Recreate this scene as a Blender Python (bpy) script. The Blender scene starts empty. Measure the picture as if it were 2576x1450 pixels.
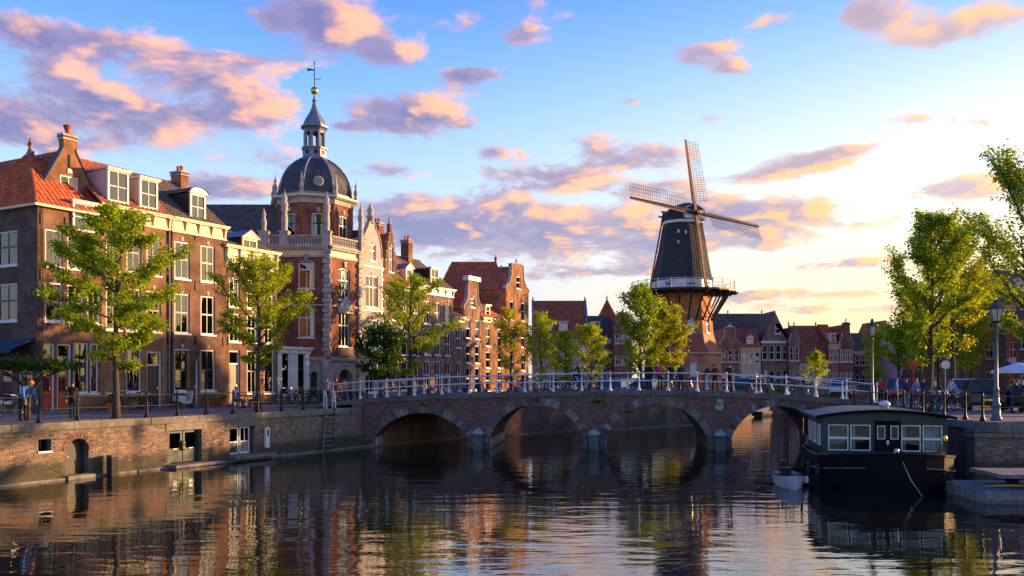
import bpy, bmesh, math, random
from mathutils import Vector, Matrix
from mathutils.geometry import tessellate_polygon
R = math.radians
sc = bpy.context.scene
col = sc.collection
rnd = random.Random(7)

# ---------------------------------------------------------------- camera
FPX, HZ, EYE = 2231.0, 948.0, 4.0          # focal length and horizon of the photo, measured on a 2576 px wide copy
cam = bpy.data.cameras.new('camera'); camo = bpy.data.objects.new('camera', cam); col.objects.link(camo)
camo.location = (0, 0, EYE); camo.rotation_euler = (R(90), 0, 0)
cam.sensor_width = 36; cam.lens = 36 * FPX / 2576; cam.shift_y = (HZ - 725) / 2576
cam.clip_end = 3000; cam.clip_start = .1
sc.camera = camo

# ---------------------------------------------------------------- world
SUN_AZ, SUN_EL = R(70), R(7.5)                # azimuth clockwise from +Y
world = bpy.data.worlds.new('World'); sc.world = world; world.use_nodes = True
wn, wl = world.node_tree.nodes, world.node_tree.links
wn.clear()
class NT:
    def __init__(s, tree): s.t = tree; s.n = tree.nodes; s.l = tree.links
    def put(s, sock, v):
        if isinstance(v, bpy.types.NodeSocket): s.l.new(v, sock)
        elif v is not None:
            if hasattr(sock, 'default_value'):
                try: sock.default_value = v
                except Exception: sock.default_value = (v[0], v[1], v[2], 1)
    def m(s, op, a, b=None, c=None, clamp=False):
        n = s.n.new('ShaderNodeMath'); n.operation = op; n.use_clamp = clamp
        s.put(n.inputs[0], a); s.put(n.inputs[1], b); s.put(n.inputs[2], c); return n.outputs[0]
    def add(s, a, b): return s.m('ADD', a, b)
    def mul(s, a, b): return s.m('MULTIPLY', a, b)
    def ss(s, v, a, b, lo=0., hi=1.):
        n = s.n.new('ShaderNodeMapRange'); n.interpolation_type = 'SMOOTHSTEP'
        s.put(n.inputs[0], v); s.put(n.inputs[1], a); s.put(n.inputs[2], b); s.put(n.inputs[3], lo); s.put(n.inputs[4], hi); return n.outputs[0]
    def mix(s, f, a, b, mode='MIX'):
        n = s.n.new('ShaderNodeMix'); n.data_type = 'RGBA'; n.blend_type = mode; n.clamp_factor = True; n.clamp_result = False
        s.put(n.inputs[0], f); s.put(n.inputs[6], a); s.put(n.inputs[7], b); return n.outputs[2]
    def comb(s, x, y, z=0.):
        n = s.n.new('ShaderNodeCombineXYZ'); s.put(n.inputs[0], x); s.put(n.inputs[1], y); s.put(n.inputs[2], z); return n.outputs[0]
    def sep(s, v):
        n = s.n.new('ShaderNodeSeparateXYZ'); s.put(n.inputs[0], v); return n.outputs
    def noise(s, vec, scale, detail=3, rough=.55, out=0, dist=0.):
        n = s.n.new('ShaderNodeTexNoise'); s.put(n.inputs['Vector'], vec)
        n.inputs['Scale'].default_value = scale; n.inputs['Detail'].default_value = detail
        n.inputs['Roughness'].default_value = rough; n.inputs['Distortion'].default_value = dist
        return n.outputs[out]
    def ramp(s, f, stops):
        n = s.n.new('ShaderNodeValToRGB'); s.put(n.inputs[0], f); e = n.color_ramp.elements
        while len(e) > 1: e.remove(e[-1])
        for i, (p, c) in enumerate(stops):
            k = e[0] if i == 0 else e.new(p)
            k.position = p; k.color = (c[0], c[1], c[2], 1)
        return n.outputs[0]
    def vmath(s, op, a, b=None):
        n = s.n.new('ShaderNodeVectorMath'); n.operation = op; s.put(n.inputs[0], a); s.put(n.inputs[1], b); return n.outputs[0]
def lin(r, g, b):
    f = lambda c: (c / 255 / 12.92) if c / 255 <= .04045 else ((c / 255 + .055) / 1.055) ** 2.4
    return (f(r), f(g), f(b), 1)
W = NT(world.node_tree)
tc = wn.new('ShaderNodeTexCoord').outputs['Generated']
dx, dy, dz = W.sep(tc)
az = W.m('ARCTAN2', dx, dy)
el = W.m('ARCSINE', dz)
elu = W.m('MAXIMUM', el, 0.)
hn = W.m('SQRT', W.add(W.mul(dx, dx), W.mul(dy, dy)))
sdot = W.m('DIVIDE', W.add(W.mul(dx, math.sin(SUN_AZ)), W.mul(dy, math.cos(SUN_AZ))), W.m('MAXIMUM', hn, .001))
warm = W.ss(sdot, .08, .92)
e01 = W.mul(elu, 1 / R(60))
sky_cool = W.ramp(e01, [(0, lin(236, 214, 196)), (.08, lin(214, 222, 236)), (.2, lin(182, 214, 250)), (.30, lin(128, 182, 250)), (.42, lin(72, 132, 236)), (1, lin(36, 76, 186))])
sky_warm = W.ramp(e01, [(0, lin(250, 205, 120)), (.06, lin(254, 226, 160)), (.13, lin(255, 244, 214)), (.24, lin(226, 240, 252)), (.36, lin(140, 190, 252)), (.48, lin(80, 140, 240)), (1, lin(40, 80, 190))])
grad = W.mix(warm, sky_cool, sky_warm)
nish = wn.new('ShaderNodeTexSky'); nish.sky_type = 'NISHITA'; nish.sun_disc = False
nish.sun_elevation = SUN_EL; nish.sun_rotation = SUN_AZ; nish.air_density = 1.0; nish.dust_density = 1.5; nish.ozone_density = 1.5
nish_c = W.mix(1., nish.outputs[0], (.10, .10, .10, 1), 'MULTIPLY')
base = W.mix(.12, grad, nish_c)
# clouds: fractal noise on a cloud layer, thicker where the photo's cloud banks stand
den = W.add(W.m('MAXIMUM', dz, 0.), .22)
q = W.comb(W.m('DIVIDE', dx, den), W.m('DIVIDE', dy, den), 0.)
BL = [(330, 255, 270, 56, 1.08), (560, 215, 130, 50, .8), (650, 285, 80, 26, .6), (820, 60, 125, 60, 1.2), (990, 138, 75, 28, .9), (1190, 60, 130, 36, .8), (640, 60, 80, 40, .4),
      (1080, 290, 130, 42, 1.3), (160, 85, 270, 34, 1.02), (130, 335, 260, 44, 1.02), (1040, 550, 250, 40, .95), (1420, 565, 280, 52, 1.2), (1250, 640, 220, 22, .6), (1000, 600, 160, 20, .6),
      (1630, 385, 140, 28, 1.1), (1930, 535, 200, 42, 1.2), (1880, 612, 160, 28, .8), (2040, 405, 90, 20, .9), (2150, 374, 60, 12, .9), (1350, 445, 160, 36, .95), (980, 425, 80, 18, .8),
      (2190, 25, 80, 32, .9), (2440, 60, 150, 30, .9), (2480, 470, 110, 26, 1.1), (1780, 130, 80, 22, .85), (1950, 745, 230, 15, .95), (2180, 662, 100, 12, .8), (2340, 478, 50, 13, .7),
      (1900, 442, 110, 15, .8), (2450, 300, 80, 13, .7), (1600, 670, 160, 18, .75), (520, 480, 140, 20, .6), (1180, 185, 60, 15, .7), (1500, 690, 180, 14, .6), (2050, 780, 260, 12, .7), (1230, 385, 60, 14, .7), (1310, 95, 50, 22, .8), (1200, 185, 60, 18, .8), (1840, 172, 45, 16, .8), (1590, 255, 45, 14, .7), (1940, 55, 50, 18, .7), (1760, 300, 60, 14, .7), (2300, 300, 60, 14, .7), (700, 400, 90, 20, .7), (560, 470, 120, 24, .8), (2350, 110, 70, 20, .7), (1480, 355, 60, 18, .7), (860, 320, 50, 14, .7), (1640, 470, 100, 16, .7), (1620, 610, 120, 20, .6)]
dirv = W.comb(az, el, 0.)
def vm(op, a, b, c=None):
    n = wn.new('ShaderNodeVectorMath'); n.operation = op
    W.put(n.inputs[0], a); W.put(n.inputs[1], b)
    if c is not None: W.put(n.inputs[2], c)
    return n.outputs['Value'] if op == 'DOT_PRODUCT' else n.outputs[0]
bs, bl = 0., 0.
for px, py, wx, wy, k in BL:
    a0 = math.atan((px - 1288) / FPX); e0 = math.atan((HZ - py) / FPX * math.cos(a0)); wa, we = wx * 1.18 / FPX, wy * 1.25 / FPX
    uv = vm('MULTIPLY_ADD', dirv, (1 / wa, 1 / we, 0), (-a0 / wa, -e0 / we, 0))
    b = W.mul(W.m('POWER', math.exp(-1), vm('DOT_PRODUCT', uv, uv)), k)
    bs = W.add(b, bs); bl = W.m('MULTIPLY_ADD', b, vm('DOT_PRODUCT', uv, (.8, .45, 0)), bl)
bs = W.m('MINIMUM', bs, 1.15)
def dens(off, det):
    qq = W.vmath('ADD', q, off) if off else q
    return W.mul(W.add(W.noise(qq, 5.2, det, .66, dist=.25), -.5), 2.25)
sx, sy = math.sin(SUN_AZ), math.cos(SUN_AZ)
d0 = dens(None, 7); d1 = dens((sx * .07, sy * .07, 0), 3)
cl = W.add(d0, W.mul(bs, .72))
cov = W.ss(cl, .26, .64)
thick = W.ss(cl, .40, 1.0)
lit = W.ss(W.add(W.add(W.mul(W.add(d0, W.mul(d1, -1.)), .9), W.mul(bl, .55)), W.mul(thick, -.06)), -.10, .40)
shade_c = W.mix(warm, lin(116, 118, 166), lin(176, 154, 168))
lit_c = W.mix(warm, lin(255, 186, 150), lin(255, 190, 118))
shade_c = W.mix(W.mul(W.ss(el, R(15), R(6)), .75), shade_c, lin(138, 146, 182))
ccol = W.mix(lit, shade_c, lit_c)
ccol = W.mix(W.mul(W.m('SUBTRACT', 1., thick), .35), ccol, W.mix(.5, lit_c, base))
sky = W.mix(W.mul(cov, .94), base, ccol)
ga = vm('MULTIPLY_ADD', dirv, (1 / R(31), 1 / R(10.5), 0), (-SUN_AZ / R(31), -R(8) / R(10.5), 0))
glow = W.m('POWER', math.exp(-1), vm('DOT_PRODUCT', ga, ga))
sky = W.mix(1., sky, W.mix(glow, (0, 0, 0, 1), (1.15, .82, .43, 1)), 'ADD')
bg = wn.new('ShaderNodeBackground'); wl.new(sky, bg.inputs[0]); bg.inputs[1].default_value = .64
world.cycles.sampling_method = 'MANUAL'; world.cycles.sample_map_resolution = 512
wo = wn.new('ShaderNodeOutputWorld'); wl.new(bg.outputs[0], wo.inputs[0])

# ---------------------------------------------------------------- sun, exposure
sun = bpy.data.lights.new('sun', 'SUN'); suno = bpy.data.objects.new('sun', sun); col.objects.link(suno)
sun.energy = 4.8; sun.angle = R(.6); sun.color = (1., .58, .25)
sdir = Vector((math.sin(SUN_AZ) * math.cos(SUN_EL), math.cos(SUN_AZ) * math.cos(SUN_EL), math.sin(SUN_EL)))
suno.rotation_euler = sdir.to_track_quat('Z', 'Y').to_euler(); suno.location = (60, 60, 60)
sc.view_settings.view_transform = 'Standard'; sc.view_settings.look = 'None'
sc.view_settings.exposure = 1.08; sc.view_settings.gamma = 1; sc.view_settings.use_curve_mapping = False
sc.cycles.max_bounces = 5; sc.cycles.diffuse_bounces = 2; sc.cycles.glossy_bounces = 3; sc.cycles.transparent_max_bounces = 8; sc.cycles.caustics_reflective = False; sc.cycles.caustics_refractive = False

# ---------------------------------------------------------------- helpers
def at(x, y, d):                 # a point of the place from where it shows in the photo and its distance
    return Vector(((x - 1288) / FPX * d, d, EYE + (HZ - y) / FPX * d))
def onfloor(x, d, z=2.2): return Vector(((x - 1288) / FPX * d, d, z))

class MB:
    def __init__(s): s.v = []; s.f = []; s.mi = []
    def face(s, pts, m=0):
        i = len(s.v); s.v += [tuple(p) for p in pts]; s.f.append(tuple(range(i, i + len(pts)))); s.mi.append(m); return s
    def box(s, x0, x1, y0, y1, z0, z1, m=0):
        i = len(s.v)
        s.v += [(x0, y0, z0), (x1, y0, z0), (x1, y1, z0), (x0, y1, z0), (x0, y0, z1), (x1, y0, z1), (x1, y1, z1), (x0, y1, z1)]
        for f in ((0, 3, 2, 1), (4, 5, 6, 7), (0, 1, 5, 4), (1, 2, 6, 5), (2, 3, 7, 6), (3, 0, 4, 7)):
            s.f.append(tuple(i + k for k in f)); s.mi.append(m)
        return s
    def hexa(s, p, m=0):         # eight corners, bottom ring then top ring
        i = len(s.v); s.v += [tuple(a) for a in p]
        for f in ((0, 3, 2, 1), (4, 5, 6, 7), (0, 1, 5, 4), (1, 2, 6, 5), (2, 3, 7, 6), (3, 0, 4, 7)):
            s.f.append(tuple(i + k for k in f)); s.mi.append(m)
        return s
    def tube(s, pts, rad, n=6, m=0, cap=True):
        pts = [Vector(p) for p in pts]
        if not hasattr(rad, '__len__'): rad = [rad] * len(pts)
        base = len(s.v); ref = None
        for k, p in enumerate(pts):
            t = (pts[min(k + 1, len(pts) - 1)] - pts[max(k - 1, 0)])
            t = t.normalized() if t.length > 1e-9 else Vector((0, 0, 1))
            if ref is None: ref = Vector((1, 0, 0)) if abs(t.x) < .8 else Vector((0, 1, 0))
            a = t.cross(ref).normalized(); b = t.cross(a).normalized(); ref = -b if False else ref
            for j in range(n):
                w = 2 * math.pi * j / n
                s.v.append(tuple(p + (a * math.cos(w) + b * math.sin(w)) * rad[k]))
        for k in range(len(pts) - 1):
            for j in range(n):
                s.f.append((base + k * n + j, base + k * n + (j + 1) % n, base + (k + 1) * n + (j + 1) % n, base + (k + 1) * n + j)); s.mi.append(m)
        if cap:
            s.f.append(tuple(base + j for j in range(n))[::-1]); s.mi.append(m)
            s.f.append(tuple(base + (len(pts) - 1) * n + j for j in range(n))); s.mi.append(m)
        return s
    def lathe(s, prof, n=10, cx=0, cy=0, m=0, rot=0.):
        base = len(s.v)
        for r, z in prof:
            for j in range(n):
                w = 2 * math.pi * j / n + rot
                s.v.append((cx + r * math.cos(w), cy + r * math.sin(w), z))
        for k in range(len(prof) - 1):
            for j in range(n):
                s.f.append((base + k * n + j, base + k * n + (j + 1) % n, base + (k + 1) * n + (j + 1) % n, base + (k + 1) * n + j)); s.mi.append(m)
        s.f.append(tuple(base + j for j in range(n))[::-1]); s.mi.append(m)
        s.f.append(tuple(base + (len(prof) - 1) * n + j for j in range(n))); s.mi.append(m)
        return s
    def prism(s, poly, y0, y1, m=0):          # polygon in (x, z), extruded along y
        i = len(s.v); n = len(poly)
        s.v += [(x, y0, z) for x, z in poly] + [(x, y1, z) for x, z in poly]
        tri = tessellate_polygon([[Vector((x, z, 0)) for x, z in poly]])
        for t in tri:
            s.f.append(tuple(i + k for k in t)); s.mi.append(m)
            s.f.append(tuple(i + n + k for k in t)[::-1]); s.mi.append(m)
        for k in range(n):
            s.f.append((i + k, i + (k + 1) % n, i + n + (k + 1) % n, i + n + k)); s.mi.append(m)
        return s
    def xf(s, M, start=0):
        for k in range(start, len(s.v)): s.v[k] = tuple(M @ Vector(s.v[k]))
        return s
    def mesh(s, name, mats, smooth=False, fix=True):
        me = bpy.data.meshes.new(name); me.from_pydata(s.v, [], s.f)
        for mm in (mats if isinstance(mats, (list, tuple)) else [mats]): me.materials.append(mm)
        me.polygons.foreach_set('material_index', s.mi)
        if smooth: me.polygons.foreach_set('use_smooth', [True] * len(me.polygons))
        if fix:
            bm = bmesh.new(); bm.from_mesh(me); bmesh.ops.remove_doubles(bm, verts=bm.verts, dist=1e-5)
            bmesh.ops.recalc_face_normals(bm, faces=bm.faces); bm.to_mesh(me); bm.free()
        me.update(); return me
    def build(s, name, mats, parent=None, smooth=False, loc=None, fix=True):
        return link(name, s.mesh(name, mats, smooth, fix), parent, loc)
def link(name, me, parent=None, loc=None, rot=None):
    o = bpy.data.objects.new(name, me); col.objects.link(o); o.parent = parent
    if loc is not None: o.location = loc
    if rot is not None: o.rotation_euler = rot
    return o
def tag(o, label=None, cat=None, group=None, kind=None):
    if label: o['label'] = label
    if cat: o['category'] = cat
    if group: o['group'] = group
    if kind: o['kind'] = kind
    return o
def thing(name, label, cat, loc=(0, 0, 0), rz=0., group=None):
    o = bpy.data.objects.new(name, None); col.objects.link(o); o.empty_display_size = .2
    o.location = loc; o.rotation_euler = (0, 0, rz)
    return tag(o, label, cat, group)
def copy_tree(o, parent=None):
    c = o.copy(); col.objects.link(c); c.parent = parent
    for ch in o.children: copy_tree(ch, c)
    return c
# ---------------------------------------------------------------- materials
def newmat(name):
    m = bpy.data.materials.new(name); m.use_nodes = True
    nt = NT(m.node_tree); b = m.node_tree.nodes['Principled BSDF']
    return m, nt, b
def objc(nt): return nt.n.new('ShaderNodeTexCoord').outputs['Object']
def pm(name, c, rough=.7, var=.25, scale=4., metal=0., bump=0., spec=.4, bscale=None, dirt=None):
    m, nt, b = newmat(name); v = objc(nt)
    f = nt.noise(v, scale, 5, .6)
    f = nt.ss(f, .3, .7)
    lo = tuple(max(0, k * (1 - var)) for k in c[:3]) + (1,); hi = tuple(min(1, k * (1 + var)) for k in c[:3]) + (1,)
    cc = nt.mix(f, lo, hi)
    if dirt:
        g = nt.ss(nt.noise(v, scale * .35, 6, .65), .5, .72); cc = nt.mix(nt.mul(g, .6), cc, dirt + (1,) if len(dirt) == 3 else dirt)
    nt.put(b.inputs['Base Color'], cc); b.inputs['Roughness'].default_value = rough; b.inputs['Metallic'].default_value = metal
    b.inputs['Specular IOR Level'].default_value = spec
    if bump:
        bn = nt.n.new('ShaderNodeBump'); bn.inputs['Strength'].default_value = bump; bn.inputs['Distance'].default_value = .02
        nt.put(bn.inputs['Height'], nt.noise(v, bscale or scale * 6, 4, .6)); nt.l.new(bn.outputs[0], b.inputs['Normal'])
    return m
def brickmat(name, c1, c2, mortar, bw=.23, rh=.07, bump=.5, stain=None):
    m, nt, b = newmat(name); x, y, z = nt.sep(objc(nt))
    v = nt.comb(nt.add(x, y), z, 0.)
    t = nt.n.new('ShaderNodeTexBrick'); nt.put(t.inputs['Vector'], v)
    t.inputs['Color1'].default_value = c1 + (1,); t.inputs['Color2'].default_value = c2 + (1,); t.inputs['Mortar'].default_value = mortar + (1,)
    t.inputs['Scale'].default_value = 1; t.inputs['Mortar Size'].default_value = .009; t.inputs['Mortar Smooth'].default_value = .3
    t.inputs['Bias'].default_value = -.1; t.inputs['Brick Width'].default_value = bw; t.inputs['Row Height'].default_value = rh
    o3 = nt.comb(x, y, z)
    n1 = nt.ss(nt.noise(o3, .9, 6, .65), .3, .75)
    cc = nt.mix(1., t.outputs['Color'], nt.mix(n1, (.5, .48, .5, 1), (1.4, 1.3, 1.2, 1)), 'MULTIPLY')
    n2 = nt.ss(nt.noise(nt.comb(nt.mul(x, 2.2), nt.mul(y, 2.2), nt.mul(z, .5)), 1.6, 5, .65), .55, .8)
    cc = nt.mix(nt.mul(n2, .6), cc, (stain or (c1[0] * .4, c1[1] * .4, c1[2] * .4)) + (1,))
    nt.put(b.inputs['Base Color'], cc); b.inputs['Roughness'].default_value = .85; b.inputs['Specular IOR Level'].default_value = .25
    bn = nt.n.new('ShaderNodeBump'); bn.inputs['Strength'].default_value = bump; bn.inputs['Distance'].default_value = .012
    h = nt.add(nt.mul(t.outputs['Fac'], -1.), nt.mul(nt.noise(o3, 22, 3, .6), .5))
    nt.put(bn.inputs['Height'], h); nt.l.new(bn.outputs[0], b.inputs['Normal'])
    return m
def randmat(name, cols, rough=.75, bump=.3, moss=None, scale=14., tide=0.):   # colour differs from piece to piece
    m, nt, b = newmat(name); v = objc(nt)
    oi = nt.n.new('ShaderNodeObjectInfo').outputs['Random']
    geo = nt.n.new('ShaderNodeNewGeometry'); ri = geo.outputs['Random Per Island']
    f = nt.m('FRACT', nt.add(nt.mul(oi, 7.31), ri))
    cc = nt.ramp(f, [(i / max(1, len(cols) - 1), c) for i, c in enumerate(cols)])
    n = nt.ss(nt.noise(geo.outputs['Position'], scale, 5, .65), .25, .8)
    cc = nt.mix(1., cc, nt.mix(n, (.6, .58, .56, 1), (1.3, 1.25, 1.2, 1)), 'MULTIPLY')
    if moss:
        g = nt.ss(nt.noise(geo.outputs['Position'], .8, 7, .7), .52, .70); cc = nt.mix(nt.mul(g, .75), cc, moss + (1,))
    if tide:                       # wet algae line left by the canal, and run-off streaks below the coping
        px_, py_, pz_ = nt.sep(geo.outputs['Position'])
        lv = nt.add(pz_, nt.mul(nt.noise(geo.outputs['Position'], 1.7, 5, .7), -.5))
        cc = nt.mix(nt.mul(nt.ss(lv, tide - .1, tide - .42), .8), cc, (.045, .05, .022, 1))
        sk = nt.ss(nt.noise(nt.comb(nt.mul(px_, 3.), nt.mul(py_, 3.), nt.mul(pz_, .35)), 1.3, 5, .7), .54, .72)
        cc = nt.mix(nt.mul(sk, .6), cc, (.075, .065, .05, 1))
        wh = nt.ss(nt.noise(nt.comb(nt.mul(px_, 2.), nt.mul(py_, 2.), nt.mul(pz_, 1.2)), 2.1, 6, .7), .62, .74)
        cc = nt.mix(nt.mul(wh, .5), cc, (.36, .33, .29, 1))
    nt.put(b.inputs['Base Color'], cc); b.inputs['Roughness'].default_value = rough; b.inputs['Specular IOR Level'].default_value = .3
    if bump:
        bn = nt.n.new('ShaderNodeBump'); bn.inputs['Strength'].default_value = bump; bn.inputs['Distance'].default_value = .02
        nt.put(bn.inputs['Height'], nt.noise(geo.outputs['Position'], scale * 3, 4, .6)); nt.l.new(bn.outputs[0], b.inputs['Normal'])
    return m
def leafmat(name, c1, c2, trans=.45):
    m = bpy.data.materials.new(name); m.use_nodes = True; nt = NT(m.node_tree); nt.n.clear()
    geo = nt.n.new('ShaderNodeNewGeometry'); ri = geo.outputs['Random Per Island']
    big = nt.ss(nt.noise(geo.outputs['Position'], .9, 3, .6), .3, .7)
    f = nt.m('FRACT', nt.add(nt.mul(ri, .55), nt.mul(big, .45)))
    cc = nt.mix(f, c1 + (1,), c2 + (1,))
    d = nt.n.new('ShaderNodeBsdfDiffuse'); t = nt.n.new('ShaderNodeBsdfTranslucent'); g = nt.n.new('ShaderNodeBsdfGlossy')
    nt.put(d.inputs[0], cc); nt.put(t.inputs[0], nt.mix(1., cc, (1.5, 1.35, .5, 1), 'MULTIPLY')); g.inputs['Roughness'].default_value = .45
    g.inputs[0].default_value = (.5, .5, .45, 1)
    a = nt.n.new('ShaderNodeMixShader'); a.inputs[0].default_value = trans; nt.l.new(d.outputs[0], a.inputs[1]); nt.l.new(t.outputs[0], a.inputs[2])
    b = nt.n.new('ShaderNodeMixShader'); b.inputs[0].default_value = .05; nt.l.new(a.outputs[0], b.inputs[1]); nt.l.new(g.outputs[0], b.inputs[2])
    o = nt.n.new('ShaderNodeOutputMaterial'); nt.l.new(b.outputs[0], o.inputs[0]); return m
def glassmat(name, tint=(.9, .95, .95), ior=2.1):
    m = bpy.data.materials.new(name); m.use_nodes = True; nt = NT(m.node_tree); nt.n.clear()
    fr = nt.n.new('ShaderNodeFresnel'); fr.inputs[0].default_value = ior
    tr = nt.n.new('ShaderNodeBsdfTransparent'); tr.inputs[0].default_value = tint + (1,)
    gl = nt.n.new('ShaderNodeBsdfGlossy'); gl.inputs['Roughness'].default_value = .015
    bn = nt.n.new('ShaderNodeBump'); bn.inputs['Strength'].default_value = .05; bn.inputs['Distance'].default_value = .02
    nt.put(bn.inputs['Height'], nt.noise(nt.n.new('ShaderNodeNewGeometry').outputs['Position'], 1.4, 1)); nt.l.new(bn.outputs[0], gl.inputs['Normal'])
    mx = nt.n.new('ShaderNodeMixShader'); nt.l.new(fr.outputs[0], mx.inputs[0]); nt.l.new(tr.outputs[0], mx.inputs[1]); nt.l.new(gl.outputs[0], mx.inputs[2])
    o = nt.n.new('ShaderNodeOutputMaterial'); nt.l.new(mx.outputs[0], o.inputs[0]); return m
M = {}
M['white'] = pm('white paint', (.72, .70, .66), .45, .08, 3, dirt=(.45, .42, .36))
M['cream'] = pm('cream paint', (.74, .60, .36), .5, .08, 2, dirt=(.5, .38, .2))
M['sash'] = pm('dark green sash paint', (.018, .025, .022), .35, .2)
M['glass'] = glassmat('window glass')
M['glass_clear'] = glassmat('clear boat glass', (.8, .9, .92), 1.45)
M['curtain'] = pm('net curtain', (.55, .53, .48), .9, .25, 8)
M['curtain_dim'] = pm('beige curtain', (.32, .25, .17), .9, .25, 8)
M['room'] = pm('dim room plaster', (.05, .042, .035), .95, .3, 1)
M['stone'] = pm('pale sandstone', (.42, .38, .32), .8, .25, 2.5, bump=.3, dirt=(.16, .14, .12))
M['stone_grey'] = randmat('grey bluestone', [(.10, .10, .095), (.17, .165, .15), (.13, .12, .11)], .8, .5, (.10, .11, .035), 5)
M['coping'] = randmat('quay coping stone', [(.16, .148, .125), (.26, .24, .205), (.2, .18, .15), (.23, .205, .165)], .85, .5, (.13, .135, .04), 4)
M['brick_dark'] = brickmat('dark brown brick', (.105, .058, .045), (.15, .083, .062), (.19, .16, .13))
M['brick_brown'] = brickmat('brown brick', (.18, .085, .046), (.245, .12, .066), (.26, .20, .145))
M['brick_orange'] = brickmat('orange brick', (.29, .125, .05), (.36, .165, .07), (.32, .23, .15))
M['brick_red'] = brickmat('red brick', (.235, .072, .038), (.30, .098, .05), (.27, .19, .14))
M['brick_purple'] = brickmat('purple brown brick', (.24, .125, .095), (.32, .17, .125), (.34, .28, .24))
M['pink_plaster'] = pm('pale pink plaster', (.50, .39, .35), .85, .12, 1.2, bump=.2, dirt=(.3, .22, .2))
M['white_plaster'] = pm('white plaster', (.62, .58, .52), .85, .1, 1.2, bump=.15, dirt=(.38, .34, .28))
M['yellow_plaster'] = pm('pale yellow plaster', (.62, .53, .36), .85, .1, 1.2, bump=.15, dirt=(.4, .33, .2))
M['mortar'] = pm('old lime mortar', (.16, .135, .105), .95, .3, 3, bump=.5, dirt=(.06, .06, .025))
M['quay_brick'] = randmat('weathered quay brick', [(.24, .165, .12), (.34, .245, .175), (.18, .12, .095), (.40, .30, .22), (.27, .18, .125), (.21, .165, .13)], .9, .5, (.15, .15, .04), 9, .72)
M['bridge_brick'] = randmat('purple bridge brick', [(.17, .085, .082), (.235, .12, .105), (.13, .068, .07), (.28, .165, .14), (.20, .10, .095)], .9, .5, (.17, .13, .06), 9, .75)
M['voussoir'] = randmat('arch stone', [(.10, .075, .07), (.27, .24, .21), (.12, .085, .075), (.16, .12, .10), (.33, .30, .26), (.11, .085, .08)], .85, .5, None, 6)
M['tile_red'] = randmat('red roof tile', [(.50, .105, .032), (.62, .155, .045), (.40, .078, .028), (.56, .13, .04)], .65, .25, None, 6)
M['tile_brown'] = randmat('brown red roof tile', [(.36, .10, .05), (.47, .145, .068), (.27, .075, .042)], .65, .25, None, 6)
M['tile_dark'] = randmat('dark grey roof tile', [(.10, .082, .074), (.15, .12, .10), (.08, .068, .066)], .6, .25, None, 6)
M['slate'] = brickmat('blue grey slate', (.085, .088, .105), (.125, .13, .15), (.045, .045, .055), .22, .16, .4)
M['lead'] = pm('weathered lead', (.19, .21, .25), .45, .2, 3, metal=.3, dirt=(.14, .15, .18))
M['gold'] = pm('gilding', (.75, .50, .10), .3, .1, 5, metal=.9)
M['iron'] = pm('black iron', (.012, .012, .014), .5, .3, 8, spec=.25)
M['black_wood'] = pm('tarred boards', (.022, .022, .026), .55, .35, 3, bump=.3)
M['thatch'] = pm('dark thatch', (.040, .038, .042), .9, .35, 5, bump=.6, bscale=40)
M['mill_wood'] = pm('varnished pale wood', (.40, .20, .08), .5, .25, 3)
M['mill_blue'] = pm('blue grey paint', (.18, .24, .33), .45, .15, 3)
M['rail_white'] = pm('white railing paint', (.72, .72, .72), .4, .06, 6, dirt=(.45, .42, .38))
M['bark'] = pm('grey brown bark', (.075, .058, .042), .9, .4, 9, bump=.7, dirt=(.07, .075, .03))
M['leaf_lime'] = leafmat('lime green leaves', (.22, .32, .012), (.56, .64, .04))
M['leaf_gold'] = leafmat('golden green leaves', (.25, .33, .012), (.60, .60, .03))
M['leaf_green'] = leafmat('green leaves', (.16, .28, .014), (.48, .60, .04))
M['leaf_dark'] = leafmat('dark chestnut leaves', (.028, .075, .010), (.08, .17, .018), .3)
M['blossom'] = pm('white blossom', (.75, .72, .6), .8, .1)
M['door_red'] = pm('red door paint', (.42, .03, .015), .4, .12, 3)
M['door_dark'] = pm('dark door paint', (.02, .024, .022), .4, .2, 3)
M['door_green'] = pm('dark green door paint', (.012, .045, .035), .45, .2, 3)
M['wood'] = pm('grey weathered planks', (.21, .19, .165), .85, .3, 3, bump=.5, dirt=(.08, .085, .05))
M['wood_dark'] = pm('dark wet timber', (.035, .03, .022), .8, .4, 5, bump=.5)
M['awning_blue'] = pm('dark blue awning cloth', (.02, .045, .09), .8, .15, 4)
M['canvas'] = pm('white parasol cloth', (.75, .75, .74), .8, .05, 4)
M['rope'] = pm('pale rope', (.45, .4, .32), .9, .2, 20)
M['rubber'] = pm('tyre rubber', (.02, .02, .02), .8, .2, 10)
M['chrome'] = pm('bright metal', (.5, .5, .5), .3, .1, 10, metal=.9)
M['lamp_glass'] = pm('cream lantern glass', (.62, .56, .36), .2, .06, 3)
M['lamp_grey'] = pm('grey green lamp paint', (.11, .14, .16), .45, .15, 5)
M['lamp_dark'] = pm('dark blue green lamp paint', (.045, .065, .085), .4, .2, 5)
M['copper'] = pm('green copper', (.22, .38, .33), .7, .2, 6)
M['grass'] = leafmat('grass and weeds', (.08, .12, .015), (.22, .24, .03), .3)
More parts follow.
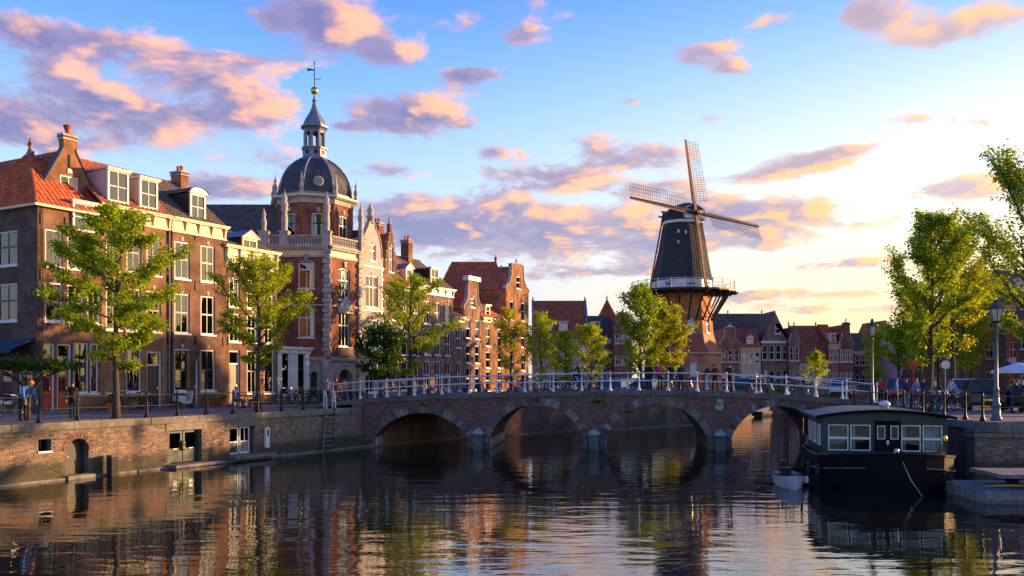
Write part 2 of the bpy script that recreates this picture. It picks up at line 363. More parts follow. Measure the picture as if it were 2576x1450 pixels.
def paving():
    m, nt, b = newmat('street clinker paving'); x, y, z = nt.sep(objc(nt))
    t = nt.n.new('ShaderNodeTexBrick'); nt.put(t.inputs['Vector'], nt.comb(x, y, 0.))
    t.inputs['Color1'].default_value = (.19, .15, .145, 1); t.inputs['Color2'].default_value = (.25, .20, .19, 1); t.inputs['Mortar'].default_value = (.07, .06, .055, 1)
    t.inputs['Scale'].default_value = 1; t.inputs['Mortar Size'].default_value = .008; t.inputs['Brick Width'].default_value = .21; t.inputs['Row Height'].default_value = .07
    n = nt.ss(nt.noise(nt.comb(x, y, z), .5, 6, .65), .3, .75)
    nt.put(b.inputs['Base Color'], nt.mix(1., t.outputs['Color'], nt.mix(n, (.65, .65, .66, 1), (1.35, 1.3, 1.3, 1)), 'MULTIPLY')); b.inputs['Roughness'].default_value = .8
    return m
M['paving'] = paving()
def watermat():
    m, nt, b = newmat('dark canal water')
    b.inputs['Base Color'].default_value = (.010, .011, .007, 1); b.inputs['Roughness'].default_value = .015; b.inputs['IOR'].default_value = 2.7
    b.inputs['Specular IOR Level'].default_value = .8
    p = nt.n.new('ShaderNodeNewGeometry').outputs['Position']; x, y, z = nt.sep(p)
    wob = nt.noise(p, .35, 2)
    v1 = nt.comb(nt.mul(x, .55), nt.add(nt.mul(y, 1.5), nt.mul(wob, 1.2)), 0.)
    h = nt.add(nt.mul(nt.noise(v1, .75, 2, .5), 1.), nt.mul(nt.noise(v1, 2.4, 3, .55), .22))
    gust = nt.ss(nt.noise(nt.comb(nt.mul(x, .5), y, 0.), .09, 2), .35, .65, .45, 1.)
    bn = nt.n.new('ShaderNodeBump'); bn.inputs['Distance'].default_value = .085; nt.put(bn.inputs['Strength'], nt.mul(gust, .36))
    nt.put(bn.inputs['Height'], h); nt.l.new(bn.outputs[0], b.inputs['Normal'])
    return m
M['water'] = watermat()
# ---------------------------------------------------------------- the setting: ground, water, quays, bridge
A = Vector((-18.6, 32.2, 0)); B = Vector((-8.54, 50.4, 0)); UL = (B - A).normalized(); NL = Vector((-UL.y, UL.x, 0))
ANG = math.atan2(UL.y, UL.x); ST = 2.2
def tl(O, x):                                      # distance along the line O + t*UL where it shows at photo column x
    k = (x - 1288) / FPX; return -(O.x - O.y * k) / (UL.x - UL.y * k)
O_ROW = A + NL * 9.6
canal = [(-60, -43), (A.x, A.y), (B.x, B.y), (-2.7, 58.7), (5.6, 65), (16, 74), (30, 99), (46, 103), (56, 106), (60, 98), (40, 84), (25.5, 66), (18.2, 54), (17.8, 47.6), (18.1, 34.7), (44, 34.7), (44, -43)]
outer = [(-900, -60), (900, -60), (900, 1500), (-900, 1500)]
g = MB(); vv = [Vector((x, y, ST)) for x, y in outer] + [Vector((x, y, ST)) for x, y in canal]
for t in tessellate_polygon([[Vector((x, y, 0)) for x, y in outer], [Vector((x, y, 0)) for x, y in canal]]): g.face([vv[k] for k in t])
gr = g.build('ground', M['paving']); tag(gr, kind='structure')
w = MB(); w.face([(-300, -60, 0), (300, -60, 0), (300, 300, 0), (-300, 300, 0)])
tag(w.build('water', M['water']), kind='structure')
b_ = MB(); b_.face([(-300, -60, -1.6), (300, -60, -1.6), (300, 300, -1.6), (-300, 300, -1.6)])
tag(b_.build('canal_bed', M['mortar']), kind='structure')

def ring(cx, cz, rx, rz, a0, a1, n):
    return [(cx + rx * math.cos(a0 + (a1 - a0) * i / n), cz + rz * math.sin(a0 + (a1 - a0) * i / n)) for i in range(n + 1)]
def rect(x0, x1, z0, z1, arch=0.):
    if arch <= 0: return [(x0, z0), (x1, z0), (x1, z1), (x0, z1)]
    cx, hw = (x0 + x1) / 2, (x1 - x0) / 2
    if arch >= hw: top = ring(cx, z1 - hw, hw, hw, 0, math.pi, 12)
    else: top = ring(cx, z1 - arch, hw, arch, 0, math.pi, 8)
    return [(x0, z0), (x1, z0)] + top
def facade_mesh(outline, holes, thick=.3, reveal=.15, m=0, mb=None, m_rev=0):
    mb = mb or MB(); polys = [outline] + holes
    flat = [p for q in polys for p in q]
    for t in tessellate_polygon([[Vector((x, z, 0)) for x, z in q] for q in polys]):
        mb.face([(flat[k][0], 0, flat[k][1]) for k in t], m)
    n = len(outline)
    for k in range(n):
        a, b = outline[k], outline[(k + 1) % n]
        mb.face([(a[0], 0, a[1]), (b[0], 0, b[1]), (b[0], thick, b[1]), (a[0], thick, a[1])], m)
    for h in holes:
        n = len(h)
        for k in range(n):
            a, b = h[k], h[(k + 1) % n]
            mb.face([(a[0], 0, a[1]), (b[0], 0, b[1]), (b[0], reveal, b[1]), (a[0], reveal, a[1])], m_rev)
    return mb
def pip(x, z, poly):
    c = False; n = len(poly)
    for i in range(n):
        (x0, z0), (x1, z1) = poly[i], poly[i - 1]
        if (z0 > z) != (z1 > z) and x < (x1 - x0) * (z - z0) / (z1 - z0) + x0: c = not c
    return c
def brickwork(parent, x0, x1, z0, z1, skip, mat, n_ind, key, bw=.235, rh=.077, proud=.022, rag=.9):
    """real bricks on the face y=0: the n_ind with the lowest key as objects, the rest as one mesh"""
    cells = []; r = random.Random(3); row = 0; z = z0
    while z + rh <= z1 + 1e-6:
        x = x0 - (bw / 2 if row % 2 else 0)
        while x < x1:
            a, b = max(x, x0) + .006, min(x + bw, x1) - .006
            if b - a > .05 and not skip((a + b) / 2, z + rh / 2, (b - a) / 2): cells.append((a, b, z + .006, z + rh - .006))
            x += bw
        z += rh; row += 1
    full = [c for c in cells if abs((c[1] - c[0]) - (bw - .012)) < 1e-4 and key(c[0], c[2]) is not None]
    full.sort(key=lambda c: key(c[0], c[2])); ind = set(full[:n_ind])
    bm1 = MB().box(0, bw - .012, -proud, .02, 0, rh - .012).mesh('brick', mat)
    rest = MB()
    for c in cells:
        j = r.uniform(-.008, .008) - (.03 if r.random() < .015 else 0) * -1
        if c in ind: link('brick', bm1, parent, (c[0] + r.uniform(-.003, .003), j, c[2] + r.uniform(-.003, .003)))
        elif r.random() < .995: rest.box(c[0], c[1], -proud + j, .02, c[2] + r.uniform(-.003, .003), c[3])
    if rest.f: tag(rest.build('brickwork', mat, parent, fix=False), kind='stuff')

# ---- left quay wall
qw = thing('quay_wall', 'weathered brick quay wall with cellar doors along the left bank', 'wall', A, ANG)
TQ = lambda x: tl(A, x)
LQ = (B - A).length
h_small = rect(1.48, 1.98, 1.17, 1.62); h_arch = rect(2.68, 3.58, .14, 1.56, .45)
h_green = rect(7.5, 9.28, .16, 1.62); h_win = rect(10.96, 12.55, .28, 1.62)
holes = [h_small, h_arch, h_green, h_win]
wb = facade_mesh([(-22, -.9), (LQ, -.9), (LQ, 1.95), (-22, 1.95)], holes, .6, .38, 0)
wb.build('wall_core', M['mortar'], qw)
arch_out = rect(2.46, 3.80, .1, 1.80, .67)
def skq(x, z, hw):
    for h in holes:
        if pip(x - hw * .9, z, h) or pip(x + hw * .9, z, h) or pip(x, z, h): return True
    return pip(x, z, arch_out) and z > 1.1
brickwork(qw, -2.0, LQ - .05, .10, 1.94, skq, M['quay_brick'], 300, lambda x, z: (x + abs(z - 1.0)) if x > .1 else None)
for k in range(11):                               # brick arch over the cellar door
    a0 = math.pi * k / 11 + .02; a1 = math.pi * (k + 1) / 11 - .02
    p = [(3.13 + rr * math.cos(a), 1.11 + rr * math.sin(a)) for rr, a in ((.46, a0), (.66, a0), (.66, a1), (.46, a1))]
    MB().prism(p, -.03, .05).build('arch_brick', M['bridge_brick'], qw)
x = -3.0; k = 0
while x < LQ - .3:                                # coping stones, each its own block
    L = min(1.05 + .5 * rnd.random(), LQ - x)
    MB().box(x + .008, x + L - .008, -.09 + rnd.uniform(-.015, .015), .55, 1.955, 2.25 + rnd.uniform(-.012, .012)).build('coping_stone', M['coping'], qw)
    x += L
x = -3.0
while x < LQ - .3:                                # footing ledge at the waterline
    L = min(1.6 + .8 * rnd.random(), LQ - x)
    MB().box(x + .006, x + L - .006, -.16 + rnd.uniform(-.03, .02), .02, -.5, .085 + rnd.uniform(-.015, .02)).build('footing_stone', M['coping'], qw)
    x += L
def qbox(name, mat, *b): return MB().box(*b).build(name, mat, qw)
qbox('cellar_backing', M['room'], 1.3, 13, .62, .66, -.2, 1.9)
# arched cellar door
MB().prism(rect(2.69, 3.57, .15, 1.55, .44), .30, .35).build('cellar_door', M['door_dark'], qw)
qbox('door_step', M['coping'], 2.55, 3.72, -.24, .2, -.2, .14)
MB().lathe([(.03, 0), (.03, .03)], 8).xf(Matrix.Translation((2.85, .28, .85)) @ Matrix.Rotation(R(90), 4, 'X')).build('door_knob', M['gold'], qw)
# little window
cw = MB().box(1.49, 1.53, .25, .31, 1.2, 1.6).box(1.93, 1.97, .25, .31, 1.2, 1.6).box(1.49, 1.97, .25, .31, 1.57, 1.61).box(1.71, 1.75, .25, .31, 1.2, 1.6).build('window', M['sash'], qw)
MB().box(1.53, 1.71, .27, .28, 1.2, 1.57).build('pane', M['glass'], cw); MB().box(1.75, 1.93, .27, .28, 1.2, 1.57).build('pane', M['glass'], cw)
MB().box(1.44, 2.02, -.06, .2, 1.10, 1.17).build('sill', M['white'], cw)
# green double door with glazed tops, and lintel stones
for i in (0, 1):
    x0 = 7.55 + i * .87
    d = MB().box(x0, x0 + .82, .22, .28, .2, .82).box(x0, x0 + .1, .22, .28, .82, 1.58).box(x0 + .72, x0 + .82, .22, .28, .82, 1.58).box(x0 + .1, x0 + .72, .22, .28, 1.5, 1.58).build('cellar_door', M['door_green'], qw)
    MB().box(x0 + .1, x0 + .72, .245, .255, .82, 1.5).build('pane', M['glass'], d)
    MB().box(x0 + .12, x0 + .34, .29, .30, .8, 1.52).box(x0 + .46, x0 + .7, .29, .30, .8, 1.52).build('curtain', M['copper'], d)
    MB().box(x0 + .3, x0 + .5, .17, .22, .78, .81).build('handle', M['chrome'], d)
qbox('lintel', M['coping'], 7.3, 9.5, -.05, .1, 1.63, 1.945); qbox('lintel', M['coping'], 10.7, 12.8, -.05, .1, 1.63, 1.945)
qbox('door_landing', M['coping'], 7.35, 10.1, -.62, .1, .02, .15)
qbox('door_landing', M['coping'], 10.85, 13.5, -.55, .1, .12, .27)
MB().lathe([(.05, 0), (.09, .06), (.06, .2), (.09, .3), (.05, .42), (0, .44)], 8, 8.4, .16, 0).xf(Matrix.Translation((0, 0, .72))).build('door_ornament', M['gold'], qw)
# glazed cellar doors with white frames
for i in (0, 1):
    x0 = 11.0 + i * .72
    f = MB().box(x0, x0 + .06, .16, .22, .3, 1.58).box(x0 + .58, x0 + .64, .16, .22, .3, 1.58).box(x0, x0 + .64, .16, .22, 1.52, 1.6).box(x0, x0 + .64, .16, .22, .3, .38).box(x0, x0 + .64, .16, .22, .86, .92)
    if i: f.box(x0 + .3, x0 + .34, .16, .22, .92, 1.52)
    f = f.build('glazed_door', M['white'], qw)
    MB().box(x0 + .06, x0 + .58, .19, .2, .92, 1.52).build('pane', M['glass'], f)
    MB().box(x0 + .06, x0 + .58, .19, .2, .38, .86).build('panel', M['door_green'] if i == 0 else M['curtain_dim'], f)
# mooring post standing before the wall, and the white ring box on the wall
mp = thing('mooring_post', 'short dark timber mooring post with mossy head by the arched cellar door', 'post', A + UL * 4.35 - NL * .42, ANG)
MB().box(-.15, .15, -.16, .16, -1.2, .78).build('post', M['wood_dark'], mp)
MB().box(-.17, .17, -.18, .18, .78, .84).build('post_cap', M['coping'], mp)
lb = thing('lifebuoy_box', 'tall white rounded box hung on the quay wall beside glazed cellar doors', 'box', A + UL * 13.28 - NL * .03, ANG)
MB().prism(rect(-.13, .13, .5, 1.5, .13), -.12, 0).build('box', M['white'], lb)
MB().prism(rect(-.05, .05, 1.1, 1.42, .05), -.135, -.12).build('window_slot', M['iron'], lb)
# ---- ladder with white hoop rails
lad = thing('quay_ladder', 'dark iron ladder with white rails leading down the quay wall to the water', 'ladder', A + UL * 18.0 - NL * .02, ANG)
for s in (-1, 1):
    MB().tube([(-.55 + s * .33, -.26, -.3), (.0 + s * .33, -.12, 2.3)], .035, 6).build('stringer', M['wood_dark'] if s > 0 else M['wood'], lad)
    MB().tube([(.0 + s * .36, -.12, 2.25), (.08 + s * .36, -.05, 2.95), (.3 + s * .36, .25, 3.25), (.9 + s * .36, .8, 3.25), (.95 + s * .36, .9, 2.25)], .035, 6).build('hand_rail', M['rail_white'], lad)
    MB().tube([(.05 + s * .36, -.05, 2.75), (.9 + s * .36, .85, 2.75)], .025, 6).build('hand_rail', M['rail_white'], lad)
for i in range(10):
    f = i / 9.6; MB().box(-.33, .33, -.06, .06, -.02, .02).build('rung', M['wood'], lad, loc=(-.55 + .55 * f, -.26 + .14 * f, -.2 + 2.4 * f))
MB().box(-.95, .45, .012, .05, -.4, 1.945).build('ladder_backing', M['wood_dark'], lad)

# ---- quay railing on the left bank: each post and rail its own part
post_b = MB().lathe([(.12, 0), (.12, .05), (.07, .16), (.052, .3), (.045, .95), (.05, .97), (.05, 1.03), (.03, 1.06), (.045, 1.10), (.0, 1.14)], 8).mesh('post', M['iron'], True)
rl = thing('quay_railing', 'black iron railing with two thin rails along the left quay edge', 'railing', A + NL * .22 + Vector((0, 0, 2.25)), ANG)
xs = [-1.6 + 1.62 * i for i in range(12)]
for x in xs: link('post', post_b, rl, (x, 0, 0), (R(rnd.uniform(-1, 1)), R(rnd.uniform(-1, 1)), 0))
for z in (.98, .52):
    for a, b in zip(xs, xs[1:]): MB().tube([(a, 0, z), ((a + b) / 2, 0, z - .012), (b, 0, z)], .017, 6).build('rail', M['iron'], rl)

# ---- canal wall beyond the bridge
fw = thing('canal_wall', 'mossy brick canal wall curving away behind the arched bridge', 'wall')
pl = [(B.x, B.y), (-2.7, 58.7), (5.6, 65), (16, 74), (30, 99), (46, 103), (56, 106), (60, 98), (40, 84), (25.5, 66), (18.2, 54), (17.8, 47.2)]
for (x0, y0), (x1, y1) in zip(pl, pl[1:]):
    L = math.hypot(x1 - x0, y1 - y0); a = math.atan2(y1 - y0, x1 - x0); Mx = Matrix.Translation((x0, y0, 0)) @ Matrix.Rotation(a, 4, 'Z')
    o = MB().box(0, L, 0, .5, -.8, 1.95).build('wall_face', M['brick_brown'], fw); o.matrix_basis = Mx
    n = max(1, int(L / 1.8))
    for i in range(n):
        o = MB().box(L * i / n + .01, L * (i + 1) / n - .01, -.08, .6, 1.955, 2.24).build('coping_stone', M['coping'], fw); o.matrix_basis = Mx
    o = MB().box(0, L, -.15, .02, -.4, .09).build('footing', M['coping'], fw); o.matrix_basis = Mx
for i, (px, d) in enumerate(((1083, 55.5), (1118, 57.3), (1133, 57.6), (1145, 57.9))):
    p = onfloor(px, d, -1); o = thing('mooring_pile', 'dark timber mooring pile standing in the water under the bridge arch', 'pile', p, 0, 'mooring piles beneath the bridge')
    MB().lathe([(.14, 0), (.13, 2.1 - .25 * i), (.1, 2.16 - .25 * i)], 8).build('pile', M['wood_dark'], o); MB().lathe([(.15, 1.7 - .25 * i), (.15, 1.78 - .25 * i)], 8).build('band', M['iron'], o)

# ---- right quay wall
rq = thing('quay_wall', 'dark brick quay wall with stone coping behind the moored houseboat', 'wall')
p0, p1, p2 = Vector((17.75, 47.6, 0)), Vector((18.1, 34.7, 0)), Vector((24.5, 34.7, 0))
M1 = Matrix.Translation(p1) @ Matrix.Rotation(0, 4, 'Z')
o = MB().box(0, 26, .02, .6, -.8, 1.8).build('wall_core', M['mortar'], rq); o.matrix_basis = M1
sub = MB()
z = .05; row = 0
while z < 1.62:
    x = -(.12 if row % 2 else 0)
    while x < 5.5:
        a, b = max(0, x) + .006, x + .229
        sub.box(a, b, -.022 + rnd.uniform(-.01, .01), .02, z + .006, z + .071); x += .235
    z += .077; row += 1
o = tag(sub.build('brickwork', M['quay_brick'], rq, fix=False), kind='stuff'); o.matrix_basis = M1
for i in range(14):
    o = MB().box(i * 1.5 + .01 - .1, i * 1.5 + 1.49 - .1, -.14, .6, 1.63, 1.80).build('ledge_stone', M['coping'], rq); o.matrix_basis = M1
    o = MB().box(i * 1.5 + .01 - .1, i * 1.5 + 1.49 - .1, -.05, .6, 1.81, 2.24).build('coping_stone', M['coping'], rq); o.matrix_basis = M1
a = math.atan2(p1.y - p0.y, p1.x - p0.x); L = (p1 - p0).length; M0 = Matrix.Translation(p0) @ Matrix.Rotation(a, 4, 'Z')
o = MB().box(0, L - .02, .02, .6, -.8, 1.95).build('wall_core', M['brick_dark'], rq); o.matrix_basis = M0
for i in range(9):
    o = MB().box(L * i / 9 + .01, L * (i + 1) / 9 - .02, -.08, .55, 1.955, 2.24).build('coping_stone', M['coping'], rq); o.matrix_basis = M0
o = MB().prism([(-.1, 1.85), (.95, 1.85), (.75, 2.22), (.0, 2.22)], -.2, .3).build('corner_stone', M['stone_grey'], rq); o.matrix_basis = M1

# right railing
rr = thing('quay_railing', 'dark iron railing with two rails on the quay above the houseboat', 'railing', (0, 0, 2.24))
pts = [Vector((18.15, 47.0, .0)), Vector((18.2, 45.0, 0)), Vector((18.25, 43.2, 0)), Vector((18.3, 41.4, 0)), Vector((18.35, 39.6, 0)), Vector((18.42, 37.8, 0)), Vector((18.5, 36.2, 0)), Vector((18.6, 35.05, 0)), Vector((20.4, 35.0, 0)), Vector((22.2, 35.0, 0)), Vector((24.0, 35.0, 0))]
for p in pts: link('post', post_b, rr, p)
for z in (.98, .55):
    for a_, b_2 in zip(pts, pts[1:]): MB().tube([a_ + Vector((0, 0, z)), b_2 + Vector((0, 0, z))], .02, 6).build('rail', M['lamp_dark'], rr)

# ---- the bridge
EB = Vector((25.84, -2.9, 0)).normalized(); BANG = math.atan2(EB.y, EB.x); BW = 6.6
br = thing('arched_bridge', 'low brick canal bridge with four stone edged arches', 'bridge', B, BANG)
ZP = [(-5, 2.26), (0, 2.74), (4, 2.98), (8, 3.10), (13, 3.21), (16.5, 3.24), (20, 3.17), (23, 3.04), (26, 2.84), (28, 2.62), (31, 2.26)]
def zt(s):
    for (a, za), (b, zb) in zip(ZP, ZP[1:]):
        if a <= s <= b:
            f = (s - a) / (b - a); return za + (zb - za) * f
    return ZP[0][1] if s < 0 else ZP[-1][1]
ARCH = [(.78, 6.12, .62, 1.96), (7.35, 12.55, .62, 2.46), (13.78, 19.3, .62, 2.54), (20.55, 25.5, .62, 2.42)]   # s0 s1 spring crown
AC = []
for s0, s1, zs, zc in ARCH:
    hs, ri = (s1 - s0) / 2, zc - zs; r = (hs * hs + ri * ri) / (2 * ri); AC.append(((s0 + s1) / 2, zc - r, r, hs, zs))
out = [(-.15, -.9)]
arcs = []
for c, zc, r, hs, zs in AC:
    a = math.asin((zs - zc) / r); arc = ring(c, zc, r, r, math.pi - a, a, 22); arcs.append(arc)
    out += [(c - hs, -.9)] + arc + [(c + hs, -.9)]
S_END = 27.2
out += [(S_END, -.9)] + [(s, zt(s) - .25) for s in [S_END - .9 * i for i in range(int((S_END + .15) / .9) + 1)]] + [(-.15, zt(-.15) - .25)]
for nm, yy, sg in (('bridge_wall', 0, 1), ('bridge_wall', BW, -1)):
    mb = MB()
    for t in tessellate_polygon([[Vector((x, z, 0)) for x, z in out]]): mb.face([(out[k][0], yy, out[k][1]) for k in t])
    o = mb.build(nm, M['mortar'] if yy == 0 else M['brick_purple'], br)
for arc, (c, zc, r, hs, zs) in zip(arcs, AC):
    mb = MB(); path = [(c - hs, -.9)] + arc + [(c + hs, -.9)]
    for a, b in zip(path, path[1:]): mb.face([(a[0], 0, a[1]), (b[0], 0, b[1]), (b[0], BW, b[1]), (a[0], BW, a[1])])
    mb.build('vault', M['stone'] if 0 else M['brick_brown'], br)
    MB().box(c - hs + .002, c - hs + .05, .1, BW - .1, -.3, .55).build('impost', M['stone'], br)
    MB().box(c - hs - .02, c - hs + .14, -.02, BW, -.5, .07).build('footing', M['coping'], br)
def skb(s, z, hw):
    if z > zt(s) - .29: return True
    for c, zc, r, hs, zs in AC:
        if (s - c) ** 2 + (z - zc) ** 2 < (r + .40) ** 2 and z > zs - .2: return True
        if abs(s - c) < hs + .12 and z <= zs: return True
    return False
brickwork(br, -.1, S_END, .12, 3.1, skb, M['bridge_brick'], 300, lambda x, z: abs(x - 13.2) + abs(z - 2.2), proud=.02)
for c, zc, r, hs, zs in AC:
    a0 = math.asin((zs - zc) / r); a1 = math.pi - a0; n = int((a1 - a0) * r / .235)
    for k in range(n):
        b0 = a0 + (a1 - a0) * k / n + .003; b1 = a0 + (a1 - a0) * (k + 1) / n - .003
        key = (k == n // 2); ro = r + (.50 if key else .37 + rnd.uniform(-.012, .012)); yo = -.07 if key else -.04 + rnd.uniform(-.008, .006)
        p = [(c + q_ * math.cos(w_), zc + q_ * math.sin(w_)) for q_, w_ in ((r - .005, b0), (ro, b0), (ro, b1), (r - .005, b1))]
        MB().prism(p, yo, .12).build('keystone' if key else 'voussoir', M['stone_grey'] if key else M['voussoir'], br)
s = -5.0
while s < 30.9:                                    # coping blocks of the parapet edge
    L = min(1.25, 31 - s)
    for y0, y1 in ((-.12, .34), (BW - .34, BW + .12)):
        MB().hexa([(s + .008, y0, zt(s) - .26), (s + L - .008, y0, zt(s + L) - .26), (s + L - .008, y1, zt(s + L) - .26), (s + .008, y1, zt(s) - .26),
                   (s + .008, y0, zt(s)), (s + L - .008, y0, zt(s + L)), (s + L - .008, y1, zt(s + L)), (s + .008, y1, zt(s))]).build('coping_stone', M['stone_grey'], br)
    s += L
mb = MB(); ss_ = [-5 + .75 * i for i in range(49)]
for a, b in zip(ss_, ss_[1:]): mb.face([(a, .3, zt(a) - .06), (b, .3, zt(b) - .06), (b, BW - .3, zt(b) - .06), (a, BW - .3, zt(a) - .06)])
mb.build('deck', M['paving'], br)
for sp in (6.74, 13.16, 19.93):                   # piers with cutwater pillars and domed copper caps
    MB().prism([(sp - .62, -.9), (sp + .62, -.9), (sp + .60, .50), (sp + .52, .62), (sp - .52, .62), (sp - .60, .50)], -.26, .1).build('pier_base', M['stone_grey'], br)
    MB().box(sp - .27, sp + .27, -.62, -.2, -.9, .80).build('cutwater', M['stone_grey'], br)
    MB().lathe([(.36, .80), (.36, .86), (.33, .92), (.24, 1.03), (.1, 1.10), (.04, 1.16), (0, 1.17)], 12, sp, -.40).build('cap', M['copper'], br, True)
    for dz, dx in ((.1, -.5), (.33, -.45), (.12, .45), (.35, .48)):
        MB().box(sp + dx - .16, sp + dx + .16, -.36, -.22, dz, dz + .2).build('pier_stone', M['stone_grey'], br)
MB().lathe([(.03, 0), (.17, .03), (.2, .1), (.12, .2), (0, .24)], 10).xf(Matrix.Translation((19.93, .02, 2.62)) @ Matrix.Rotation(R(90), 4, 'X')).build('carved_head', M['copper'], br, True)
MB().prism([(19.75, 2.2), (20.11, 2.2), (20.16, 2.5), (19.7, 2.5)], -.07, .02).build('shield', M['stone'], br)
MB().box(-.55, .05, -.08, .3, -.6, 2.44).build('abutment', M['brick_brown'], br); MB().box(-.6, .1, -.14, .34, 2.45, 2.60).build('abutment_cap', M['coping'], br)
# bridge railings
post_w = MB().lathe([(.11, 0), (.11, .05), (.06, .14), (.045, .3), (.035, .5), (.05, .52), (.05, .57), (.032, .6), (.032, .94), (.05, .96), (.05, 1.02), (.025, 1.04), (.04, 1.08), (0, 1.12)], 8).mesh('post', M['rail_white'], True)
def bridge_rail(y, label, s0, s1, n):
    t = thing('bridge_railing', label, 'railing', B, BANG)
    q_ = [s0 + (s1 - s0) * i / n for i in range(n + 1)]
    for s in q_: link('post', post_w, t, (s, y, zt(s)))
    for z in (.98, .55):
        for a, b in zip(q_, q_[1:]): MB().tube([(a, y, zt(a) + z), (b, y, zt(b) + z)], .028, 6).build('rail', M['rail_white'], t)
bridge_rail(.12, 'white painted bridge railing on the parapet above the stone arches', -1.7, 28.2, 19)
bridge_rail(BW - .12, 'white painted bridge railing across the roadway behind the people on the bridge', -1.0, 28.0, 18)
# weeds growing from joints
def tuft(name, label, loc, n, h, spread, down=.3):
    mb = MB(); r = random.Random(int(loc[0] * 100) + n)
    for i in range(n):
        a = r.uniform(0, 6.28); l = h * r.uniform(.4, 1); dx_, dy_ = math.cos(a) * spread * r.random(), math.sin(a) * spread * r.random()
        x, y = r.gauss(0, spread * .4), r.gauss(0, spread * .2); wd = l * .16
        mb.face([(x - wd, y, 0), (x + wd, y, 0), (x + dx_ + wd, y + dy_ - .05, l * .6), (x + dx_ * 1.8, y + dy_ * 1.6 - .08, l * (1 - down * r.random() * 2)), (x + dx_ - wd, y + dy_ - .05, l * .6)])
    t = thing(name, label, 'weed', loc, BANG, 'weeds on the bridge wall')
    mb.build('leaves', M['grass'], t, fix=False); MB().tube([(0, .05, 0), (0, 0, h * .5)], .012, 5).build('stem', M['bark'], t)
for s, z, n, h, lab in ((13.3, 2.55, 60, .3, 'bushy green weed growing from the bridge wall between two arches'), (3.6, 2.35, 26, .24, 'small weed sprouting above the arch next to the ladder'), (10.0, 2.66, 30, .22, 'small weed growing over the keystone of the second arch'), (15.0, 2.0, 26, .25, 'thin weed rooted low on the bridge wall right of the bushy one')):
    tuft('weed', lab, B + EB * s + Vector((0, -.1, z)), n, h, .2)
# ---------------------------------------------------------------- building kit
_wc = {}
def cached(key, fn):
    if key not in _wc: _wc[key] = fn()
    return _wc[key]
WR = random.Random(11)
def window(root, cx, z0, w, h, cols=2, rows=(.52,), bars='sash', arch=0., y=.07, curtain=None, sill=True, frame='white', fw=.085):
    """frame with sash bars as one part; every pane, the sill and the curtains are its sub-parts"""
    w, h = round(w, 2), round(h, 2)
    edges = [0.] + list(rows) + [1.]
    def mk():
        mb = MB(); hw = w / 2
        mb.box(-hw, -hw + fw, 0, .09, 0, h).box(hw - fw, hw, 0, .09, 0, h).box(-hw + fw, hw - fw, 0, .09, 0, fw)
        if arch > 0:
            o_ = rect(-hw + .001, hw - .001, h - arch - .05, h, arch); i_ = [(x * (hw - fw) / hw, z - fw if z > h - arch - .04 else z) for x, z in o_]
            top = o_[2:]; it = [(x * (hw - fw) / hw, z - fw * .9) for x, z in top]
            for a in range(len(top) - 1): mb.prism([top[a], top[a + 1], it[a + 1], it[a]], 0, .09)
        else: mb.box(-hw + fw, hw - fw, 0, .09, h - fw, h)
        bm_ = 1 if bars == 'sash' else 0; ih = h - 2 * fw
        for r_ in rows: mb.box(-hw + fw, hw - fw, .015, .08, fw + ih * r_ - .045, fw + ih * r_ + .045, bm_)
        for c in range(1, cols):
            x = -hw + fw + (w - 2 * fw) * c / cols; mb.box(x - .026, x + .026, .02, .075, fw, h - fw - arch * .25, bm_)
        if bars == 'sash':
            mb.box(-hw + fw, -hw + fw + .055, .02, .075, fw, h - fw, 1).box(hw - fw - .055, hw - fw, .02, .075, fw, h - fw, 1)
        return mb.mesh('window', [M[frame], M['sash']])
    wo_ = link('window', cached(('w', w, h, cols, tuple(rows), bars, arch, frame, fw), mk), root, (cx, y, z0))
    ih, iw = h - 2 * fw, w - 2 * fw
    for ra, rb in zip(edges, edges[1:]):
        for c in range(cols):
            pw, ph = iw / cols - .01, ih * (rb - ra) - .02
            if arch > 0 and rb == 1.: ph -= arch * .45
            me = cached(('p', round(pw, 3), round(ph, 3)), lambda: MB().box(-pw / 2, pw / 2, 0, .008, 0, ph).mesh('pane', M['glass']))
            link('pane', me, wo_, (-iw / 2 + iw * (c + .5) / cols, .045, fw + ih * ra + .01), (R(WR.uniform(-.5, .5)), 0, R(WR.uniform(-.6, .6))))
    if sill:
        link('sill', cached(('s', w), lambda: MB().box(-w / 2 - .06, w / 2 + .06, -.14, .06, -.09, 0).mesh('sill', M['white'])), wo_)
    cu = curtain if curtain is not None else WR.choice(['both', 'half', 'half', 'full', None, 'blind', None])
    if cu:
        mt = M['curtain'] if WR.random() < .7 else M['curtain_dim']
        def fold(x0, x1, za, zb):
            m2 = MB(); n = max(3, int((x1 - x0) / .07))
            for i in range(n):
                xa, xb = x0 + (x1 - x0) * i / n, x0 + (x1 - x0) * (i + 1) / n
                ya, yb = .22 + .03 * (i % 2), .22 + .03 * ((i + 1) % 2)
                m2.face([(xa, ya, za), (xb, yb, za), (xb, yb, zb), (xa, ya, zb)])
            return m2
        hw = w / 2 - fw
        if cu in ('both', 'half'):
            fold(-hw, -hw * .45, fw, h - fw).build('curtain', mt, wo_)
            if cu == 'both': fold(hw * .5, hw, fw, h - fw).build('curtain', mt, wo_)
        elif cu == 'full': fold(-hw, hw, fw, h - fw).build('curtain', mt, wo_)
        elif cu == 'blind': fold(-hw, hw, h * .55, h - fw).build('curtain', mt, wo_)
    return wo_
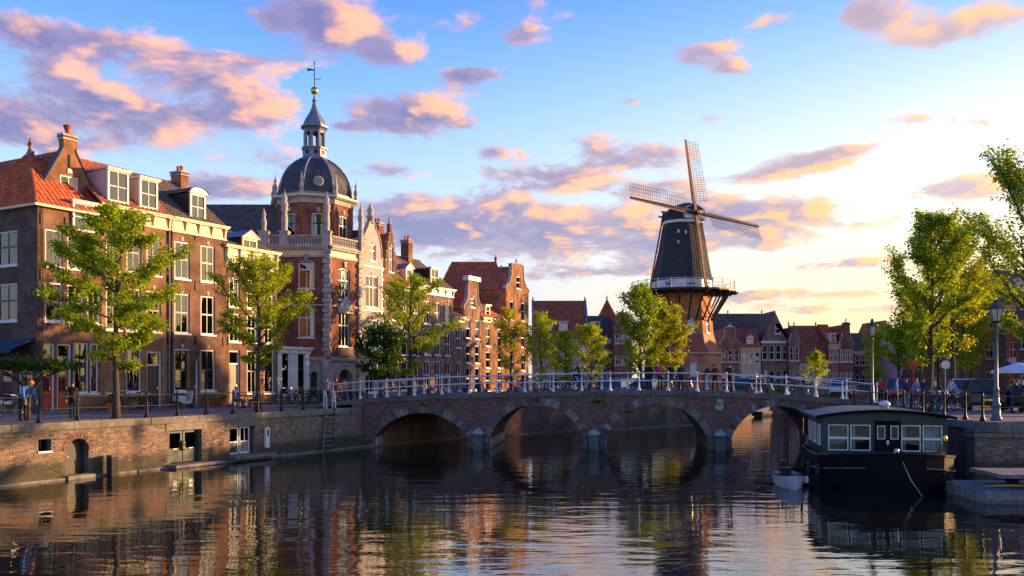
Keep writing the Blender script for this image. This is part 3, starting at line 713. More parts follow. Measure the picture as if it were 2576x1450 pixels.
def door(root, cx, z0, w, h, mat, light=.25, y=.12, glazed=False, frame='white'):
    f = .1; hd = h * (1 - light)
    mb = MB().box(-w / 2, -w / 2 + f, -.02, .12, 0, h).box(w / 2 - f, w / 2, -.02, .12, 0, h).box(-w / 2 + f, w / 2 - f, -.02, .12, h - f, h).box(-w / 2 + f, w / 2 - f, -.01, .12, hd - .04, hd + .04)
    d = mb.build('door', M[frame], root, loc=(cx, y, z0)); iw = w - 2 * f
    leaf = MB().box(-iw / 2, iw / 2, .05, .09, .01, hd - .04)
    if not glazed:
        for a, b in ((.12, .42), (.5, .92)): leaf.box(-iw / 2 + .1, iw / 2 - .1, .035, .05, hd * a, hd * b)
    leaf.build('door_leaf', mat, d)
    if glazed: MB().box(-iw / 2 + .12, iw / 2 - .12, .035, .05, hd * .4, hd * .93).build('pane', M['glass'], d)
    MB().box(-iw / 2, iw / 2, .06, .07, hd + .04, h - f).build('fanlight', M['glass'], d)
    MB().box(iw / 2 - .14, iw / 2 - .08, .0, .05, hd * .42, hd * .48).build('handle', M['gold'], d)
    MB().box(-w / 2 - .05, w / 2 + .05, -.35, .1, -.14, -.005).build('doorstep', M['coping'], d)
    return d
TW, TLEN = .27, .36
def _tile_mb(mb, Mx):
    i = len(mb.v)
    pr = [(-.135, .005), (-.085, .045), (-.01, .05), (.06, .012), (.135, .0)]
    for b, dz in ((-.03, .035), (TLEN, .0)):
        for a, z in pr: mb.v.append(tuple(Mx @ Vector((a, b, z + dz))))
    for k in range(4): mb.f.append((i + k, i + k + 1, i + 6 + k, i + 5 + k)); mb.mi.append(0)
    for k in range(4): mb.f.append((i + k, i + k + 1, i + k + 1)[:2] + (i + k + 1,)) if False else None
    j = len(mb.v); mb.v += [tuple(Mx @ Vector((a, -.03, 0))) for a, z in pr]
    for k in range(4): mb.f.append((i + k, j + k, j + k + 1, i + k + 1)); mb.mi.append(0)
_TILE = None
def roof_slope(root, p0, ex, ey, poly, mat, n_ind=0, name='roof', slab=None):
    """a roof slope: slab part, with tiles as its sub-parts (the lowest, nearest ones singly, the rest as one mesh)"""
    p0, ex, ey = Vector(p0), Vector(ex).normalized(), Vector(ey).normalized(); nz = ex.cross(ey)
    if nz.z < 0: nz = -nz
    P3 = [p0 + ex * a + ey * b for a, b in poly]
    mb = MB(); n = len(P3); th = nz * -.07
    for t in tessellate_polygon([[Vector((a, b, 0)) for a, b in poly]]):
        mb.face([P3[k] for k in t]); mb.face([P3[k] + th for k in t])
    for k in range(n): mb.face([P3[k], P3[(k + 1) % n], P3[(k + 1) % n] + th, P3[k] + th])
    ro = mb.build(name, slab or M['wood_dark'], root)
    B3 = Matrix((ex, ey, nz)).transposed().to_4x4()
    tiles = []; amin, amax = min(a for a, b in poly), max(a for a, b in poly); bmin, bmax = min(b for a, b in poly), max(b for a, b in poly)
    nb = max(1, round((bmax - bmin) / (TLEN - .05))); na = max(1, round((amax - amin) / TW)); sb, sa = (bmax - bmin) / nb, (amax - amin) / na
    for r_ in range(nb):
        for c in range(na):
            a, b = amin + (c + .5) * sa, bmin + r_ * sb
            if pip(a, b + sb * .5, poly): tiles.append((a, b))
    rest = MB()
    tm = cached('tile' + mat, lambda: (lambda m_: (_tile_mb(m_, Matrix.Identity(4)), m_.mesh('roof_tile', M[mat], True, False))[1])(MB()))
    for i, (a, b) in enumerate(tiles):
        Mx = Matrix.Translation(p0 + ex * a + ey * b + nz * .004) @ B3
        Mx = Mx @ Matrix.Rotation(R(WR.uniform(-.7, .7)), 4, 'X') @ Matrix.Rotation(R(WR.uniform(-.8, .8)), 4, 'Z')
        if i < n_ind:
            o = link('roof_tile', tm, ro); o.matrix_basis = Mx
        else: _tile_mb(rest, Mx)
    if rest.f: tag(rest.build('roof_tiles', M[mat], ro, True, fix=False), kind='stuff')
    return ro
def ridge(root, pts, mat, r=.11):
    for a, b in zip(pts, pts[1:]):
        a, b = Vector(a), Vector(b); n = max(1, int((b - a).length / .42)); o_ = None
        mb = MB()
        for i in range(n): mb.tube([a + (b - a) * (i / n), a + (b - a) * ((i + 1.06) / n)], [r, r * .88], 8)
        mb.build('ridge_tiles', M[mat], root)
def chimney(root, x, y, z0, z1, w=.55, d=.7, mat='brick_brown', pots=2, cap='stone'):
    c = MB().box(x - w / 2, x + w / 2, y - d / 2, y + d / 2, z0, z1).build('chimney', M[mat], root)
    MB().box(x - w / 2 - .07, x + w / 2 + .07, y - d / 2 - .07, y + d / 2 + .07, z1 - .03 + .032, z1 + .11).box(x - w / 2 - .04, x + w / 2 + .04, y - d / 2 - .04, y + d / 2 + .04, z1 - .16, z1 - .08).build('chimney_cap', M[cap], c)
    for i in range(pots):
        yy = y + (i - (pots - 1) / 2) * .3; MB().lathe([(.1, z1 + .112), (.09, z1 + .42), (.11, z1 + .43), (.11, z1 + .47)], 8, x, yy).build('chimney_pot', M['tile_red'], c)
    return c
def dormer(root, x, y, z, w, h, dep, kind='flat', cols=2, cheek='white', front='white', roofm='lead', rows=(.5,)):
    d = MB()
    hw = w / 2; f = .11
    d.box(x - hw, x - hw + f, y, y + .12, z, z + h).box(x + hw - f, x + hw, y, y + .12, z, z + h).box(x - hw + f, x + hw - f, y, y + .12, z, z + f).box(x - hw + f, x + hw - f, y, y + .12, z + h - f * 1.2, z + h)
    for s in (-1, 1): d.box(*sorted((x + s * hw, x + s * (hw - .05))), y + .121, y + dep, z, z + h, 1)
    do = d.build('dormer', [M[front], M[cheek]], root)
    bars = MB(); iw, ih = w - 2 * f, h - 2.2 * f; x0, zz = x - hw + f, z + f
    for r_ in rows: bars.box(x0, x0 + iw, y + .03, y + .09, zz + ih * r_ - .025, zz + ih * r_ + .025)
    for c in range(1, cols): bars.box(x0 + iw * c / cols - .02, x0 + iw * c / cols + .02, y + .032, y + .088, zz, zz + ih)
    bars.build('window_bars', M['white'], do)
    e = [0.] + list(rows) + [1.]
    for a, b in zip(e, e[1:]):
        for c in range(cols):
            MB().box(x0 + iw * c / cols + .02, x0 + iw * (c + 1) / cols - .02, y + .055, y + .063, zz + ih * a + .02, zz + ih * b - .02).build('pane', M['glass'], do)
    MB().face([(x0, y + .2, zz), (x0 + iw, y + .2, zz), (x0 + iw, y + .2, zz + ih * .9), (x0, y + .2, zz + ih * .9)]).build('blind', M['curtain_dim'] if WR.random() < .5 else M['curtain'], do)
    if kind == 'flat':
        MB().box(x - hw - .12, x + hw + .12, y - .16, y + dep, z + h, z + h + .06).box(x - hw - .07, x + hw + .07, y - .09, y + .1, z + h - .08, z + h - .002).build('dormer_roof', [M[front]], do)
        MB().box(x - hw - .1, x + hw + .1, y - .13, y + dep, z + h + .062, z + h + .09).build('dormer_lead', M[roofm], do)
    else:
        rise = .45 * hw + .1
        pr = ring(x, z + h, hw + .12, rise, 0, math.pi, 10) if kind == 'arch' else [(x + hw + .14, z + h), (x, z + h + rise + .12), (x - hw - .14, z + h)]
        MB().prism(pr, y - .1, y + .06).build('pediment', M[front], do)
        p2 = [(a, b + .05) for a, b in pr]; mb = MB()
        for (a0, b0), (a1, b1) in zip(p2, p2[1:]): mb.face([(a0, y - .14, b0), (a1, y - .14, b1), (a1, y + dep, b1), (a0, y + dep, b0)]).face([(a0, y - .14, b0 - .04), (a1, y - .14, b1 - .04), (a1, y - .14, b1), (a0, y - .14, b0)])
        mb.build('dormer_roof', M[roofm], do)
    return do
def gable_outline(kind, w, h, g):
    c = w / 2
    if kind == 'plain': return [(0, h), (c, h + g)]
    if kind == 'spout': return [(0, h), (c - .32, h + g * .86), (c - .32, h + g)], [(c + .32, h + g), (c + .32, h + g * .86)]
    if kind == 'step':
        L = [(0, h)]; n = 5
        for i in range(n): L += [(c * .86 * i / n, h + g * (i + .6) / (n + .6)), (c * .86 * (i + 1) / n, h + g * (i + .6) / (n + .6))]
        L += [(c * .86, h + g)]
    elif kind == 'neck':
        L = [(0, h), (.02 * w, h + .12 * g), (.12 * w, h + .2 * g), (.2 * w, h + .36 * g), (.24 * w, h + .55 * g), (.25 * w, h + .88 * g), (.22 * w, h + .9 * g), (.22 * w, h + .95 * g), (.36 * w, h + g)]
    elif kind == 'bell':
        L = [(0, h), (.0, h + .12 * g), (.08 * w, h + .16 * g), (.10 * w, h + .4 * g), (.16 * w, h + .62 * g), (.26 * w, h + .78 * g), (.34 * w, h + .86 * g), (.38 * w, h + .98 * g), (.44 * w, h + g)]
    return L, [(w - x, z) for x, z in reversed(L)]
def gout(kind, w, h, g):
    r = gable_outline(kind, w, h, g)
    if isinstance(r, tuple):
        L, Rr = r
        if kind == 'spout': return L + Rr + [(w, h)]
        return L + Rr
    return r + [(w, h)]
def body(root, w, dep, h, mat, side_mat=None, gable_side=0., front_y=0., left=True):
    """side and back walls; gable_side adds triangular tops (ridge parallel to the street)"""
    mb = MB()
    for x in ((0, w) if left else (w,)):
        p = [(x, front_y, 0), (x, dep, 0), (x, dep, h)] + ([(x, dep / 2, h + gable_side)] if gable_side else []) + [(x, front_y, h)]
        mb.face(p)
    mb.face([(0, dep, 0), (w, dep, 0), (w, dep, h), (0, dep, h)])
    mb.build('side_wall', M[side_mat or mat], root)
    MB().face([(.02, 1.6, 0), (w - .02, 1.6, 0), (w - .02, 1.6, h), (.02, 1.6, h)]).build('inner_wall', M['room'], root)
def cornice(root, w, h, mat='cream', fr=.6, proj=.22, dent=True, x0=0.):
    MB().box(x0 - .03, w + .03, -.05, .02, h - fr, h - .14).build('frieze', M[mat], root)
    MB().box(x0 - .06, w + .06, -.09, .02, h - fr - .07, h - fr - .002).build('moulding', M[mat], root)
    MB().box(x0 - .12, w + .12, -proj, .06, h - .138, h - .05).box(x0 - .16, w + .16, -proj - .07, .06, h - .048, h + .03).build('cornice', M[mat], root)
    if dent:
        n = max(2, int((w - x0) / 1.0)); me = cached(('br', mat, round(fr, 2), proj), lambda: MB().prism([(-proj * .8, 0), (0, 0), (0, -fr + .2), (-proj * .25, -fr + .25), (-proj * .55, -.16)], -.06, .06).xf(Matrix.Rotation(R(90), 4, 'Z')).mesh('bracket', M[mat]))
        for i in range(n + 1):
            o = link('bracket', me, root, (x0 + .1 + (w - x0 - .2) * i / n, -.052, h - .14))
def anchors(root, xs, zs):
    me = cached('anchor', lambda: MB().box(-.025, .025, -.05, .0, 0, .55).box(-.05, .05, -.04, -.01, .25, .31).mesh('wall_anchor', M['iron']))
    for x in xs:
        for z in zs: link('wall_anchor', me, root, (x, -.001, z))
def side_roof(root, w, dep, h, rh, mat, n_ind=0, over=.12, back=True):
    L = math.hypot(dep / 2 + over, rh)
    roof_slope(root, (-.05, -over, h), (1, 0, 0), (0, dep / 2 + over, rh), [(0, 0), (w + .1, 0), (w + .1, L), (0, L)], mat, n_ind)
    if back: roof_slope(root, (w + .05, dep + over, h), (-1, 0, 0), (0, -(dep / 2 + over), rh), [(0, 0), (w + .1, 0), (w + .1, L), (0, L)], mat)
    ridge(root, [(-.05, dep / 2, h + rh + .03), (w + .05, dep / 2, h + rh + .03)], mat)
def front_roof(root, w, dep, h, rh, mat, n_ind=0, y0=.25):
    L = math.hypot(w / 2 + .06, rh); D = dep - y0
    roof_slope(root, (-.06, dep, h), (0, -1, 0), (w / 2 + .06, 0, rh), [(0, 0), (D, 0), (D, L), (0, L)], mat, n_ind)
    roof_slope(root, (w + .06, y0, h), (0, 1, 0), (-(w / 2 + .06), 0, rh), [(0, 0), (D, 0), (D, L), (0, L)], mat, n_ind)
    ridge(root, [(w / 2, y0, h + rh + .03), (w / 2, dep, h + rh + .03)], mat)
def hip_roof(root, x0, x1, y0, y1, h, rh, mat, n_ind=0, rl=0.):
    """hipped roof; rl = length of the ridge along x"""
    cx, cy = (x0 + x1) / 2, (y0 + y1) / 2; W_, D_ = x1 - x0, y1 - y0; a = (W_ - rl) / 2
    Lf = math.hypot(D_ / 2, rh); Ls = math.hypot(a, rh)
    roof_slope(root, (x0, y0, h), (1, 0, 0), (0, D_ / 2, rh), [(0, 0), (W_, 0), (W_ - a, Lf), (a, Lf)] if rl else [(0, 0), (W_, 0), (W_ / 2, Lf)], mat, n_ind)
    roof_slope(root, (x0, y1, h), (0, -1, 0), (a, 0, rh), [(0, 0), (D_, 0), (D_ / 2, Ls)], mat, n_ind)
    roof_slope(root, (x1, y0, h), (0, 1, 0), (-a, 0, rh), [(0, 0), (D_, 0), (D_ / 2, Ls)], mat, 0)
    roof_slope(root, (x1, y1, h), (-1, 0, 0), (0, -D_ / 2, rh), [(0, 0), (W_, 0), (W_ - a, Lf), (a, Lf)] if rl else [(0, 0), (W_, 0), (W_ / 2, Lf)], mat, 0)
    t0, t1 = (x0 + a, cy, h + rh + .03), (x1 - a, cy, h + rh + .03)
    for p, t in (((x0, y0), t0), ((x0, y1), t0), ((x1, y0), t1), ((x1, y1), t1)): ridge(root, [(p[0], p[1], h + .03), t], mat)
    if rl: ridge(root, [t0, t1], mat)
    return t0, t1
def finial(root, x, y, z, s=1., mat='stone'):
    MB().lathe([(.12 * s, 0), (.12 * s, .1 * s), (.06 * s, .16 * s), (.13 * s, .34 * s), (.1 * s, .46 * s), (.04 * s, .5 * s), (.04 * s, .6 * s), (.0, .75 * s)], 8).build('finial', M[mat], root, True, (x, y, z))
def house(label, org, ang, w, dep, h, mat, floors, cols, ww=.95, gable=None, g=0., roof=None, rh=2.5, tile='tile_red', corn=None, fr=.6, name='canal_house', n_ind=0,
          doors=(), skip=(), bars='sash', wcols=2, rows=(.52,), arch=0., anch=True, gwin=None, extra_holes=(), keyst=True, side=None, frame='white', plinth='coping', colx=None, sill=True):
    t = thing(name, label, 'house', org, ang)
    xs = colx or [w * (i + .5) / cols for i in range(cols)]
    hol = []; wins = []
    for fi, (z0, fh) in enumerate(floors):
        for ci, x in enumerate(xs):
            if (fi, ci) in skip: continue
            wins.append((x, z0, ww, fh, arch)); hol.append(rect(x - ww / 2, x + ww / 2, z0, z0 + fh, arch))
    for dx_, dw, dh, dm in doors: hol.append(rect(dx_ - dw / 2, dx_ + dw / 2, .12, .12 + dh))
    if gwin:
        for gx, gz, gw, gh in gwin: hol.append(rect(gx - gw / 2, gx + gw / 2, gz, gz + gh)); wins.append((gx, gz, gw, gh, 0.))
    top = gout(gable, w, h, g) if gable else [(0, h), (w, h)]
    facade_mesh([(w, 0), (0, 0)] + top, hol, .3, .17).build('wall', M[mat], t)
    body(t, w, dep, h, mat, side, rh if roof == 'side' else 0., .3)
    for x, z0, a, b, ar in wins: window(t, x, z0, a, b, wcols, rows, bars, ar, frame=frame, sill=sill)
    for dx_, dw, dh, dm in doors: door(t, dx_, .12, dw, dh, M[dm])
    if plinth: MB().box(-.01, w + .01, -.05, .0, 0, .55).build('plinth', M[plinth], t) if not doors else None
    if corn: cornice(t, w, h, corn, fr)
    if keyst:
        km = cached('ks', lambda: MB().prism([(-.07, 0), (.07, 0), (.1, .24), (-.1, .24)], -.03, .01).mesh('keystone', M['stone']))
        for x, z0, a, b, ar in wins: link('keystone', km, t, (x, 0, z0 + b + .03))
    if anch:
        gaps = [0.18] + [(a + b) / 2 for a, b in zip(xs, xs[1:])] + [w - .18]
        anchors(t, gaps, [f[0] + f[1] + .25 for f in floors if f[0] + f[1] + .8 < h])
    if roof == 'side': side_roof(t, w, dep, h, rh, tile, n_ind)
    elif roof == 'front': front_roof(t, w, dep, h, rh, tile, n_ind)
    elif roof == 'hip': hip_roof(t, -.1, w + .1, -.1, dep, h, rh, tile, n_ind, max(0, w - dep * .8))
    if gable in ('neck', 'bell', 'step', 'spout'):
        finial(t, w / 2, .15, h + g, .9)
        ot = top
        cp = MB()
        for a, b in zip(ot, ot[1:]):
            if abs(a[0] - b[0]) + abs(a[1] - b[1]) > .02 and abs(b[0] - a[0]) > .02:
                d_ = Vector((b[0] - a[0], b[1] - a[1])).normalized(); nx, nz_ = -d_.y * .07, d_.x * .07
                if nz_ < 0: nx, nz_ = -nx, -nz_
                cp.prism([a, b, (b[0] + nx, b[1] + nz_), (a[0] + nx, a[1] + nz_)], -.06, .32)
        if cp.f: cp.build('gable_coping', M['stone'], t)
    return t

# ---------------------------------------------------------------- houses of the left row
T = lambda x: tl(O_ROW, x)
def ROW(t, back=0.): 
    p = O_ROW + UL * t + NL * back; return (p.x, p.y, ST)
def ZR(x, y): return EYE + (HZ - y) / FPX * (O_ROW.y + UL.y * T(x)) - ST
# corner house with red hipped roof and gabled wing
t0, t1 = T(95), T(255); w1 = t1 - t0
h1 = thing('corner_house', 'brown brick corner house with red hipped roof and tall chimneyed gable', 'house', ROW(t0), ANG)
H = 10.2; wl_ = [(.85, 7.3, .95, 1.85), (2.05, 7.3, .95, 1.85), (.85, 4.55, .95, 1.95), (2.05, 4.55, .95, 1.95), (3.1, 4.55, .8, 1.95), (2.35, .95, .85, 2.6), (3.1, .95, .5, 2.6)]
dl = [(.52, .8, 3.35), (1.42, .8, 3.35)]
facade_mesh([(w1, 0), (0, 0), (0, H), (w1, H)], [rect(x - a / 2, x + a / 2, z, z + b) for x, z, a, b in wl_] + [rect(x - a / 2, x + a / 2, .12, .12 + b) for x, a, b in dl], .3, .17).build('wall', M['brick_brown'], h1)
for x, z, a, b in wl_: window(h1, x, z, a, b)
for x, a, b in dl: door(h1, x, .12, a, b, M['door_red'], .28, glazed=True)
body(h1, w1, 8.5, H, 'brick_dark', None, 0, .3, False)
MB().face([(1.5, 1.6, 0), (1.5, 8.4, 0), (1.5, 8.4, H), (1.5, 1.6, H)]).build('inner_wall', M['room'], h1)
anchors(h1, [.15, 1.45, 2.7], [9.3, 6.55]); 
# the wall facing the viewer gets its own windows
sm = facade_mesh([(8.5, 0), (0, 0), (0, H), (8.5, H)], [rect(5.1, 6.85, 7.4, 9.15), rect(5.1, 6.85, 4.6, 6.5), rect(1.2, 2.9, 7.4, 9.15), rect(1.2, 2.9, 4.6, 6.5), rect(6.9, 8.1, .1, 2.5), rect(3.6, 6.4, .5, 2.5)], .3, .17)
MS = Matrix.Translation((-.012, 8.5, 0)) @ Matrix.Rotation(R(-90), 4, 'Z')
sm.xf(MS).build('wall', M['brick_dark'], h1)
for xx in (5.975, 2.05):
    for zz, hh in ((7.4, 1.75), (4.6, 1.9)):
        wo_ = window(h1, 0, 0, 1.75, hh, 2, (.55,), 'sash', curtain='both'); wo_.matrix_basis = MS @ Matrix.Translation((xx, .07, zz))
wo_ = window(h1, 0, 0, 2.8, 2.0, 3, (.7,), 'sash', curtain='none'); wo_.matrix_basis = MS @ Matrix.Translation((5.0, .07, .5))
dd = door(h1, 0, 0, 1.2, 2.4, M['door_dark'], .2, glazed=True); dd.matrix_basis = MS @ Matrix.Translation((7.5, .1, .1))
aw = MB().prism([(0, 3.7), (1.3, 3.15), (1.3, 2.95), (1.25, 2.95), (1.25, 3.1), (0, 3.62)], 0, 8.2); aw.xf(Matrix.Rotation(R(180), 4, 'Z') @ Matrix.Translation((0, -8.4, 0))); aw.build('awning', M['awning_blue'], h1)
MB().box(-.05, w1 + .02, -.28, .02, H - .02, H + .1).box(-.3, -.051, -.28, 8.4, H - .02, H + .1).build('gutter', M['cream'], h1)
a0, a1 = hip_roof(h1, -.22, 3.25, -.22, 6.2, H + .1, 3.15, 'tile_red', 150)
MB().lathe([(.3, -.25), (.16, .05), (.1, .1)], 8).build('lead_cap', M['lead'], h1, True, a0); finial(h1, a0[0], a0[1], a0[2] + .1, 1.0, 'tile_brown')
gx, gy = 2.55, 1.25
pg = [(gx - 2.2, H), (gx - .33, H + 3.4), (gx - .33, H + 4.15), (gx + .33, H + 4.15), (gx + .33, H + 3.4), (gx + 2.2, H)]
gw_ = rect(gx - .52, gx + .52, 11.2, 12.3)
mb = facade_mesh(pg, [gw_], .3, .14); mb.xf(Matrix.Translation((0, gy, 0))); mb.build('gable_wall', M['brick_orange'], h1)
window(h1, gx, 11.2, 1.04, 1.1, 2, (.5,), 'white', y=gy + .05, curtain='full')
MB().box(gx - .42, gx + .42, gy - .09, gy + .42, H + 4.15, H + 4.27).box(gx - .4, gx + .4, gy - .07, gy + .38, H + 3.95, H + 4.06).build('chimney_cap', M['stone'], h1)
MB().lathe([(.16, 0), (.2, .07), (.11, .15), (.17, .3), (.21, .42), (.24, .46), (.2, .5)], 10).build('chimney_pot', M['tile_brown'], h1, True, (gx, gy + .15, H + 4.27))
MB().box(gx - .04, gx + .04, gy - .06, gy, 12.75, 13.4).build('wall_anchor', M['iron'], h1); MB().prism(rect(gx - .13, gx + .13, 12.45, 12.7, .1), gy - .05, gy + .01).build('year_stone', M['white'], h1)
Lg = math.hypot(2.2, 3.45)
roof_slope(h1, (gx - 2.25, gy + 9, H - .05), (0, -1, 0), (2.2, 0, 3.45), [(0, 0), (8.7, 0), (8.7, Lg), (0, Lg)], 'tile_brown', 0)
roof_slope(h1, (gx + 2.25, gy + .3, H - .05), (0, 1, 0), (-2.2, 0, 3.45), [(0, 0), (8.7, 0), (8.7, Lg), (0, Lg)], 'tile_brown', 0)
ridge(h1, [(gx, gy + .3, H + 3.43), (gx, gy + 9, H + 3.43)], 'tile_brown')
for s in (-1, 1): MB().prism([(gx + s * 2.22, H), (gx + s * .34, H + 3.42), (gx + s * .34, H + 3.57), (gx + s * 2.3, H)], gy - .05, gy + .36).build('gable_coping', M['stone_grey'], h1)
dormer(h1, 2.55, -.12, H - .95, 1.5, 1.5, 1.6, 'flat', 2, 'lead', 'white')
MB().tube([(gx, 4.6, H + 3.4), (gx, 4.6, H + 3.75), (gx + .2, 4.6, H + 3.8)], .07, 8).build('roof_vent', M['lead'], h1)

fl3 = [(7.45, 2.15), (4.3, 2.3), (.95, 2.45)]
t0, t1, t2, t3 = T(255), T(428), T(567), T(697)
Hc = 10.9
h2 = house('brown brick canal house with two flat topped white dormers behind the big street tree', ROW(t0), ANG, t1 - t0, 7.4, Hc, 'brick_orange', fl3, 3, .95, roof='side', rh=3.0, tile='tile_brown', corn='cream', fr=.75, n_ind=120,
           doors=((3.35, 1.0, 3.1, 'door_dark'),), skip=((2, 2), (2, 0)), colx=[.75, 2.0, 3.3])
window(h2, .75, .95, .95, 2.45)
dormer(h2, 1.15, .15, Hc + .25, 1.3, 1.75, 2.6, 'flat', 2, 'pink_plaster'); dormer(h2, 3.1, .15, Hc + .25, 1.2, 1.65, 2.4, 'flat', 2, 'pink_plaster')
chimney(h2, .3, 3.2, Hc + 2.2, Hc + 3.9, .6, .7, 'brick_red', 1)
h3 = house('brown brick canal house with grey tiled roof and one arched dormer', ROW(t1), ANG, t2 - t1, 7.4, Hc, 'brick_brown', fl3, 2, 1.1, roof='side', rh=2.9, tile='tile_dark', corn='cream', fr=.75, n_ind=120,
           doors=((1.62, .85, 3.2, 'door_dark'),), colx=[.85, 2.75], bars='sash')
dormer(h3, 2.15, .15, Hc + .15, 1.15, 1.55, 2.4, 'arch', 2, 'sash', 'white', 'slate'); chimney(h3, t2 - t1 - .35, 3.6, Hc + 1.9, Hc + 3.6, .6, .9, 'brick_orange', 2)
MB().tube([(.03, -.08, .2), (.03, -.08, Hc - .75)], .05, 8).build('downpipe', M['iron'], h3)
MB().tube([(t1 - t0 - .12, -.08, .2), (t1 - t0 - .12, -.08, Hc - .75)], .045, 8).build('downpipe', M['lead'], h2)
h4 = house('lower brown brick house with deep cream frieze and small pedimented attic window', ROW(t2 + .01), ANG, t3 - t2, 7, 9.85, 'brick_brown', [(6.1, 1.8), (3.95, 1.75), (.75, 2.7)], 3, .9, roof='side', rh=1.5, tile='tile_dark', corn='cream', fr=1.25, skip=((2, 0),), doors=((.75, .9, 3.3, 'door_dark'),))
dormer(h4, (t3 - t2) * .48, .1, 9.9, 1.25, .6, 2.0, 'ped', 2, 'slate', 'cream', 'lead', rows=())
tA, tB = T(699), T(778)
h5 = house('single storey white plastered shop front with tall windows beside the domed church', ROW(tA), ANG, tB - tA, 3.5, 3.75, 'white_plaster', [(.6, 2.8)], 2, .75, corn='white', fr=.3, name='shop_front', anch=False, keyst=False, bars='sash', wcols=1, rows=(.62,))
MB().face([(0, -.05, 3.76), (tB - tA, -.05, 3.76), (tB - tA, 3.5, 3.8), (0, 3.5, 3.8)]).build('flat_roof', M['lead'], h5)
# past the church
def row_house(label, x0, x1, h, mat, floors, cols, **kw):
    a, b = T(x0), T(x1); return house(label, ROW(a), ANG, b - a - .012, kw.pop('dep', 7), h, mat, floors, cols, **kw), b - a
f6 = [(8.2, 2.1), (4.2, 2.2), (.7, 2.6)]
h6, w6 = row_house('narrow pale pink plastered house with curved bell gable and finial', 907, 964, 10.4, 'pink_plaster', [(7.0, 2.4), (3.9, 2.2), (.6, 2.5)], 1, ww=1.5, gable='bell', g=3.0, roof='front', rh=2.4, tile='tile_dark', bars='white', wcols=3, rows=(.65,), gwin=((1.45, 10.5, .75, 1.25),), anch=False)
for z in (3.4, 6.7, 10.0): MB().box(-.02, w6, -.06, .0, z, z + .12).build('string_course', M['white'], h6)
for i in range(26):
    for xx in (0, w6 - .33): MB().box(xx, xx + (.3 if i % 2 else .2), -.04, 0, .6 + i * .37, .6 + i * .37 + .2).build('quoin', M['white'], h6)
MB().lathe([(.25, 0), (.25, .5), (.35, .55), (.18, .7), (.3, 1.0), (.16, 1.2), (.08, 1.45), (0, 1.6)], 8).build('finial_urn', M['stone'], h6, True, (w6 / 2, .15, 13.3))
h7, w7 = row_house('narrow brown brick house with tall stepped gable next to the pink plastered house', 965, 1002, 9.6, 'brick_brown', [(6.2, 1.9), (3.6, 1.9), (.7, 2.4)], 2, ww=.62, gable='step', g=4.0, roof='front', rh=3.2, tile='tile_brown', gwin=((.95, 9.9, .5, 1.9),), wcols=1, anch=False)
h8, w8 = row_house('dark brick house with brown tiled roof and one small dormer behind street trees', 1003, 1060, 9.0, 'brick_brown', [(6.0, 1.8), (3.5, 1.8), (.7, 2.3)], 2, ww=.85, roof='side', rh=3.6, tile='tile_brown', corn='cream', fr=.35)
dormer(h8, w8 * .62, .35, 9.4, .9, 1.1, 2, 'ped', 1); chimney(h8, w8 * .55, 3.4, 11.8, 14.3, .7, .8, 'brick_red', 2)
h9, w9 = row_house('purple brown brick house with pale cornice and white flat dormer', 1061, 1140, 9.25, 'brick_purple', [(6.15, 1.9), (3.6, 1.9), (.7, 2.4)], 3, ww=.85, roof='side', rh=2.7, tile='tile_dark', corn='white', fr=.6, bars='white')
dormer(h9, w9 * .5, .3, 9.4, 1.2, 1.5, 2.2, 'flat', 2, 'sash'); chimney(h9, w9 * .5, 3.2, 11.4, 13.4, .6, .8, 'brick_brown', 2)
h10, w10 = row_house('small brick house with low cornice between two gabled houses', 1141, 1166, 7.0, 'brick_purple', [(4.3, 1.6), (.6, 2.4)], 1, ww=.8, roof='side', rh=2.0, tile='tile_brown', corn='cream', fr=.4, bars='white', anch=False)
h11, w11 = row_house('purple brick house with neck gable topped by a flat white cornice', 1167, 1212, 7.8, 'brick_purple', [(5.2, 1.7), (3.0, 1.6), (.6, 2.0)], 2, ww=.75, gable='neck', g=2.6, roof='front', rh=2.3, tile='tile_brown', gwin=((1.5, 8.0, .7, .8),), bars='white', wcols=1)
MB().box(w11 * .16, w11 * .84, -.2, .4, 10.35, 10.75).build('gable_cornice', M['white'], h11)
h12, w12 = row_house('orange brick house with cream frieze below the large red roof', 1213, 1272, 7.2, 'brick_orange', [(4.6, 1.7), (2.6, 1.5), (.5, 1.8)], 2, ww=.8, roof='side', rh=2.6, tile='tile_red', corn='cream', fr=.35, bars='white', wcols=1)
dormer(h12, w12 * .35, .3, 7.4, .8, 1.0, 1.8, 'flat', 1)
h13, w13 = row_house('tall sunlit orange brick house with pointed gable at the end of the row', 1273, 1330, 10.2, 'brick_orange', [(7.3, 1.8), (4.7, 1.8), (2.4, 1.6), (.4, 1.6)], 2, ww=.8, gable='neck', g=2.6, roof='front', rh=2.3, tile='tile_brown', gwin=((2.5, 10.4, .8, 1.2),), bars='white', wcols=1)
chimney(h13, w13 - .3, 3.0, 10.2, 12.6, .5, .6, 'brick_brown', 1)
# large red hipped roof standing behind that stretch of the row
p = at(1112, 948, 92)
hb = thing('canal_house', 'big house behind the row with broad bright red hipped tile roof', 'house', (p.x, 91, ST), 0)
wb_ = 7.1
facade_mesh([(wb_, 0), (0, 0), (0, 9.6), (wb_, 9.6)], [], .3).build('wall', M['brick_brown'], hb); body(hb, wb_, 7, 9.6, 'brick_brown')
e0, e1 = hip_roof(hb, -.8, wb_ + .1, -.2, 7, 9.6, 4.3, 'tile_red', 160, 4.6); finial(hb, e1[0], e1[1], e1[2], 1.2, 'tile_brown')

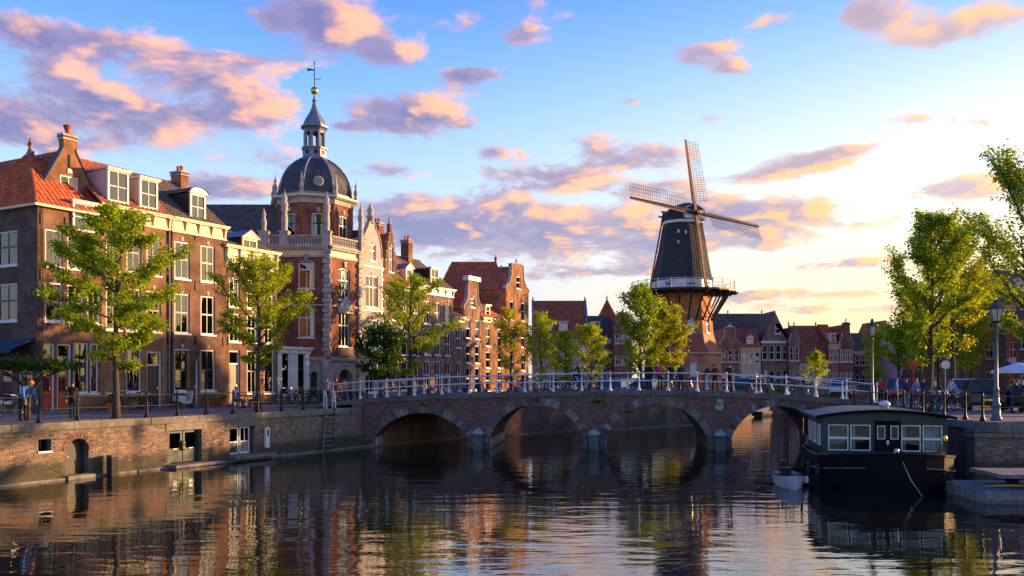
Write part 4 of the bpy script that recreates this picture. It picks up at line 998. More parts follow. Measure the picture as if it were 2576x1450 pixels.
# ---------------------------------------------------------------- houses seen over the bridge
def front_house(label, x0, x1, d, yeave, mat, cols, nfl, depth=8, ang=0., **kw):
    p = onfloor(x0, d); w = (x1 - x0) / FPX * d - .012; h = EYE + (HZ - yeave) / FPX * d - ST
    fh = kw.pop('fh', None) or h / nfl; floors = [(fh * i + .75, fh - 1.25) for i in range(nfl)][::-1]
    return house(label, (p.x, p.y, ST), ang, w, depth, h, mat, floors, cols, keyst=False, anch=False, **kw), w, h
a, w, h = front_house('white plastered house with broad brown tiled roof and white dormers beyond the bridge', 1342, 1480, 96, 852, 'white_plaster', 4, 2, ww=.8, roof='side', rh=4.3, tile='tile_brown', bars='white', depth=8)
for x in (.26, .55): dormer(a, w * x, .6, h + .55, 1.0, 1.3, 2.4, 'flat', 2)
for x in (.0, w): MB().prism([(-.3, h), (4, h + 4.35), (4, h + 4.55), (-.45, h)], x - .12, x + .12).xf(Matrix.Rotation(0, 4, 'Z')).build('verge', M['lead'], a).matrix_basis = Matrix.Rotation(R(90), 4, 'Z') @ Matrix.Scale(-1, 4, (0, 1, 0))
for x in (.05, w - .05): finial(a, x, 4, h + 4.4, .8, 'tile_brown')
a, w, h = front_house('brown brick house with pale cornice and tall dormer right of the white plastered house', 1481, 1543, 97, 853, 'brick_purple', 3, 2, ww=.7, roof='side', rh=2.6, tile='tile_dark', corn='white', fr=.4, bars='white', depth=6)
dormer(a, w * .3, .5, h + .3, .9, 1.6, 2.2, 'flat', 1)
p = onfloor(1490, 104); hr = thing('canal_house', 'house with steep red hipped roof behind the tall dormer', 'house', p, 0)
facade_mesh([(3.9, 0), (0, 0), (0, 6), (3.9, 6)], [], .3).build('wall', M['brick_red'], hr); body(hr, 3.9, 4.4, 6, 'brick_red')
e0, e1 = hip_roof(hr, -.3, 4.2, -.2, 4.5, 6., 4.9, 'tile_red', 60, .0); finial(hr, e0[0], e0[1], e0[2], .9, 'tile_brown')
a, w, h = front_house('narrow tall brick house with white window frames standing left of the windmill trees', 1545, 1590, 94, 828, 'brick_orange', 3, 3, ww=.48, gable='neck', g=1.7, roof='front', rh=1.8, tile='tile_brown', bars='white', wcols=1, arch=.1, side='brick_orange')
G = 108
a, w, h = front_house('brown brick house with curved white edged gable right of the windmill', 1812, 1862, G, 868, 'brick_purple', 3, 2, ww=.62, gable='neck', g=2.2, roof='front', rh=2.0, tile='tile_brown', bars='white', wcols=1, arch=.12)
MB().prism([(w * .3, h + 2.15), (w * .7, h + 2.15), (w * .5, h + 2.5)], -.1, .3).build('gable_pediment', M['cream'], a)
a, w, h = front_house('pale yellow plastered house with flat cornice and small roof dormer', 1863, 1914, G, 876, 'yellow_plaster', 3, 2, ww=.6, roof='side', rh=2.4, tile='tile_brown', corn='cream', fr=.3, bars='white', wcols=1, depth=5)
dormer(a, w * .5, .3, h + .25, .8, 1.0, 1.6, 'ped', 1)
p = onfloor(1792, 116); bw_ = 7.6; hk = thing('canal_house', 'large house with long dark tiled roof behind the yellow plastered house', 'house', p, 0)
facade_mesh([(bw_, 0), (0, 0), (0, 6.0), (bw_, 6.0)], [], .3).build('wall', M['brick_dark'], hk); body(hk, bw_, 8, 6.0, 'brick_dark', None, 4.2); side_roof(hk, bw_, 8, 6.0, 4.2, 'tile_dark', 60)
for x in (.5, 3.0, bw_): finial(hk, x, 4, 10.2, 1.0, 'tile_brown')
a, w, h = front_house('brown brick house with broad grey pointed gable and single attic window', 1916, 1984, G + 1, 858, 'brick_purple', 4, 2, ww=.68, gable='plain', g=3.6, roof='front', rh=3.6, tile='tile_dark', bars='white', wcols=1, arch=.1, gwin=((2.0, 7.1, .75, 1.2),))
MB().box(-.1, w + .1, -.2, .0, h - .3, h).build('cornice', M['white'], a)
a, w, h = front_house('slim brick house with scrolled neck gable squeezed between wider houses', 1985, 2012, G, 862, 'brick_purple', 2, 2, ww=.48, gable='neck', g=2.0, roof='front', rh=1.8, tile='tile_dark', bars='white', wcols=1)
a, w, h = front_house('low white plastered house under a huge dark red tiled roof', 2013, 2084, G, 912, 'pink_plaster', 4, 1, ww=.5, roof='side', rh=4.6, tile='tile_brown', bars='white', wcols=1, depth=9)
for x in (.0, w): finial(a, x, 4.5, h + 4.6, 1.0, 'tile_brown')
a, w, h = front_house('orange brick house with yellow cornice and dormer beside the red gabled house', 2085, 2111, G, 868, 'brick_orange', 2, 2, ww=.5, roof='side', rh=2.6, tile='tile_red', corn='cream', fr=.4, bars='white', wcols=1)
dormer(a, w * .5, .3, h + .2, .7, 1.2, 1.6, 'flat', 1)
a, w, h = front_house('red brown brick house with steep white edged gable and ball finial', 2112, 2147, G, 868, 'brick_red', 3, 2, ww=.42, gable='neck', g=2.7, roof='front', rh=2.4, tile='tile_red', bars='white', wcols=1, gwin=((.85, 4.7, .4, .9),) if 0 else None)
a, w, h = front_house('dark brick house with grey roof half hidden by the slim lamp post', 2150, 2196, 116, 885, 'brick_dark', 3, 2, ww=.6, roof='side', rh=2.5, tile='tile_dark', corn='white', fr=.3, bars='white', wcols=1)
a, w, h = front_house('dark roofed house behind the trees right of the slim lamp post', 2197, 2262, 118, 880, 'brick_brown', 3, 2, ww=.7, roof='front', rh=3.8, tile='tile_brown', bars='white', wcols=1, gable='plain', g=3.8)
a, w, h = front_house('pale house seen between the tree trunks on the right bank', 2263, 2345, 112, 880, 'white_plaster', 4, 2, ww=.7, roof='side', rh=2.8, tile='tile_brown', bars='white', wcols=1)
a, w, h = front_house('brown brick house behind the parked cars and tree trunks', 2346, 2440, 104, 840, 'brick_brown', 4, 3, ww=.75, roof='side', rh=2.8, tile='tile_brown', bars='white', wcols=1, corn='white', fr=.4)
a, w, h = front_house('dark red brick house with white cornice behind the terrace parasol', 2478, 2530, 82, 775, 'brick_purple', 2, 3, ww=.75, roof='side', rh=3.6, tile='tile_dark', bars='white', corn='white', fr=.4)
a, w, h = front_house('wide dark red brick house with shop awning at the right edge', 2531, 2760, 80, 770, 'brick_purple', 6, 3, ww=.75, roof='side', rh=3.6, tile='tile_dark', bars='white', corn='white', fr=.4)
MB().prism([(0, 3.4), (-1.4, 2.9), (-1.4, 2.75), (0, 3.3)], 0, 2.2).xf(Matrix.Rotation(R(90), 4, 'Z') @ Matrix.Scale(-1, 4, (0, 1, 0))).build('awning', M['canvas'], a)

# mostly unseen house added to continue the right row and shade the left facades
for y0, w, hh, mt, lab in ((76.5, 8.6, 10.2, 'brick_brown', 'added brown brick house with cream cornice, mostly past the right edge, shading the left row'),):
    fh = hh / 3; house(lab, (43.5, y0, ST), R(-90), w, 9, hh, mt, [(fh * i + .75, fh - 1.25) for i in (2, 1, 0)], 4, .95, roof='side', rh=3.4, tile='tile_dark', corn='cream', fr=.5, bars='white', wcols=1, anch=False)
# ---------------------------------------------------------------- domed church on the corner
C = O_ROW + UL * T(826)
Yc = C.y
ch = thing('domed_church', 'red brick corner church with white stone trim, grey dome and lantern', 'church', (C.x, C.y, ST), 0)
HW = 10.9
def onface(ang): return Matrix.Rotation(ang, 4, 'Z')
FL = Matrix.Translation((-4.6, 0, 0))                    # face towards the canal bend: local x to the right
FR = onface(ANG)                                          # face along the street
def put(o, Mx): o.matrix_basis = Mx @ o.matrix_basis; return o
def face_part(mb, name, mat, Mx, smooth=False): return put(mb.build(name, M[mat], ch, smooth), Mx)
lw = [(3.05, 8.0, 1.15, 2.0, .16), (3.05, 4.55, 1.15, 2.1, .0)]
hl = [rect(x - a / 2, x + a / 2, z, z + b, ar) for x, z, a, b, ar in lw] + [rect(3.55 - .35, 3.55 + .3, .1, 2.2, .3)]
face_part(facade_mesh([(4.6, 3.0), (0, 3.0), (0, HW), (4.6, HW)], hl[:2], .3, .2), 'wall', 'brick_red', FL)
face_part(facade_mesh([(4.6, 0), (0, 0), (0, 3.0), (4.6, 3.0)], hl[2:], .3, .25), 'ground_wall', 'stone', FL)
for x, z, a, b, ar in lw: put(window(ch, x, z, a, b, 2, (.68,), 'white', ar, curtain='none', y=.1), FL)
put(window(ch, 3.525, .1, .65, 2.1, 1, (.7,), 'sash', .28, y=.14, curtain='none', sill=False), FL)
WRF = 3.55
rw = [(1.75, 7.3, 1.25, 2.3, .2), (1.75, 3.95, 1.25, 2.5, .0)]
hr_ = [rect(x - a / 2, x + a / 2, z, z + b, ar) for x, z, a, b, ar in rw] + [rect(.95, 2.6, .05, 2.35, .82)]
face_part(facade_mesh([(WRF, 3.0), (0, 3.0), (0, HW), (WRF, HW)], hr_[:2], .3, .2), 'wall', 'brick_red', FR)
face_part(facade_mesh([(WRF, 0), (0, 0), (0, 3.0), (WRF, 3.0)], hr_[2:], .3, .45), 'ground_wall', 'stone', FR)
for x, z, a, b, ar in rw: put(window(ch, x, z, a, b, 3, (.62,), 'white', ar, curtain='full', y=.1), FR)
# church door in the arch
pd = MB().prism(rect(.97, 2.58, .06, 2.33, .8), .42, .47).build('church_door', M['door_dark'], ch); put(pd, FR)
MB().box(1.45, 2.1, .38, .42, .1, 1.25).build('glass_panel', M['lamp_glass'], pd); MB().box(.98, 2.57, .36, .42, 1.42, 1.5).build('transom', M['sash'], pd)
arch_w = MB()
for k in range(11):
    a0_, a1_ = math.pi * k / 11 + .015, math.pi * (k + 1) / 11 - .015
    o = MB().prism([(1.775 + q_ * math.cos(w_), 1.53 + q_ * math.sin(w_)) for q_, w_ in ((.83, a0_), (1.12, a0_), (1.12, a1_), (.83, a1_))], -.09, .02).build('voussoir', M['stone'], ch); put(o, FR)
# ground floor rustication, string courses, entablature, balustrade on both faces
def trim(F, L, x0=0.):
    for i in range(6): face_part(MB().box(x0, L, -.03, .0, .35 + i * .44, .36 + i * .44 + .02), 'joint_line', 'stone_grey', F) if False else None
    face_part(MB().box(x0, L, -.16, .02, 2.92, 3.08).box(x0, L, -.1, .02, 3.085, 3.2), 'string_course', 'stone', F)
    face_part(MB().box(x0, L, -.09, .02, 6.78, 6.9), 'string_course', 'stone', F)
    face_part(MB().box(x0, L, -.08, .02, 10.2, 10.32), 'string_course', 'stone', F)
    face_part(MB().box(x0, L, -.05, .02, 10.325, 10.75), 'frieze', 'cream', F)
    face_part(MB().box(x0 - .1, L + .1, -.3, .2, HW - .15, HW - .02).box(x0 - .12, L + .12, -.38, .2, HW - .018, HW + .08), 'cornice', 'stone', F)
    face_part(MB().box(x0, L, -.25, .05, HW + .082, HW + .2).box(x0, L, -.25, .05, HW + .72, HW + .84), 'balustrade_rail', 'stone', F)
    n = int((L - x0) / .2); bm_ = cached('bal', lambda: MB().lathe([(.06, 0), (.075, .12), (.045, .22), (.075, .36), (.06, .52)], 6).mesh('baluster', M['stone']))
    for i in range(n):
        o = link('baluster', bm_, ch, (x0 + .1 + (L - x0 - .1) * i / n, -.1, HW + .2)); put(o, F)
trim(FL, 4.45); trim(FR, WRF - .1, .15)
def pier(F, x, h0, statue=True, s=1., base=0.):
    """white stone pilaster up the wall, carrying an obelisk or statue on the balustrade"""
    if base >= 0:
        face_part(MB().box(x - .28, x + .28, -.22, .02, base, 3.0), 'pilaster', 'stone', F)
        for i in range(22):
            hw = .3 if i % 2 else .22
            face_part(MB().box(x - hw, x + hw, -.2 if i % 2 else -.16, .02, 3.22 + i * .345, 3.22 + i * .345 + .30), 'quoin', 'stone', F)
    face_part(MB().box(x - .3, x + .3, -.42, .18, HW + .083, HW + 1.0).box(x - .36, x + .36, -.48, .24, HW + 1.002, HW + 1.1), 'pedestal', 'stone', F)
    if statue: mb = MB().lathe([(.26, 0), (.2, .15), (.22, .7), (.17, 1.3), (.27, 1.45), (.2, 1.6), (.28, 1.75), (.16, 2.0), (.2, 2.25), (.08, 2.45), (.0, 2.9)], 8)
    else: mb = MB().lathe([(.24, 0), (.16, .2), (.2, .5), (.2, .75), (.1, .95), (.16, 1.2), (.07, 1.4), (.0, 1.75)], 8)
    o = mb.build('pinnacle', M['stone'], ch, True, (x, -.12, HW + 1.1)); o.scale = (s, s, s); put(o, F)
pier(FL, 4.52, 0, True, 1.0); pier(FL, 1.55, 0, True, 1.05, -1); pier(FL, .1, 0, False, 1.0, -1); pier(FR, WRF - .1, 0, True, .9)
# gothic hood and little balcony of the street face
face_part(MB().prism([(.95, 6.35), (2.55, 6.35), (2.55, 6.75), (1.75, 7.55), (.95, 6.75)], -.16, .02), 'window_hood', 'stone', FR)
face_part(MB().box(1.05, 2.45, -.25, .0, 3.25, 3.32).box(1.05, 2.45, -.25, -.19, 3.82, 3.9), 'balcony', 'stone', FR)
for i in range(8): face_part(MB().box(1.1 + i * .18, 1.15 + i * .18, -.24, -.2, 3.32, 3.82), 'balcony_bar', 'stone', FR)
for F, x, z in ((FL, 3.05, 10.02), (FR, 1.75, 9.66)): face_part(MB().prism([(x - .1, z), (x + .1, z), (x + .16, z + .4), (x - .16, z + .4)], -.12, .02), 'keystone', 'stone', F)
# body behind the faces and nave
bp = [(-4.6, 0), (0, 0), (UL.x * WRF, UL.y * WRF), (UL.x * WRF + NL.x * 8, UL.y * WRF + NL.y * 8), (-4.6, 9)]
mb = MB()
for i in (2, 3, 4):
    (x0_, y0_), (x1_, y1_) = bp[i], bp[(i + 1) % 5]; mb.face([(x0_, y0_, 0), (x1_, y1_, 0), (x1_, y1_, HW), (x0_, y0_, HW)])
mb.face([(x, y, HW - .01) for x, y in bp]); mb.build('rear_wall', M['brick_red'], ch)
mb = MB(); mb.face([(-4.5, 1.4, 0), (-.4, 1.4, 0), (-.4, 1.4, HW), (-4.5, 1.4, HW)]).face([(-.4, 1.4, 0), (UL.x * WRF - 1., UL.y * WRF, 0), (UL.x * WRF - 1., UL.y * WRF, HW), (-.4, 1.4, HW)]); mb.build('inner_wall', M['room'], ch)
nx0, nx1, ny0 = -10.4, -4.62, .4
MB().box(nx0, nx1, ny0, ny0 + 8, 0, 11.3).build('nave_wall', M['brick_dark'], ch)
Ln = math.hypot(4.2, 3.4)
roof_slope(ch, (nx0, ny0 - .2, 11.3), (1, 0, 0), (0, 4.2, 3.4), [(0, 0), (nx1 - nx0 + .9, 0), (nx1 - nx0 + .9, Ln), (0, Ln)], 'tile_dark', 150, 'nave_roof')
roof_slope(ch, (nx1, ny0 + 8.2, 11.3), (-1, 0, 0), (0, -4.2, 3.4), [(0, 0), (nx1 - nx0, 0), (nx1 - nx0, Ln), (0, Ln)], 'tile_dark', 0, 'nave_roof')
# octagonal drum
dc = Vector((-1.95, 4.35, 0)); ROT = R(-90 - 4)
def octa(r, z0, z1, name, mat, r2=None):
    mb = MB().lathe([(r, z0), (r2 or r, z1)], 8, dc.x, dc.y, 0, ROT); return mb.build(name, M[mat], ch)
RD = 2.95; D0, D1 = HW, 14.35
for i in range(8):
    a = ROT + R(45) * (i + .5); n_ = Vector((math.cos(a), math.sin(a), 0)); s_ = 2 * RD * math.sin(R(22.5)); ap = RD * math.cos(R(22.5))
    Fm = Matrix.Translation(dc + n_ * ap) @ Matrix.Rotation(math.atan2(n_.y, n_.x) + R(90), 4, 'Z')
    vis = n_.y < .3
    fm = facade_mesh([(s_ / 2, D0), (-s_ / 2, D0), (-s_ / 2, D1), (s_ / 2, D1)], [rect(-.48, .48, D0 + 1.0, D0 + 2.75, .12)] if vis else [], .3, .16)
    face_part(fm, 'drum_wall', 'brick_red', Fm)
    if vis:
        put(window(ch, 0, D0 + 1.0, .96, 1.75, 2, (.58,), 'sash' if n_.x < .5 else 'white', .12, curtain='blind', y=.08), Fm)
        face_part(MB().prism([(-.08, D0 + 2.85), (.08, D0 + 2.85), (.13, D0 + 3.15), (-.13, D0 + 3.15)], -.06, .02), 'keystone', 'stone', Fm)
octa(RD - .5, D0, D1 + .8, 'drum_core', 'room')
octa(RD + .08, D1 + .002, D1 + .36, 'frieze', 'stone'); octa(RD + .22, D1 + .362, D1 + .48, 'drum_cornice', 'stone', RD + .38); octa(RD + .42, D1 + .482, D1 + .6, 'drum_cornice', 'cream')
octa(RD - .1, D1 + .602, D1 + .85, 'dome_base', 'lead')
# dome: eight curved slated shells with lead hips
zd = D1 + .85
prof = [(RD - .18, 0), (RD - .2, .5), (RD - .33, 1.05), (RD - .58, 1.6), (RD - .95, 2.1), (RD - 1.42, 2.52), (RD - 1.95, 2.85)]
MB().lathe([(r, zd + z) for r, z in prof], 8, dc.x, dc.y, 0, ROT).build('dome', M['slate'], ch)
for i in range(8):
    a = ROT + R(45) * i
    pts_ = [(dc.x + (r + .02) * math.cos(a), dc.y + (r + .02) * math.sin(a), zd + z) for r, z in prof]
    MB().tube(pts_, .085, 6).build('dome_rib', M['lead'], ch, True)
    f_ = MB().lathe([(.17, 0), (.17, .2), (.1, .3), (.17, .5), (.15, .75), (.06, .9), (.1, 1.1), (.04, 1.25), (0, 1.65)], 8).build('pinnacle', M['stone'], ch, True, (dc.x + (RD + .22) * math.cos(a), dc.y + (RD + .22) * math.sin(a), D1 + .6))
a = ROT + R(22.5); dcx, dcy = dc.x + (RD - .35) * math.cos(a), dc.y + (RD - .35) * math.sin(a)
oe = MB().lathe([(.2, 0), (.34, 0), (.38, .1), (.34, .16), (.3, .16)], 12).xf(Matrix.Translation((dcx, dcy, zd + .75)) @ Matrix.Rotation(a, 4, 'Z') @ Matrix.Rotation(R(90), 4, 'Y')).build('round_dormer', M['stone'], ch)
MB().lathe([(.22, .15), (.22, .19)], 12).xf(Matrix.Translation((dcx, dcy, zd + .75)) @ Matrix.Rotation(a, 4, 'Z') @ Matrix.Rotation(R(90), 4, 'Y')).build('pane', M['glass'], oe)
# lantern
zl = zd + 2.85
def lan(name, mat, *pr, n=8, smooth=False): return MB().lathe([(r, zl + z) for r, z in pr], n, dc.x, dc.y, 0, ROT).build(name, M[mat], ch, smooth)
lan('lantern_base', 'lead', (1.12, -.08), (1.02, .08), (.92, .16), (.88, .75), (.98, .8), (1.0, .9))
for i in range(8):
    a = ROT + R(45) * i; MB().box(-.09, .09, -.09, .09, zl + .9, zl + 2.15).xf(Matrix.Translation((dc.x + .72 * math.cos(a), dc.y + .72 * math.sin(a), 0)) @ Matrix.Rotation(a, 4, 'Z')).build('lantern_column', M['lead'], ch)
    a2 = a + R(22.5); MB().prism([(-.3, 2.15), (-.3, 1.85), (-.2, 1.85), (-.17, 1.98), (0, 2.08), (.17, 1.98), (.2, 1.85), (.3, 1.85), (.3, 2.15)], -.05, .05).xf(Matrix.Translation((dc.x + .67 * math.cos(a2), dc.y + .67 * math.sin(a2), zl)) @ Matrix.Rotation(a2 + R(90), 4, 'Z')).build('lantern_arch', M['lead'], ch)
    MB().box(-.12, .12, -.02, .02, zl + .35, zl + .65).xf(Matrix.Translation((dc.x + .835 * math.cos(a2), dc.y + .835 * math.sin(a2), 0)) @ Matrix.Rotation(a2 + R(90), 4, 'Z')).build('lantern_panel', M['iron'], ch)
lan('lantern_cornice', 'lead', (.78, 2.15), (.86, 2.3), (1.05, 2.42), (1.06, 2.5))
lan('lantern_roof', 'lead', (.92, 2.5), (.88, 2.7), (.74, 3.0), (.52, 3.35), (.3, 3.75), (.17, 4.15), (.13, 4.4), (.2, 4.48), (.1, 4.58), (.05, 5.0))
MB().lathe([(0.02, -.29), (.16, -.25), (.26, -.13), (.29, 0), (.26, .13), (.16, .25), (.02, .29)], 14, dc.x, dc.y).xf(Matrix.Translation((0, 0, zl + 5.25))).build('golden_ball', M['gold'], ch, True)
vn = MB().tube([(dc.x, dc.y, zl + 5.5), (dc.x, dc.y, zl + 7.5)], [.035, .02], 6).build('weather_vane', M['iron'], ch)
MB().tube([(dc.x - .02, dc.y, zl + 6.1), (dc.x + .5, dc.y, zl + 6.14)], .025, 6).lathe([(.0, -.1), (.09, -.05), (.1, 0), (.09, .05), (0, .1)], 8, dc.x + .58, dc.y).xf(Matrix.Translation((0, 0, 0))).build('vane_arm', M['iron'], vn)
MB().prism([(-.5, 6.72), (-.28, 6.78), (0, 6.74), (0, 6.84), (-.3, 6.9), (-.55, 6.95)], -.015, .015).xf(Matrix.Translation((dc.x, dc.y, zl))).build('vane_arm', M['iron'], vn)
for z in (6.45, 7.3): MB().lathe([(0, -.08), (.07, 0), (0, .08)], 8, dc.x, dc.y).xf(Matrix.Translation((0, 0, zl + z))).build('vane_knob', M['gold'], vn)

# ---------------------------------------------------------------- windmill
MD = 100.0
wm = thing('windmill', 'tall black smock windmill with four lattice sails on an octagonal brick base', 'windmill', onfloor(1717, MD), 0)
def zm(y): return EYE + (HZ - y) / FPX * MD - ST
MR = R(-90 - 16)
def moct(name, mat, *pr, smooth=False): return MB().lathe([(r, z) for r, z in pr], 8, 0, 0, 0, MR).build(name, M[mat], wm, smooth)
z_c1, z_sk, z_st = zm(893), zm(845), zm(738)
M['mill_brick'] = brickmat('orange mill brick', (.54, .21, .075), (.64, .27, .10), (.5, .35, .2))
def mill_face(r0, r1, z0, z1, wins, mat):
    for i in range(8):
        a = MR + R(45) * (i + .5); n_ = Vector((math.cos(a), math.sin(a), 0)); k = math.cos(R(22.5)); s0, s1 = r0 * math.sin(R(22.5)), r1 * math.sin(R(22.5))
        tilt = math.atan2((r0 - r1) * k, z1 - z0); L = math.hypot((r0 - r1) * k, z1 - z0)
        Fm = Matrix.Translation(n_ * r0 * k + Vector((0, 0, z0))) @ Matrix.Rotation(math.atan2(n_.y, n_.x) + R(90), 4, 'Z') @ Matrix.Rotation(-tilt, 4, 'X')
        vis = n_.y < .25
        hs = [rect(-.4, .4, b0, b0 + bh, .12) for b0, bh in wins] if vis else []
        o = facade_mesh([(s0, 0), (-s0, 0), (-s1, L), (s1, L)], hs, .3, .15).build('wall', M[mat], wm); o.matrix_basis = Fm
        if vis:
            for b0, bh in wins:
                o = window(wm, 0, b0, .8, bh, 2, (.6,), 'white', .12, curtain='none', y=.06); o.matrix_basis = Fm @ o.matrix_basis
mill_face(4.45, 4.15, 0, z_c1, [(1.9, 1.5)], 'mill_brick')
moct('cornice', 'cream', (4.16, z_c1 - .05), (4.42, z_c1 + .05), (4.5, z_c1 + .2), (4.2, z_c1 + .22))
moct('skirt_roof', 'tile_brown', (4.42, z_c1 + .2), (3.7, z_c1 + 1.2), (3.42, z_sk + .12))
mill_face(3.42, 3.05, z_sk, z_st, [(.25, 1.6)], 'mill_brick')
moct('brick_core', 'room', (2.6, .1), (2.6, z_st))
# stage with struts, floor boards and railing
RS = 5.9
MB().lathe([(1.9, z_st - .12), (RS, z_st - .02), (RS, z_st + .16), (1.9, z_st + .16)], 24).build('stage_floor', M['black_wood'], wm)
for i in range(24):
    a = 2 * math.pi * i / 24
    c_, s_ = math.cos(a), math.sin(a)
    MB().tube([(3.3 * c_, 3.3 * s_, z_sk + 1.6), (5.2 * c_, 5.2 * s_, z_st - .08)], .10, 6).build('strut', M['black_wood'], wm)
    MB().box(-.07, .07, 0, RS + .2, -.2, -.02).xf(Matrix.Translation((0, 0, z_st)) @ Matrix.Rotation(a - R(90), 4, 'Z')).build('joist', M['black_wood'], wm)
rm = MB()
for i in range(24):
    a = 2 * math.pi * (i + .5) / 24; MB().box(-.045, .045, -.045, .045, z_st + .16, z_st + 1.22).xf(Matrix.Translation((5.75 * math.cos(a), 5.75 * math.sin(a), 0)) @ Matrix.Rotation(a, 4, 'Z')).build('stage_post', M['white'], wm)
    b = 2 * math.pi * (i + 1.5) / 24
    for z in (1.15, .72, .4): MB().tube([(5.75 * math.cos(a), 5.75 * math.sin(a), z_st + z), (5.75 * math.cos(b), 5.75 * math.sin(b), z_st + z)], .028, 5).build('stage_rail', M['white'], wm)
# white base of the body, then the thatched smock
z_b0, z_b1 = z_st + 1.35, zm(566)
moct('body_base', 'white', (3.3, z_st + .16), (3.22, z_b0))
for i in range(8):
    a = MR + R(45) * (i + .5); n_ = Vector((math.cos(a), math.sin(a), 0))
    if n_.y < .3:
        o = window(wm, 0, z_st + .3, 1.1, .95, 2, (.5,), 'sash', curtain='none', y=-.03); o.matrix_basis = Matrix.Translation(n_ * 3.04) @ Matrix.Rotation(math.atan2(n_.y, n_.x) + R(90), 4, 'Z') @ o.matrix_basis
moct('smock', 'thatch', (3.35, z_b0), (3.05, z_b0 + 1.3), (2.62, z_b0 + 4.), (2.22, z_b1))
moct('curb_ring', 'white', (2.28, z_b1), (2.32, z_b1 + .3))
for sx_, zz in ((-.9, 1.1), (-.1, 1.2), (-.9, 2.3)): MB().box(sx_ - .09, sx_ + .09, -2.42, -2.2, z_b1 - zz - .18, z_b1 - zz + .18).build('hatch', M['white'], wm)
# cap: turned to the wind shaft direction
YAW = R(31)
cap = Matrix.Translation((0, 0, z_b1 + .3)) @ Matrix.Rotation(YAW, 4, 'Z')          # local -y is where the sails face
cb = MB(); secs = []
for y_, wd, ht, zb in ((-1.9, 1.55, 1.75, .0), (-1.0, 1.95, 2.05, .0), (.3, 2.1, 1.95, .0), (1.5, 1.75, 1.5, .1), (2.5, 1.0, .85, .25)):
    secs.append([(wd * math.cos(R(a_)) * (1 if a_ not in (60, 120) else .95), y_, zb + ht * math.sin(R(a_)) ** .8) for a_ in (0, 25, 45, 65, 90, 115, 135, 155, 180)])
for s0, s1 in zip(secs, secs[1:]):
    for k in range(8): cb.face([s0[k], s0[k + 1], s1[k + 1], s1[k]])
cb.face(secs[0]); cb.face(secs[-1]); cb.xf(cap); cb.build('cap', M['thatch'], wm)
MB().box(-1.5, 1.5, -2.02, -1.92, .1, 1.0).xf(cap).build('cap_front', M['white'], wm)
MB().tube([(-1.7, -1.95, .4), (-1.4, -1.98, 1.2), (0, -2.0, 1.85), (1.4, -1.98, 1.2), (1.7, -1.95, .4)], .09, 6).xf(cap).build('cap_trim', M['mill_blue'], wm)
tl_ = MB()
for s in (-1, 1):
    o = MB().tube([(s * .3, 2.3, .7), (s * .15, 5.4, -z_b1 + z_st + .6)], .11, 6).xf(cap).build('tail_pole', M['black_wood'], wm)
    o = MB().tube([(s * 2.6, .2, .9), (s * .25, 5.3, -z_b1 + z_st + 1.0)], .09, 6).xf(cap).build('tail_brace', M['black_wood'], wm)
MB().tube([(-2.9, .2, .9), (2.9, .2, .9)], .12, 6).xf(cap).build('tail_beam', M['mill_blue'], wm); MB().tube([(-1.6, 2.2, .8), (1.6, 2.2, .8)], .1, 6).xf(cap).build('tail_beam', M['door_green'], wm)
# sails
TILT, ROTS, LS = R(16), R(5), 9.25
n0 = Vector((math.sin(YAW), -math.cos(YAW), 0)); hh_ = Vector((math.cos(YAW), math.sin(YAW), 0))
upv = Vector((0, 0, 1)) * math.cos(TILT) - n0 * math.sin(TILT); nn = n0 * math.cos(TILT) + Vector((0, 0, 1)) * math.sin(TILT)
hub = Vector(((1752 - 1288) / FPX * 98, 98, EYE + (HZ - 537) / FPX * 98)) - Vector(wm.location)
wsh = MB().tube([hub - nn * 2.2, hub + nn * .35], .22, 8).build('windshaft', M['mill_blue'], wm)
MB().lathe([(.05, 0), (.26, .02), (.28, .2), (.15, .34), (.03, .36)], 10).xf(Matrix.Translation(hub + nn * .3) @ nn.to_track_quat('Z', 'Y').to_matrix().to_4x4()).build('poll_end', M['gold'], wsh)
for i in range(4):
    an = ROTS + R(90) * i
    d_ = upv * math.cos(an) + hh_ * math.sin(an)            # along the sail
    e_ = (hh_ * math.cos(an) - upv * math.sin(an))          # trailing side
    Sm = Matrix.Translation(hub + nn * (.15 if i % 2 else -.12)) @ Matrix((e_, nn, d_)).transposed().to_4x4()
    st = MB(); st.hexa([(-.17, -.14, -.2), (.17, -.14, -.2), (.17, .14, -.2), (-.17, .14, -.2), (-.09, -.08, LS), (.09, -.08, LS), (.09, .08, LS), (-.09, .08, LS)])
    so = st.xf(Sm).build('sail', M['black_wood'] if i in (1, 3) else M['mill_wood'], wm)
    MB().hexa([(-.36, .03, 1.6), (-.12, .0, 1.6), (-.12, .05, 1.6), (-.36, .08, 1.6), (-.22, .03, LS), (-.09, .0, LS), (-.09, .05, LS), (-.22, .08, LS)]).xf(Sm).build('leading_board', M['mill_wood'], so)
    nb = 27
    for k in range(nb):
        z = 1.7 + (LS - 1.8) * k / (nb - 1); tw = R(16 - 12 * k / nb); wd = 1.65
        MB().box(0, wd, -.012, .012, -.014, .014).xf(Sm @ Matrix.Translation((0, 0, z)) @ Matrix.Rotation(tw, 4, 'Z')).build('sail_bar', M['black_wood'], so)
    for j, fx in enumerate((.42, .83, 1.24, 1.65)):
        pp = []
        for k in range(10):
            z = 1.7 + (LS - 1.8) * k / 9; tw = R(16 - 12 * k / 9.); pp.append(Sm @ Vector((fx * math.cos(tw), fx * math.sin(tw), z)))
        MB().tube(pp, .015, 4).build('sail_hemlath', M['black_wood'], so)
